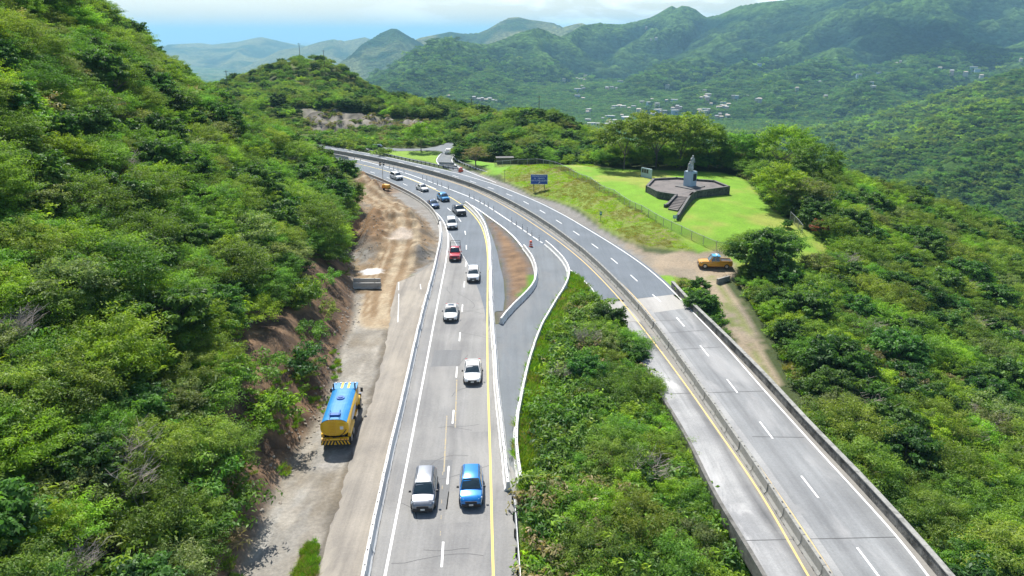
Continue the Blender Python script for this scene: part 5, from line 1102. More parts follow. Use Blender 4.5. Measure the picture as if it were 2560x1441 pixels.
xg, yg = U(722, 1441); guardrail('guardrail', [(xg - .2, yg - 1.2), (xg, yg), U(733, 1415, .3)], 'dark end of a rusted guardrail beside the grass tuft on the gravel', mat=pbr('dark_teal_steel', (.05, .08, .09, 1), .5, metal=.5))
# flexible lane posts
pm = MB(); pm.tube([(0, 0, 0), (0, 0, 1.0)], [.055, .045], 6); pmm = pm.mesh('post', pbr('dull_post_plastic', (.20, .17, .16, 1), .6)); bm_ = MB(); bm_.tube([(0, 0, 0), (0, 0, .05)], .13, 8); bmm = bm_.mesh('base', M_dark)
bn = MB(); bn.tube([(0, 0, .72), (0, 0, .86)], .062, 6); bnm = bn.mesh('reflective_band', M_white)
q = post_line; d = np.r_[0, np.cumsum(np.hypot(*np.diff(q, axis=0).T))]; s = 1.5; k = 0; np_ = 0
while s < d[-1] - 1:
    if (k % 9) < 6:
        np_ += 1
        e = empty('lane_post', (np.interp(s, d, q[:, 0]), np.interp(s, d, q[:, 1]), 0.021), label=('slim grey post, number %d from the ramp tip along the white line' % np_) if np_ <= 12 else 'slim grey flexible post on the far part of the white dividing line', cat='lane post', group='flexible posts along the dividing line'); link('post', pmm, e); link('base', bmm, e); link('reflective_band', bnm, e)
    s += 2.4 if k % 3 else 3.4; k += 1
# chain-link fence on the bank
M_mesh = bpy.data.materials.new('chain_link'); M_mesh.use_nodes = True; t = M_mesh.node_tree; b = t.nodes['Principled BSDF']; b.inputs['Base Color'].default_value = (.13, .14, .12, 1); b.inputs['Metallic'].default_value = .1; b.inputs['Roughness'].default_value = .6
def fence(name, pts, h, label, sp=2.6, step=.28, wire=.026):
    q = smooth_line(pts, sp, 0); e = empty(name, (q[0][0], q[0][1], zat(*q[0])), label=label, cat='fence'); o = np.array(e.location)
    rl = MB(); tops = [(p[0] - o[0], p[1] - o[1], zat(*p) + h - o[2]) for p in q]; rl.tube(tops, .035, 5); rl.build('top_rail', M_steel, e)
    mm = MB()
    for i in range(len(q) - 1):
        a, b = q[i], q[i + 1]; za, zb = zat(*a), zat(*b); L_ = math.dist(a, b); n = int(L_ / step); A3 = Vector((a[0] - o[0], a[1] - o[1], za - o[2])); B3 = Vector((b[0] - o[0], b[1] - o[1], zb - o[2]))
        k = h / L_
        for j in range(-int(h / step) - 1, n + 1):     # crossing diagonals clipped to the bay
            for sgn in (0, 1):
                s0 = j * step; s1 = s0 + h; t0, t1 = 0.0, 1.0
                if s0 < 0: t0 = -s0 / h
                if s1 > L_: t1 = (L_ - s0) / h
                if t1 - t0 < .05: continue
                f0, f1 = (s0 + t0 * h) / L_, (s0 + t1 * h) / L_
                z0, z1 = (t0 * h, t1 * h) if sgn else (h - t0 * h, h - t1 * h)
                p0 = A3.lerp(B3, f0) + Vector((0, 0, z0)); p1 = A3.lerp(B3, f1) + Vector((0, 0, z1)); w_ = Vector((0, 0, wire))
                mm.add([p0 - w_, p1 - w_, p1 + w_, p0 + w_], [(0, 1, 2, 3)])
    me = mm.mesh('mesh', M_mesh, fix=False); link('wire_mesh', me, e)
    for p in q:
        pm_ = MB(); pm_.tube([(p[0] - o[0], p[1] - o[1], zat(*p) - .3 - o[2]), (p[0] - o[0], p[1] - o[1], zat(*p) + h + .08 - o[2])], .05, 6); pm_.build('post', M_steel, e)
    return e
FP = [(1237, 419, 1.0), (1268, 413.5, 2.0), (1300, 410.5, 2.8), (1340, 410, 3.1), (1380, 417, 3.3), (1420, 430, 3.4), (1470, 456, 3.3), (1530, 490, 3.1), (1600, 531, 2.8), (1680, 575, 2.2), (1740, 606, 1.5), (1790, 627, 1.0), (1850, 640, .6), (1905, 646, .6), (1960, 647, .7)]
fence('chain_link_fence', [U(*p) for p in FP], 1.5, 'long grey chain-link fence curving along the top of the grass bank')
fence('chain_link_fence', [U(1975, 548, 1.9), U(1990, 566, 1.5), U(2005, 585, 1.2)], 1.6, 'short stretch of chain-link fence at the right end of the lawn')
# ------------------------------------------------------------------ blue sign
M_sblue = pbr('sign_blue', (0.012, 0.075, 0.36, 1), .4, var=.05); M_swhite = pbr('sign_white', (0.72, 0.78, 0.82, 1), .5); M_pole = pbr('dark_post_steel', (.07, .07, .065, 1), .7)
def text_mesh(txt, size, mat):
    cu = bpy.data.curves.new('txt', 'FONT'); cu.body = txt; cu.size = size; cu.align_x = 'CENTER'; cu.align_y = 'CENTER'; cu.extrude = .004; cu.space_character = 1.12
    ob = bpy.data.objects.new('txt', cu); C.objects.link(ob); dg = bpy.context.evaluated_depsgraph_get(); me = bpy.data.meshes.new_from_object(ob.evaluated_get(dg)); bpy.data.objects.remove(ob); bpy.data.curves.remove(cu)
    me.materials.clear(); me.materials.append(mat); return me
sx0, sy0 = U(1334, 486, .1); sx1, sy1 = U(1361, 483, .1); sa = math.atan2(sy1 - sy0, sx1 - sx0) * 0 + R(-4); smx, smy = (sx0 + sx1) / 2, (sy0 + sy1) / 2
e = empty('road_sign', (smx, smy, 0), sa, label='blue road sign on two posts naming the monument, on the grass bank', cat='sign')
pw = 3.75; mb = MB(); mb.box((0, 0, 3.3), (pw, .06, 2.15)); mb.build('panel', M_sblue, e)
mb = MB(); mb.box((0, -.036, 4.355), (pw, .012, .045)); mb.box((0, -.036, 2.245), (pw, .012, .045)); mb.box((-pw / 2 + .02, -.036, 3.3), (.04, .012, 2.06)); mb.box((pw / 2 - .02, -.036, 3.3), (.04, .012, 2.06)); mb.build('border', M_swhite, e)
for sx in (-1.2, 1.2):
    mb = MB(); mb.box((sx, .08, 1.9), (.13, .10, 4.6)); mb.build('post', M_pole, e)
for i, (tx_, sz) in enumerate((('MONUMENTO', .44), ('AL  JIBARO', .44), ('PUERTORRIQUEÑO', .44))):
    me = text_mesh(tx_, sz, M_swhite); o = link('lettering', me, e); o.rotation_euler = (R(90), 0, 0); o.location = (0, -.036, 4.02 - i * .5)
mb = MB(); mb.add([(-.05 - .16, -.04, 2.42), (-.16 + .07, -.04, 2.36), (.12, -.04, 2.66), (0.02, -.04, 2.74)], [(0, 1, 2, 3)]); mb.add([(.22, -.041, 2.82), (-.04, -.041, 2.78), (.18, -.041, 2.56)], [(0, 1, 2)]); mb.build('arrow', M_swhite, e)
def small_sign(px, py, z, w_, h_, hp, col_, label, face=0.0, name='small_sign', panel=True):
    x, y = U(px, py, z); e = empty(name, (x, y, zat(x, y)), face, label=label, cat='sign')
    mb = MB(); mb.tube([(0, .03, -.2), (0, .03, hp)], .035, 6); mb.build('post', M_pole if col_ else M_steel, e)
    if panel: mb = MB(); mb.box((0, 0, hp - h_ / 2), (w_, .03, h_)); mb.build('panel', pbr('sign_%s' % px, col_, .5), e); mb = MB(); mb.box((0, -.018, hp - h_ / 2 + .05), (w_ * .55, .01, h_ * .35)); mb.build('symbol', M_swhite, e)
    return e
small_sign(1501, 561, .2, .45, .75, 1.9, (.03, .22, .13, 1), 'small green marker sign on a thin post low on the grass bank')
small_sign(1687, 551, 2.6, .75, .62, 1.0, (.30, .42, .48, 1), 'small pale blue sign on the lawn in front of the terrace steps')
x, y = U(1262, 459, 0); e = empty('marker_pole', (x, y, 0), label='thin bare pole standing on the gravel left of the blue sign', cat='pole'); mb = MB(); mb.tube([(0, 0, 0), (0, 0, 3.4)], .05, 6); mb.build('pole', M_pole, e); mb = MB(); mb.tube([(0, 0, -.05), (0, 0, .08)], .3, 10); mb.build('base', M_white, e)
# traffic drums and plastic barriers
M_or = pbr('orange_plastic', (0.75, 0.10, 0.03, 1), .5)
def drum(px, py, label, s=1.0, **k):
    x, y = U(px, py); e = empty('traffic_drum', (x, y, 0.02), label=label, cat='traffic drum', **k)
    rings = [(0, .33), (.08, .33), (.09, .29), (.42, .27), (.44, .255), (.75, .24), (.77, .225), (1.0, .20), (1.02, .12)]
    mb = MB(); mb.loft([[(r0 * math.cos(a), r0 * math.sin(a), z_) for a in np.linspace(0, 2 * math.pi, 13)[:-1]] for z_, r0 in rings]); mb.build('body', M_or, e, smooth=True, angle=40)
    for za, ra in ((.28, .292), (.62, .262)):
        mb = MB(); mb.loft([[(r0 * math.cos(a), r0 * math.sin(a), z_) for a in np.linspace(0, 2 * math.pi, 13)[:-1]] for z_, r0 in ((za - .07, ra), (za + .07, ra - .008))]); mb.build('white_band', M_white, e)
    return e
drum(1327, 617, 'orange traffic drum with white bands in the middle of the ramp')
drum(1339, 606, 'weather-worn orange drum at the tip of the ramp barrier') if False else None
def water_barrier(px, py, ang, L_, label):
    x, y = U(px, py); e = empty('plastic_barrier', (x, y, .02), ang, label=label, cat='plastic barrier')
    mb = MB(); mb.loft([[(xx, p[0], p[1]) for p in [(-.3, 0), (.3, 0), (.3, .2), (.14, .45), (.12, 1.05), (-.12, 1.05), (-.14, .45), (-.3, .2)]] for xx in (-L_ / 2, -L_ / 2 + .1, L_ / 2 - .1, L_ / 2)]); mb.build('body', M_or, e)
    mb = MB(); mb.box((0, 0, .75), (L_ * .9, .30, .14)); mb.build('white_band', M_white, e); return e
water_barrier(1152, 430, R(65), 1.6, 'orange plastic barrier closing the corner of the side road')
water_barrier(901, 374, R(5), 2.0, 'orange plastic barrier by the dark parked car under the trees')
water_barrier(909, 373, R(-25), 1.2, 'second orange plastic barrier nearer the dark parked car')
# light tower
x, y = U(966, 476); zt = zat(x, y) + .1; e = empty('light_tower', (x, y, zt), R(-35), label='yellow trailer light tower with four lamps beside the earth heap', cat='light tower')
M_ymach = pbr('machine_yellow', (0.72, 0.36, 0.03, 1), .45, var=.1)
mb = MB(); mb.loft([[(xx, yy * w_, zz) for yy, zz in ((-.6, .5), (.6, .5), (.62, 1.0), (.45, 1.3), (-.45, 1.3), (-.62, 1.0))] for xx, w_ in ((-.9, .8), (-.8, 1), (.8, 1), (.9, .8))]); mb.build('housing', M_ymach, e)
mb = MB(); mb.box((0, 0, .42), (2.4, .9, .12)); mb.box((1.5, 0, .42), (1.0, .1, .1)); mb.build('frame', M_dark, e)
for sx in (-.62, .62):
    mb = MB(); mb.tube([(-.1, sx, .3), (-.1, sx + (.16 if sx > 0 else -.16), .3)], .3, 12); mb.build('wheel', M_dark, e)
mb = MB(); mb.tube([(-.9, 0, .5), (-.9, 0, 6.3)], [.09, .05], 6); mb.tube([(-.9, -.75, 6.2), (-.9, .75, 6.2)], .03, 5); mb.tube([(-.9, -.6, 5.75), (-.9, .6, 5.75)], .03, 5); mb.build('mast', M_steel, e)
for yy in (-.55, .55):
    for zz in (5.75, 6.25):
        mb = MB(); mb.box((-.95, yy, zz), (.2, .42, .34)); l_ = mb.build('lamp', M_pole, e); mb = MB(); mb.box((-1.055, yy, zz), (.01, .36, .28)); mb.build('lens', M_swhite, l_)
# utility poles
def pole(px, py, r0, h, label, arms=True):
    x, y, z = UR(px, py, r0); zb = zat(x, y); h = max(h, z - zb) if z - zb > 2 else h; e = empty('utility_pole', (x, y, zb), R(20), label=label, cat='utility pole')
    mb = MB(); mb.tube([(0, 0, -.5), (0, 0, h)], [.17, .11], 7); mb.build('pole', pbr('dark_wood_pole', (.09, .075, .06, 1), .9), e)
    if arms:
        mb = MB(); mb.box((0, 0, h - .5), (2.0, .12, .14)); mb.build('crossarm', M_rust, e)
    return e
pole(811, 160, 415, 12, 'dark utility pole in front of the round wooded knoll')
pole(747, 108, 437, 10, 'thin utility pole on the top of the round wooded knoll')
pole(565, 182, 400, 9, 'utility pole at the left foot of the wooded knoll')
pole(1179, 246, 320, 9, 'utility pole rising from the woods left of the side-road rise')
pole(1348, 240, 285, 9, 'utility pole on top of the wooded rise right of the side road')
# ------------------------------------------------------------------ monument
ZL = 3.2; ZW = ZL + 1.45
M_stone = pbr('dark_rubble_stone', (0.10, 0.10, 0.10, 1), .9, var=.35, vscale=1.5, bump=.05, bscale=2.5, dirt=(.045, .045, .045, 1), dscale=1.6, dpos=(.48, .58))
M_cope = pbr('grey_coping_stone', (0.13, 0.125, 0.12, 1), .9, var=.2, vscale=2)
M_floor = pbr('brown_grey_paving', (0.165, 0.145, 0.135, 1), .9, var=.14, vscale=.6, dirt=(.10, .092, .088, 1), dscale=.5, dpos=(.45, .65))
M_ped = pbr('pale_painted_pedestal', (0.42, 0.54, 0.61, 1), .7, var=.06, vscale=1.5, dirt=(.3, .4, .45, 1), dscale=1.2, dpos=(.6, .75))
M_stat = pbr('weathered_stone_statue', (0.44, 0.445, 0.43, 1), .85, var=.2, vscale=2, bump=.03, bscale=6, dirt=(.17, .17, .17, 1), dscale=1.4, dpos=(.5, .68))
WALL = [(1691, 485.5), (1646, 478.7), (1617.5, 464.3), (1634.5, 446.3), (1692, 443.7), (1743, 448), (1785, 451), (1822, 465.5), (1741, 476.5), (1733, 481), (1725, 488), (1713, 502), (1702, 514), (1696, 522)]
WP = [Vector((*U(px, py, ZW), 0)) for px, py in WALL]
cxm = sum((p for p in WP[:8]), Vector()) / 8
ter = empty('monument_terrace', (cxm.x, cxm.y, ZL), label='dark stone walled octagonal terrace with steps on the lawn', cat='terrace')
off = Vector((cxm.x, cxm.y, ZL))
def wall_run(name, P, zt, zb, th, mat, par_, cope=None):
    mb = MB(); mc = MB()
    for i in range(len(P) - 1):
        a, b = P[i], P[i + 1]; L_ = (b - a).length; c = (a + b) / 2 - off; ang = math.atan2(b.y - a.y, b.x - a.x)
        za, zb_ = (zt[i], zt[i + 1]) if isinstance(zt, list) else (zt, zt); t_ = (b - a).normalized(); n_ = Vector((-t_.y, t_.x, 0)) * th / 2; e_ = t_ * th * .45
        A, B = a - off - e_, b - off + e_
        def prism(m, zlo, zha, zhb, k):
            vs = []
            for p, zh in ((A, zha), (B, zhb)):
                for sg in (-1, 1):
                    for z_ in (zlo if not isinstance(zlo, tuple) else (zlo[0] if p is A else zlo[1]), zh): vs.append((p.x + n_.x * sg * k, p.y + n_.y * sg * k, z_))
            m.add(vs, [(0, 1, 3, 2), (4, 6, 7, 5), (0, 4, 5, 1), (2, 3, 7, 6), (1, 5, 7, 3), (0, 2, 6, 4)])
        prism(mb, zb - ZL, za - ZL - .08, zb_ - ZL - .08, 1.0)
        prism(mc, (za - ZL - .078, zb_ - ZL - .078), za - ZL + .0, zb_ - ZL + .0, 1.12)
    mb.build(name, mat, par_); mc.build('coping', M_cope, par_)
wall_run('wall', WP[:8] + WP[8:11], ZW, ZL - 1.0, .42, M_stone, ter)
zs_ = [ZW, ZW, ZW - .35, ZW - .8, ZW - 1.0]
wall_run('stair_wall', WP[9:14], [ZW, ZW, ZW - .45, ZW - .9, ZW - 1.05], ZL - 1.3, .38, M_stone, ter)
SL = [Vector((*U(1691, 485.5, ZW), 0)), Vector((*U(1679, 499, ZW - .55), 0)), Vector((*U(1668, 510, ZW - 1.0), 0)), Vector((*U(1663, 511, ZW - 1.0), 0))]
wall_run('stair_wall', SL, [ZW, ZW - .55, ZW - 1.0, ZW - 1.0], ZL - 1.3, .38, M_stone, ter)
fz_ = ZW - .42 - ZL
mb = MB(); fl = [p - off for p in WP[:11]]; mb.add([(p.x, p.y, fz_) for p in fl] + [(p.x, p.y, -.8) for p in fl], [tuple(range(len(fl)))] + [(i, (i + 1) % len(fl), (i + 1) % len(fl) + len(fl), i + len(fl)) for i in range(len(fl))]); mb.build('floor', M_floor, ter)
tl_, tr_ = Vector((*U(1693, 491, ZW - .42), 0)) - off, Vector((*U(1719, 492, ZW - .42), 0)) - off; bl_, br_ = Vector((*U(1670, 522, ZL), 0)) - off, Vector((*U(1694, 526, ZL), 0)) - off
ns = 9
for i in range(ns):
    f0, f1 = i / ns, (i + 1) / ns; zt_ = fz_ * (1 - f1) + .02
    a, b, c, d_ = tl_.lerp(bl_, f0), tr_.lerp(br_, f0), tr_.lerp(br_, f1), tl_.lerp(bl_, f1); mb = MB()
    mb.add([(p.x, p.y, zt_) for p in (a, b, c, d_)] + [(p.x, p.y, -.9) for p in (a, b, c, d_)], [(0, 1, 2, 3), (4, 7, 6, 5), (0, 4, 5, 1), (1, 5, 6, 2), (2, 6, 7, 3), (3, 7, 4, 0)]); mb.build('step', M_floor, ter)
px_, py_ = U(1724, 466.5, ZW - .42); stx, sty = px_ - off.x, py_ - off.y
mon = empty('monument', (px_, py_, ZW - .42), R(38), label='tall grey statue of a standing and a seated figure on a pale blue pedestal', cat='monument')
mb = MB(); mb.box((-.2, -.3, .07), (4.6, 4.0, .18)); mb.build('plinth', M_cope, mon)
mb = MB(); mb.box((0, 0, 1.62), (1.85, 1.85, 2.95)); mb.box((0, 0, 3.13), (1.72, 1.72, .10)); mb.build('pedestal', M_ped, mon)
mb = MB(); mb.box((.25, -.945, 2.0), (1.0, .05, 1.45)); mb.build('plaque', pbr('dark_bronze_plaque', (.02, .03, .05, 1), .4, metal=.5), mon)
def skin(name, chains, par_, mat, loc, sub=2):
    vs, es, rs = [], [], []; 
    for ch_ in chains:
        prev = None
        for p, r0 in ch_:
            if isinstance(p, int): prev = p; continue
            vs.append(p); rs.append(r0); i = len(vs) - 1
            if prev is not None: es.append((prev, i))
            prev = i
    me = bpy.data.meshes.new(name); me.from_pydata(vs, es, []); ob = bpy.data.objects.new(name, me); C.objects.link(ob)
    md = ob.modifiers.new('s', 'SKIN'); sv_ = me.skin_vertices[0].data
    for i, r0 in enumerate(rs): sv_[i].radius = (r0, r0) if not isinstance(r0, tuple) else r0
    sv_[0].use_root = True
    sb = ob.modifiers.new('u', 'SUBSURF'); sb.levels = sb.render_levels = sub
    dg = bpy.context.evaluated_depsgraph_get(); m2 = bpy.data.meshes.new_from_object(ob.evaluated_get(dg)); bpy.data.objects.remove(ob)
    m2.materials.clear(); m2.materials.append(mat); m2.polygons.foreach_set('use_smooth', [True] * len(m2.polygons)); o = link(name, m2, par_); o.location = loc; return o
# standing man: long coat, arm bent to the chest, head bowed a little
skin('standing_figure', [
    [((0, 0, 1.55), (.34, .27)), ((0, 0, 2.1), (.36, .27)), ((0, 0, 2.55), (.42, .25)), ((0, -.03, 2.78), .15), ((0, -.08, 3.0), (.19, .21)), ((0, -.09, 3.18), (.15, .18))],
    [(0, 0), ((0, 0, 1.0), (.40, .31)), ((0, 0, .4), (.42, .34)), ((0, 0, 0.0), (.40, .34))],
    [(2, 0), ((.42, 0, 2.45), .15), ((.50, -.12, 1.95), .12), ((.38, -.34, 1.72), .09), ((.30, -.40, 1.70), .08)],
    [(2, 0), ((-.42, 0, 2.45), .15), ((-.50, -.10, 1.95), .12), ((-.36, -.36, 2.12), .09), ((-.25, -.42, 2.2), .08)]], mon, M_stat, (.38, .10, 3.18))
# seated woman holding a child
skin('seated_figure', [
    [((0, 0, .72), (.36, .34)), ((0, .02, 1.15), (.30, .25)), ((0, 0, 1.50), (.33, .23)), ((0, -.02, 1.70), .12), ((0, -.07, 1.90), (.17, .19)), ((0, -.06, 2.05), (.14, .16))],
    [(0, 0), ((.05, -.38, .78), (.36, .26)), ((.05, -.66, .60), (.32, .24)), ((.02, -.68, .0), (.32, .26))],
    [(0, 0), ((0, .05, .3), (.46, .36)), ((0, .05, 0), (.46, .38))],
    [(2, 0), ((.34, -.02, 1.42), .12), ((.40, -.18, 1.10), .11), ((.15, -.42, 1.05), .09)],
    [(2, 0), ((-.34, -.02, 1.42), .12), ((-.42, -.16, 1.12), .11), ((-.12, -.44, 1.18), .09), ((.05, -.46, 1.25), .16), ((.14, -.44, 1.45), .12)]], mon, M_stat, (-.45, .05, 3.18))
# notice board wall
x0, y0 = U(1603, 443.5, ZL); x1, y1 = U(1628, 449, ZL); L_ = math.dist((x0, y0), (x1, y1)); e = empty('notice_wall', ((x0 + x1) / 2, (y0 + y1) / 2, zat((x0 + x1) / 2, (y0 + y1) / 2)), math.atan2(y1 - y0, x1 - x0), label='white free-standing wall with three dark panels left of the terrace', cat='notice board')
mb = MB(); mb.box((0, 0, .95), (L_, .3, 2.3)); mb.build('wall', M_ped, e)
for k in range(3):
    mb = MB(); mb.box((-L_ * .33 + k * L_ * .23, -.165, 1.45), (L_ * .18, .04, .85)); mb.build('panel', M_pole, e)
# small building in the woods
xh, yh, zh = UR(1250, 333, 262); e = empty('hut', (xh, yh, zat(xh, yh)), R(-20), label='small pinkish-roofed hut almost buried in the woods', cat='hut')
hz0 = max(3.0, zh - zat(xh, yh)); mb = MB(); mb.box((0, 0, hz0 / 2), (4.0, 4.0, hz0)); mb.build('wall', pbr('hut_wall', (.4, .36, .33, 1), .9), e); mb = MB(); mb.box((0, 0, hz0 + .15), (4.6, 4.6, .3)); mb.build('roof', pbr('hut_roof', (.42, .36, .34, 1), .9), e)
x, y = U(1262, 400, 2); e = empty('wooden_shed', (x, y, zat(x, y)), R(5), label='low grey wooden shelter behind the left end of the fence', cat='shed'); mb = MB(); mb.box((0, 0, .8), (4.2, 2.0, 1.6)); mb.build('wall', pbr('grey_boards', (.13, .12, .11, 1), .9, var=.3, vscale=6), e); mb = MB(); mb.box((0, 0, 1.7), (4.8, 2.6, .16)); mb.build('roof', M_cope, e)
# ------------------------------------------------------------------ village houses
HW = [pbr('house_wall_%s' % n_, c_, .8) for n_, c_ in (('white', (.45, .44, .41, 1)), ('cream', (.55, .48, .38, 1)), ('pink', (.55, .38, .33, 1)), ('blue', (.38, .50, .58, 1)))]
HR = [pbr('house_roof_%s' % n_, c_, .8) for n_, c_ in (('white', (.55, .53, .50, 1)), ('tan', (.58, .48, .38, 1)), ('rust', (.45, .24, .17, 1)), ('grey', (.40, .40, .40, 1)))]
M_win = pbr('dark_window', (.03, .035, .04, 1), .3)
HP = []
for v in range(4):
    wd_, dp, ht = ((13, 9, 3.6), (16, 10, 6.2), (11, 8, 3.4), (22, 10, 4.2))[v]
    bod = MB(); bod.box((0, 0, ht / 2 - 6), (wd_, dp, ht + 12)); roof = MB()
    if v in (1, 3): roof.box((0, 0, ht + .3), (wd_ + 1, dp + 1, .5))
    else:
        roof.add([(-wd_ / 2 - .6, -dp / 2 - .6, ht), (wd_ / 2 + .6, -dp / 2 - .6, ht), (wd_ / 2 + .6, dp / 2 + .6, ht), (-wd_ / 2 - .6, dp / 2 + .6, ht), (-wd_ / 2 + 1, 0, ht + 2), (wd_ / 2 - 1, 0, ht + 2)], [(0, 1, 5, 4), (2, 3, 4, 5), (1, 2, 5), (3, 0, 4), (0, 3, 2, 1)])
    win = MB(); win.box((0, -dp / 2 - .03, ht * .5), (wd_ * .12, .08, 1.3))
    HP.append((bod.mesh('house_wall', HW[v]), roof.mesh('house_roof', HR[(v * 3 + 1) % 4] if v != 3 else HR[0]), win.mesh('house_window', M_win), wd_))
# seen positions (photo pixels)
hs = []
z7 = lambda x, y: (1400 + x * .1953, 180 + y * .1953)
for x, y in ((215,110),(245,120),(275,118),(310,130),(325,85),(50,130),(770,155),(280,210),(225,262),(300,245),(220,340),(295,370),(600,238),(660,240),(720,240),(1370,222),(1845,282),(1175,383),(1045,425),(1140,430),(1360,397),(1460,400),(1240,458),(700,480),(760,470),(805,488),(880,495),(940,485),(680,505),(365,530),(350,545),(1005,522),(1500,480),(1540,490),(1440,500),(1800,365),(1860,350),(1890,345),(1880,370),(1930,445),(2080,430),(2150,455),(2060,465),(2100,480),(2130,495),(2020,485),(2050,490),(1250,530),(1290,540),(1340,545),(1180,578),(1205,572),(1110,578),(1470,550),(1850,515),(1900,520),(1790,550),(1830,545),(1780,530),(1870,550),(590,605),(650,608),(545,630),(840,630),(830,620),(900,630),(790,590),(700,662),(625,668),(650,685),(600,710),(690,715),(400,705),(355,662),(480,708),(560,805),(1310,632),(1735,625),(1750,640),(1810,645),(1850,645),(2040,590),(2130,590),(2140,600),(2000,610),(2060,615),(2380,338),(2520,395),(2550,388),(2210,350),(2240,350),(640,815),(1560,690)):
    hs.append(z7(x, y))
z8 = lambda x, y: (1300 + x * .4922, y * .4922)
for x, y in ((1780,437),(1790,460),(1520,430),(1550,505),(1405,462),(1720,395),(1930,325),(1910,335),(2130,360),(2190,378),(2300,360),(2320,370),(2340,400),(2260,385),(2540,318),(640,150),(690,205),(665,212),(1215,340),(1820,385)):
    hs.append(z8(x, y))
for x, y in ((1197, 256), (1205, 255), (1215, 258), (1224, 256), (1232, 259), (1238, 261), (1121, 247), (1185, 252)): hs.append((x, y))
def hit_far(px, py):
    d = ray(px, py); hl = math.hypot(d[0], d[1]); rs = np.arange(350, 6000, 4.0); x = d[0] / hl * rs; y = d[1] / hl * rs; zr = CAM_H + d[2] / hl * rs; k = np.nonzero(zfar(x, y) > zr)[0]
    return (x[k[0]], y[k[0]], rs[k[0]]) if len(k) else None
ch_ = hit_far(2300, 125)
if ch_:     # a small cumulus high over the right hand mountain; its shadow lies on the slope
    zc_ = float(zfar(np.array([ch_[0]]), np.array([ch_[1]]))[0]); tt_ = (1700 - zc_) / sdir.z; rc_ = random.Random(3); bm = bmesh.new()
    for k in range(26):
        a_c = rc_.uniform(0, 6.28); o_c = math.sqrt(rc_.random()); R_c = rc_.uniform(45, 95)
        bmesh.ops.create_icosphere(bm, subdivisions=2, radius=R_c, matrix=Matrix.Translation((math.cos(a_c) * o_c * 170 + o_c * 40, math.sin(a_c) * o_c * 260, rc_.uniform(0, 60))))
    me = bpy.data.meshes.new('cloud'); bm.to_mesh(me); bm.free(); me.materials.append(pbr('cloud_white', (.9, .9, .9, 1), 1.0)); me.polygons.foreach_set('use_smooth', [True] * len(me.polygons))
    link('cloud', me, kind='structure', loc=(ch_[0] + sdir.x * tt_, ch_[1] + sdir.y * tt_, 1700))
hr = random.Random(4); HROOT = {}; nH = 0
for px, py in hs:
    h_ = hit_far(px, py + 3)
    if h_ is None or h_[2] > 4200: continue
    v = hr.choice((0, 0, 1, 2, 2, 3)); zb = float(zfar(np.array([h_[0]]), np.array([h_[1]]))[0]) + 3.0 + .0028 * h_[2]; s_ = hr.uniform(.55, .95) * (1 if h_[2] < 2400 else .9)
    lb = ('white-walled house with light hipped roof among the trees of the valley village', 'larger cream flat-roofed house in the valley village', 'small pink house with light pitched roof in the valley village', 'long pale-blue flat-roofed building in the valley village')[v]
    gp_ = ('white houses', 'cream houses', 'pink houses', 'long pale buildings')[v] + ' in the valley village'
    rz_ = hr.uniform(-.5, .5)
    reg = ('left' if px < 1520 else 'middle' if px < 1700 else 'right') + ' ' + ('upper' if py < 262 else 'lower') + ' part'
    if px < 1300: reg = 'small cluster beyond the side road'
    elif px > 1850: reg = 'high right mountainside'
    lb = lb.replace('the valley village', 'the valley, ' + reg).replace('among the trees ', ''); gp_ = gp_.replace('the valley village', 'the valley, ' + reg)
    if v not in HROOT:
        e = empty('house', (h_[0], h_[1], zb), rz_, label=lb, cat='house', group=gp_); link('wall', HP[v][0], e); link('roof', HP[v][1], e); [link('window', HP[v][2], e, loc=(HP[v][3] * (k_ / 4 - .375), 0, 0)) for k_ in range(4)]; e.scale = (s_,) * 3; HROOT[v] = e
    else: copy_tree(HROOT[v], (h_[0], h_[1], zb), rz_, (s_,) * 3, label=lb, cat='house', group=gp_)
    nH += 1
print('houses', nH)
# loose rocks on the gravel and dirt
rkm = []
for k in range(3):
    bm = bmesh.new(); bmesh.ops.create_icosphere(bm, subdivisions=2, radius=1.0); rr0 = random.Random(k)
    for v in bm.verts: v.co *= rr0.uniform(.7, 1.2); v.co.z *= .6
    me = bpy.data.meshes.new('rock'); bm.to_mesh(me); bm.free(); me.materials.append(pbr('pale_rubble', (.27, .235, .19, 1), .9, var=.25, vscale=2)); rkm.append(me)
ax_, ay_ = vr.uniform(-55, -10, 16000), vr.uniform(36, 185, 16000)
wv = fbm(ax_ / 2.5, ay_ / 2.5, 3, 97); k = (((sdist(ax_, ay_, P_dirt) > 0) & (line_dist(ax_, ay_, trk) > 3.3) & (wv > .42)) | ((np.abs(sdist(ax_, ay_, hill_poly) - .3) < 1.0) & (wv > .45) & (ay_ < 130))); ax_, ay_ = ax_[k], ay_[k]; n = len(ax_)
scatter('rubble', rkm, np.c_[ax_, ay_, zq(ax_, ay_)], vr.uniform(0, 6, n), vr.uniform(.04, .17, n), vr.integers(0, 3, n), 'broken pale rocks strewn over the earthworks and foot of the slope', 'rubble')
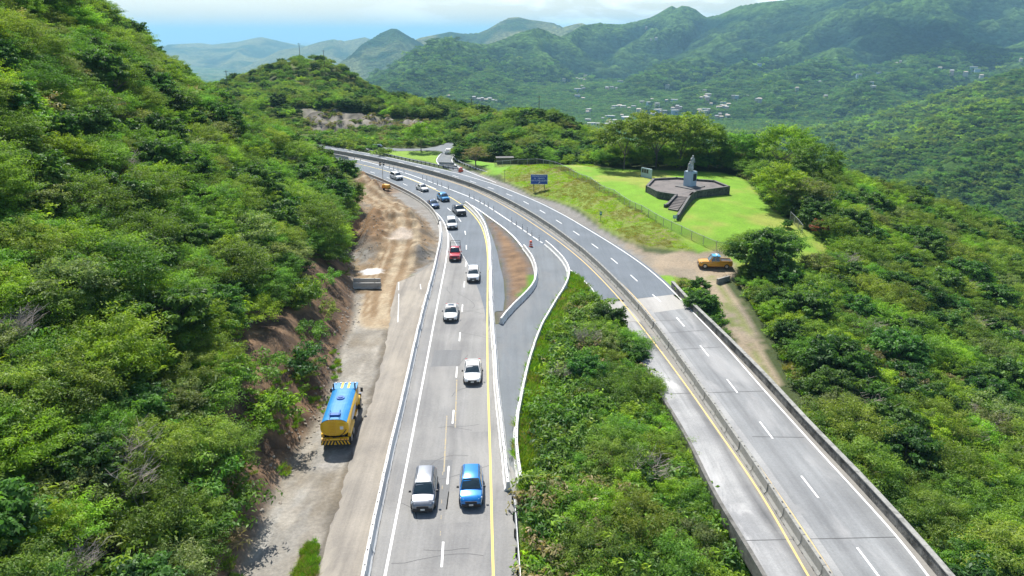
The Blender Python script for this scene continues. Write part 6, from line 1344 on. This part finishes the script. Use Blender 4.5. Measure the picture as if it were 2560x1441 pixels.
# ------------------------------------------------------------------ vehicles
def paint(name, c, metal=.0, rough=.28): return pbr('paint_' + name, c, rough, metal=metal, coat=.8)
M_glass = pbr('car_glass', (.015, .03, .035, 1), .06, spec=.8, coat=1.0); M_tyre = pbr('tyre_rubber', (.02, .02, .02, 1), .85); M_rim = pbr('alloy_rim', (.42, .43, .45, 1), .35, metal=.8)
M_blk = pbr('black_trim', (.02, .02, .022, 1), .5); M_lamp = pbr('headlamp_glass', (.75, .78, .8, 1), .1, coat=1.0); M_red = pbr('tail_lamp_red', (.45, .02, .02, 1), .2, coat=1.0); M_plate = pbr('licence_plate', (.7, .7, .66, 1), .5)
M_chrome = pbr('chrome', (.7, .7, .72, 1), .15, metal=1.0)
def car_body(L_, W, hb, hr, kind):
    "stations along x (front = +x); returns body mesh builder and cabin geometry"
    h = L_ / 2; gz = .24
    if kind == 'sedan': st = [(h, .66, .34, .62), (h - .10, .80, .24, .70), (h - .5, .92, gz, .82), (h - 1.35, .97, gz, hb), (0, 1.0, gz, hb + .02), (-h + 1.1, .98, gz, hb + .05), (-h + .35, .92, gz, hb + .03), (-h + .06, .84, .30, hb - .12), (-h, .76, .40, hb - .22)]
    elif kind == 'pickup': st = [(h, .74, .42, .86), (h - .10, .86, .34, 1.0), (h - .6, .95, gz + .06, hb - .02), (h - 1.4, .98, gz + .06, hb), (0, 1.0, gz + .06, hb + .02), (-h + 1.0, 1.0, gz + .06, hb + .02), (-h + .12, .98, .38, hb + .02), (-h, .96, .44, hb)]
    else: st = [(h, .70, .36, .74), (h - .10, .84, .28, .86), (h - .5, .94, gz + .02, hb - .06), (h - 1.25, .98, gz + .02, hb), (0, 1.0, gz + .02, hb + .02), (-h + .8, .99, gz + .02, hb + .04), (-h + .2, .95, .28, hb + .03), (-h + .04, .90, .34, hb), (-h, .84, .42, hb - .1)]
    rings = []
    for x, k, zl, zt in st:
        w = W / 2 * k; m = zl + (zt - zl) * .55
        half = [(0, zl), (w * .90, zl), (w * .99, zl + .10), (w, m), (w * .97, zt - .10), (w * .88, zt - .015), (w * .5, zt + .02), (0, zt + .03)]
        rings.append([(x, y, z) for y, z in half] + [(x, -y, z) for y, z in half[-2:0:-1]])
    mb = MB(); mb.loft(rings)
    return mb
def make_car(name, px, py, rz, kind, col, label, L_=4.6, W=1.84, H=None, roofc=None, group=None, rack=False, sunroof=False, rails=False, loc=None):
    H = H or {'sedan': 1.45, 'suv': 1.70, 'pickup': 1.82, 'hatch': 1.55}[kind]; hb = {'sedan': .92, 'suv': 1.06, 'pickup': 1.10, 'hatch': .98}[kind]
    kk = 'suv' if kind == 'hatch' else kind
    fx_, fy_ = U(px, py) if loc is None else loc
    c, s = math.cos(rz), math.sin(rz)
    if loc is None: fx_ -= c * (L_ / 2); fy_ -= s * (L_ / 2)       # (px, py): ground under the front bumper
    e = empty(name, (fx_, fy_, .018), rz, label=label, cat={'sedan': 'car', 'suv': 'SUV', 'pickup': 'pickup truck', 'hatch': 'car'}[kind], group=group)
    h = L_ / 2
    mb = car_body(L_, W, hb, H, kk)
    # cabin: x of windscreen foot, roof front, roof rear, rear glass foot
    X = {'sedan': (h - 1.25, h - 2.05, -h + 1.75, -h + .75), 'suv': (h - 1.10, h - 1.85, -h + .62, -h + .22), 'hatch': (h - 1.0, h - 1.8, -h + .95, -h + .3), 'pickup': (h - 1.45, h - 2.10, -.55, -.80)}[kind]
    wb, wt = W / 2 * .90, W / 2 * .70
    def ring(x, zt, k):  # cross section of cabin at x
        b = hb - .03; wtop = wb + (wt - wb) * k; return [(x, wb, b), (x, wtop, b + (zt - b) * .94), (x, wtop * .82, zt - .005), (x, 0, zt + .02 * k), (x, -wtop * .82, zt - .005), (x, -wtop, b + (zt - b) * .94), (x, -wb, b)]
    rr = [ring(X[0], hb + .02, .0), ring((X[0] * .3 + X[1] * .7), hb + (H - hb) * .78, .78), ring(X[1], H - .03, .96), ring((X[1] + X[2]) / 2, H, 1), ring(X[2], H - .03, .97), ring(X[3], hb + .02 if kind != 'suv' else hb + .25, .1 if kind != 'suv' else .3)]
    if kind in ('suv', 'pickup'): rr[-1] = ring(X[3], hb + .03, .0)
    mb.loft(rr, mi=1 if roofc else 0)
    body = mb.build('body', [col, roofc or col], e, smooth=True, angle=38)
    if kind == 'pickup':   # load bed: dark well
        b = MB(); b.box((-h + .98, 0, hb - .02), (1.72, W * .80, .14)); b.build('load_bed', M_blk, e)
        b = MB()
        for sy in (-1, 1): b.box((-h + .98, sy * W * .445, hb + .07), (1.84, .10, .12))
        b.box((-h + .08, 0, hb + .07), (.09, W * .84, .12)); b.build('bed_rail', col, e)
    def q(nm, pts, mat=M_glass, off=.012, par=e):
        P = [Vector(p) for p in pts]; n_ = (P[1] - P[0]).cross(P[3 if len(P) > 3 else 2] - P[0]).normalized(); cen = sum(P, Vector()) / len(P)
        ref = Vector((cen.x, cen.y, cen.z)) - Vector((0, 0, hb * .8)); 
        if n_.dot(ref) < 0: n_ = -n_
        b = MB(); top = [p + n_ * off for p in P]; bot = [p - n_ * .03 for p in P]; n = len(P)
        b.add(top + bot, [tuple(range(n)), tuple(range(2 * n - 1, n - 1, -1))] + [(i, (i + 1) % n, n + (i + 1) % n, n + i) for i in range(n)]); return b.build(nm, mat, par)
    # windscreen follows the two sloping sections
    def pt(ri, k, f=.0):  # point on ring ri at side parameter
        r = rr[ri]; return r
    a0, a1, a2 = rr[0], rr[1], rr[2]
    def sp(A, B, t): return tuple(A[i] * (1 - t) + B[i] * t for i in range(3))
    wsl = lambda A, k: (A[1][0], A[1][1] * k, A[1][2])
    w0, w1, w2 = (X[0] - .02, wb * .90, hb + .045), (rr[1][1][0], rr[1][1][1] * .93, rr[1][3][2] - .01), (X[1] + .05, rr[2][1][1] * .90, H - .055)
    q('windshield', [w0, w1, w2, (w2[0], -w2[1], w2[2]), (w1[0], -w1[1], w1[2]), (w0[0], -w0[1], w0[2])], off=.03)
    r0, r1 = (X[2] - .04, wt * .88, H - .09), (X[3] - .0, wb * .85, hb + .12)
    q('rear_window', [(r0[0], r0[1], r0[2]), (r0[0], -r0[1], r0[2]), (r1[0], -r1[1], r1[2]), (r1[0], r1[1], r1[2])], off=.03)
    zlo, zhi = hb + .05, hb + (H - hb) * .86; ylo = wb + (wt - wb) * .05; yhi = wb + (wt - wb) * .84
    xm = (X[1] + X[2]) / 2 + .12
    for sy in (-1, 1):
        q('side_window', [(X[0] - .28, sy * ylo, zlo), (xm + .05, sy * ylo, zlo), (xm + .05, sy * yhi, zhi), (X[1] - .02, sy * yhi, zhi)], off=.02)
        q('side_window', [(xm - .05, sy * ylo, zlo), (X[2] - (0.0 if kind != 'sedan' else .15), sy * ylo, zlo), (X[2] + .12, sy * yhi, zhi), (xm - .05, sy * yhi, zhi)], off=.02)
        # lamps, mirrors
        zf = {'sedan': .66, 'suv': .80, 'pickup': .90, 'hatch': .78}[kind]
        q('headlight', [(h - .10, sy * W * .28, zf - .05), (h - .34, sy * W * .455, zf - .02), (h - .42, sy * W * .45, zf + .10), (h - .14, sy * W * .29, zf + .07)], M_lamp, .035)
        q('taillight', [(-h + .05, sy * W * .30, hb - .22), (-h + .05, sy * W * .44, hb - .22), (-h + .07, sy * W * .44, hb - .04), (-h + .06, sy * W * .32, hb - .04)], M_red, .03)
        b = MB(); b.box((X[0] - .25, sy * (W / 2 + .10), hb + .10), (.12, .20, .15), taper=.8); b.build('mirror', M_blk if kind != 'pickup' else col, e)
        for xw in (h - .88, -h + .86):
            rw = .33 if kind in ('sedan', 'hatch') else .37
            t_ = MB(); ys = sorted((sy * (W / 2 - .20), sy * (W / 2 + .012))); t_.tube([(xw, ys[0], rw), (xw, ys[1], rw)], rw, 16); wl = t_.build('wheel', M_tyre, e)
            r_ = MB(); yo = sy * (W / 2 + .02); r_.tube([(xw, sy * (W / 2 - .05), rw), (xw, yo, rw)], rw * .62, 12); r_.build('rim', M_rim, wl)
    zg_ = {'sedan': .55, 'suv': .66, 'pickup': .74, 'hatch': .62}[kind]
    b = MB(); b.box((h - .03, 0, zg_), (.10, W * .48, .20)); b.build('grille', M_blk, e)
    b = MB(); b.box((h - .055, 0, .37 if kind == 'sedan' else .40), (.17, W * .78, .17 if kind == 'sedan' else .26)); b.build('bumper', M_blk, e)
    b = MB(); b.box((h + .025, 0, .46), (.02, .32, .14)); b.build('licence_plate', M_plate, e)
    if sunroof: b = MB(); b.box((X[1] - .45, 0, H + .005), (.55, wt * 1.1, .03)); b.build('sunroof', M_glass, e)
    if rails:
        for sy in (-1, 1): b = MB(); b.tube([(X[1] - .1, sy * wt * .88, H + .0), (X[1] - .3, sy * wt * .9, H + .05), (X[2] + .3, sy * wt * .9, H + .05), (X[2] + .1, sy * wt * .88, H + .0)], .025, 5); b.build('roof_rail', M_blk, e)
    if rack:
        b = MB(); y_ = W * .43; t = H + .35
        for sy in (-1, 1):
            for xx in (-h + .15, -h + .95, -.95): b.tube([(xx, sy * y_, hb), (xx, sy * y_, t)], .03, 5)
            for z_ in (t, hb + .45): b.tube([(-h + .15, sy * y_, z_), (-.95, sy * y_, z_)], .028, 5)
        for xx in (-h + .15, -.95):
            b.tube([(xx, -y_, t), (xx, y_, t)], .03, 5)
        b.build('cargo_rack', M_blk, e)
    return e
WHITE = paint('white', (.74, .74, .73, 1), rough=.35); SILV = paint('silver', (.20, .215, .24, 1), metal=.6, rough=.36); BLUE = paint('blue', (.01, .20, .56, 1), metal=.25); TEAL = paint('teal_blue', (.02, .24, .50, 1), metal=.25)
NAVY = paint('navy', (.035, .085, .19, 1), metal=.3); RED = paint('red', (.42, .012, .022, 1)); BLACK = paint('black', (.018, .02, .024, 1)); PEARL = paint('pearl', (.66, .65, .62, 1), rough=.32); YEL = paint('yellow', (.72, .33, .01, 1)); CYAN = paint('cyan_roof', (.05, .36, .68, 1))
def head(line, x, y):
    "direction of travel towards the camera along a lane line"
    i = int(np.argmin(np.hypot(line[:, 0] - x, line[:, 1] - y))); a, b = line[max(i - 4, 0)], line[min(i + 4, len(line) - 1)]; return math.atan2(a[1] - b[1], a[0] - b[0])
def lane_car(px, py, kind, colr, label, line=dl, name=None, **k):
    x, y = U(px, py); return make_car(name or {'sedan': 'sedan_car', 'suv': 'suv', 'pickup': 'pickup_truck', 'hatch': 'compact_car'}[kind], px, py, head(line, x, y) + k.pop('da', 0), kind, colr, label, **k)
lane_car(1057, 1288, 'suv', SILV, 'silver SUV driving in the left lane nearest the camera', L_=4.65, W=1.86, rails=True)
lane_car(1178, 1276, 'suv', BLUE, 'bright blue SUV driving beside the silver one by the yellow line', L_=4.35, W=1.84, H=1.66, rails=True)
lane_car(1181, 966, 'sedan', WHITE, 'white sedan in the right lane, third car from the camera', L_=4.85, W=1.85)
lane_car(1126, 808, 'sedan', PEARL, 'off-white sedan with dark sunroof in the left lane', L_=4.7, W=1.85, sunroof=True)
lane_car(1183, 709, 'suv', WHITE, 'white SUV crossing the edge of the new asphalt in the right lane', L_=4.5, W=1.84, H=1.6)
lane_car(1137, 656, 'pickup', RED, 'red pickup with a metal cargo rack over its bed', L_=5.0, W=1.82, rack=True)
lane_car(1131, 576, 'suv', WHITE, 'white SUV in the left lane just beyond the red pickup', L_=4.8, W=1.95)
dpk = lane_car(1155, 542, 'pickup', BLACK, 'dark pickup with white hood in the right lane on the bend', L_=5.4, W=1.98)
lane_car(1090, 523, 'sedan', NAVY, 'dark blue sedan close to the barrier at the start of the bend', L_=4.5, W=1.8)
lane_car(1116, 506, 'hatch', TEAL, 'bright blue compact car beside the dark blue sedan', L_=4.4, W=1.85, H=1.6)
lane_car(1065, 481, 'sedan', PEARL, 'off-white sedan on the bend behind the blue compact car', L_=4.5, W=1.8)
lane_car(1001, 452, 'suv', WHITE, 'white SUV on the bend level with the light tower', L_=4.7, W=1.9)
lane_car(845, 410, 'sedan', WHITE, 'white sedan farthest up the highway emerging from behind the hillside', L_=4.6, W=1.82)
x, y = U(1123, 384); make_car('compact_car', 0, 0, R(80), 'hatch', WHITE, 'white car on the side road heading away between the grass islands', L_=4.3, W=1.8, loc=(x, y))
x, y = U(938, 374); make_car('sedan_car', 0, 0, R(172), 'suv', BLACK, 'dark car parked on the far lay-by under the trees', L_=4.6, W=1.8, loc=(x, y), H=1.6)
b = MB(); b.loft([[(xx, -w_, z0), (xx, w_, z0), (xx, w_ * .9, z1), (xx, -w_ * .9, z1)] for xx, w_, z0, z1 in ((1.28, .86, 1.06, 1.15), (1.9, .86, 1.04, 1.14), (2.45, .82, 1.0, 1.08))]); b.build('hood', WHITE, dpk)
# yellow service pickup
x, y = U(1786, 668); py_ = make_car('pickup_truck', 0, 0, R(176), 'pickup', YEL, 'yellow pickup with blue cab roof parked on the dirt by the bushes', L_=5.0, W=1.9, H=1.86, roofc=None, loc=(x, y))
b = MB(); b.box((-.08, 0, 1.885), (1.15, 1.35, .05)); b.build('roof_panel', CYAN, py_); b = MB(); b.box((-.15, 0, 1.95), (.22, 1.1, .12)); b.build('light_bar', M_lamp, py_)
# ------------------------------------------------------------------ tanker truck
rx0, ry0 = U(840, 1128); rx1, ry1 = U(882, 985); tang = math.atan2(ry1 - ry0, rx1 - rx0)
M_ty = pbr('tank_yellow', (.80, .46, .008, 1), .4, var=.06, vscale=2, coat=.3, dirt=(.5, .3, .05, 1), dscale=1.5, dpos=(.6, .8)); M_tb = pbr('tank_blue', (.015, .20, .47, 1), .4, var=.06, vscale=1.2, coat=.3, dirt=(.05, .27, .52, 1), dscale=1.2, dpos=(.55, .75)); M_tb2 = pbr('deep_blue_fitting', (.01, .10, .38, 1), .4)
TR = empty('tanker_truck', (rx0, ry0, .0), tang, label='yellow and blue water tanker truck parked on the gravel yard', cat='truck')
TL, TW = 8.9, 2.45
def tank_sec(n=36, k=1.0, w=2.42, h=1.62, p=2.7):
    out = []
    for i in range(n):
        a = 2 * math.pi * i / n; c, s = math.cos(a), math.sin(a); out.append((math.copysign(abs(c) ** (2 / p), c) * w / 2 * k, math.copysign(abs(s) ** (2 / p), s) * h / 2 * k))
    return out
S = tank_sec(); zc = 2.12; x0t, x1t = .25, 6.1
mb = MB(); rings = []
for xx, kk in ((x0t, .94), (x0t + .05, 1.0), (x1t - .05, 1.0), (x1t, .94)): rings.append([(xx, y * kk, zc + z * kk) for y, z in S])
mb.loft(rings); tank = mb.build('tank', M_ty, TR, smooth=True, angle=35)
mb = MB(); top = [(y, z) for y, z in S if z > .44]; top.sort(key=lambda p: p[0])
top = [(-1.06, .53)] + [t for t in top if abs(t[0]) < 1.03] + [(1.06, .53)]
mb.loft([[(xx, y * 1.012, zc + z * 1.012 + .004) for y, z in top] + [(xx, y * .97, zc + z * .96) for y, z in top[::-1]] for xx in (x0t + .0, x1t + .0)]); mb.build('top_cover', M_tb, TR)
mb = MB(); mb.tube([(4.1, 0, zc + .80), (4.1, 0, zc + .92)], .36, 16); mb.tube([(4.1, 0, zc + .92), (4.1, 0, zc + .99)], .20, 12); mb.build('manhole', M_tb2, TR)
mb = MB(); mb.box((.95, 0, zc + .90), (.42, .85, .16)); mb.build('rear_hatch', M_tb2, TR)
mb = MB()
for sy in (-.42, .42): mb.tube([(.45, sy, zc + .82), (.6, sy, zc + 1.2), (1.2, sy, zc + 1.2), (1.45, sy, zc + .84)], .025, 5)
mb.build('grab_rail', M_tb2, TR)
mb = MB()
for sy in (-.05, .42): mb.tube([(.20, sy, 1.35), (.17, sy, 2.95)], .022, 5)
for k in range(6): mb.tube([(.18, -.05, 1.45 + k * .27), (.18, .42, 1.45 + k * .27)], .016, 5)
mb.build('ladder', M_ty, TR)
mb = MB(); mb.box((.20, -.62, 2.1), (.08, .52, .75)); mb.build('rear_panel', M_ty, TR); mb = MB(); mb.box((.15, -.62, 2.15), (.03, .28, .28)); mb.build('notice', M_plate, TR)
mb = MB(); mb.tube([(.12, .2, 1.25), (.08, -.3, 1.32), (.08, -.75, 1.65), (.12, -1.0, 2.0)], .035, 6); mb.build('hose', M_blk, TR)
mb = MB(); mb.box((.13, 0, 1.12), (.26, 2.3, .16)); mb.build('rear_beam', M_ty, TR)
for yy in (-1.0, -.8, -.5, .5, .8, 1.0): b = MB(); b.tube([(.0, yy, 1.14), (-.03, yy, 1.14)], .06, 8); b.build('taillight', M_red, TR)
mb = MB(); mb.box((.10, 0, .78), (.12, 2.42, .40)); bp_ = mb.build('bumper', M_blk, TR)
mb = MB()
for k in range(-4, 5):
    y0_ = k * .28; sl = .16 if k > 0 else (-.16 if k < 0 else 0)
    if k == 0: mb.add([(.033, -.12, .60), (.033, .12, .60), (.033, 0, .95)], [(0, 1, 2)]); continue
    mb.add([(.033, y0_ - .06 + sl * .5, .60), (.033, y0_ + .06 + sl * .5, .60), (.033, y0_ + .06 - sl * .5, .96), (.033, y0_ - .06 - sl * .5, .96)], [(0, 1, 2, 3)])
mb.build('chevron_stripes', M_ty, bp_)
mb = MB(); mb.box((3.9, 0, .92), (7.6, .9, .28)); mb.build('chassis', M_blk, TR)
for sy in (-1, 1):
    mb = MB(); mb.loft([[(xx, sy * 1.02, 1.06), (xx, sy * 1.26, 1.02), (xx, sy * 1.27, 1.32), (xx, sy * 1.05, 1.42)] for xx in (.6, .75, 2.9, 3.05)]); mb.build('fender', M_ty, TR)
    for xw in (1.25, 2.5, 7.55):
        t_ = MB(); ys = sorted((sy * (.72 if xw < 5 else .95), sy * 1.22)); t_.tube([(xw, ys[0], .52), (xw, ys[1], .52)], .52, 18); wl = t_.build('wheel', M_tyre, TR); r_ = MB(); r_.tube([(xw, sy * 1.1, .52), (xw, sy * 1.235, .52)], .29, 12); r_.build('rim', M_rim, wl)
    mb = MB(); mb.box((4.9, sy * 1.0, .75), (1.3, .42, .5)); mb.build('side_tank', M_chrome, TR)
    mb = MB(); mb.tube([(6.35, sy * .98, .9), (6.35, sy * .98, 3.3)], .07, 8); mb.build('exhaust_stack', M_blk, TR)
    mb = MB(); mb.box((7.35, sy * 1.42, 2.1), (.1, .22, .42)); mb.tube([(7.3, sy * 1.1, 2.3), (7.35, sy * 1.4, 2.3)], .02, 4); mb.build('mirror', M_blk, TR)
    # grey emblem band on the tank flank
    mb = MB(); ytop = sy * 1.222
    mb.add([(1.6 + 1.3 * math.cos(a) + 1.6, ytop, zc - .1 + .38 * math.sin(a)) for a in np.linspace(0, 2 * math.pi, 20)[:-1]], [tuple(range(19))]); mb.build('emblem', pbr('grey_emblem', (.45, .46, .47, 1), .5), TR)
mb = MB(); mb.box((6.85, 0, 1.95), (1.15, 2.2, 1.45)); mb.box((6.85, 0, 1.15), (1.2, 2.2, .3)); mb.build('cab', M_ty, TR)
mb = MB(); mb.box((6.85, 0, 2.74), (1.3, 2.26, .14)); cr0 = mb.build('cab_roof', M_tb, TR)
mb = MB(); mb.box((6.85, .25, 2.82), (1.25, .22, .015)); mb.box((6.85, -.35, 2.82), (1.25, .22, .015)); mb.build('roof_stripe', M_ty, cr0)
for yy in (-.9, -.45, 0, .45, .9): b = MB(); b.box((7.3, yy, 2.86), (.16, .1, .09)); b.build('marker_light', M_lamp, TR)
mb = MB(); mb.loft([[(7.42, y, z) for y, z in ((-.85, .8), (.85, .8), (.9, 1.75), (.6, 2.0), (-.6, 2.0), (-.9, 1.75))], [(8.9, y, z) for y, z in ((-.7, .85), (.7, .85), (.72, 1.5), (.5, 1.65), (-.5, 1.65), (-.72, 1.5))]]); mb.build('hood', M_ty, TR)
for sy in (-1, 1):
    mb = MB(); mb.loft([[(xx, sy * .8, z_ - .2), (xx, sy * 1.18, z_ - .25), (xx, sy * 1.15, z_), (xx, sy * .8, z_ + .08)] for xx, z_ in ((7.0, .95), (7.25, 1.2), (7.6, 1.32), (7.95, 1.2), (8.2, .9))]); mb.build('fender', M_ty, TR)
mb = MB(); mb.box((7.435, 0, 2.3), (.03, 1.9, .6)); mb.build('windshield', M_glass, TR)
for sy in (-1, 1): mb = MB(); mb.box((6.95, sy * 1.105, 2.25), (.7, .03, .55)); mb.build('side_window', M_glass, TR)
mb = MB(); mb.box((8.95, 0, .75), (.2, 2.2, .35)); mb.build('front_bumper', M_chrome, TR)
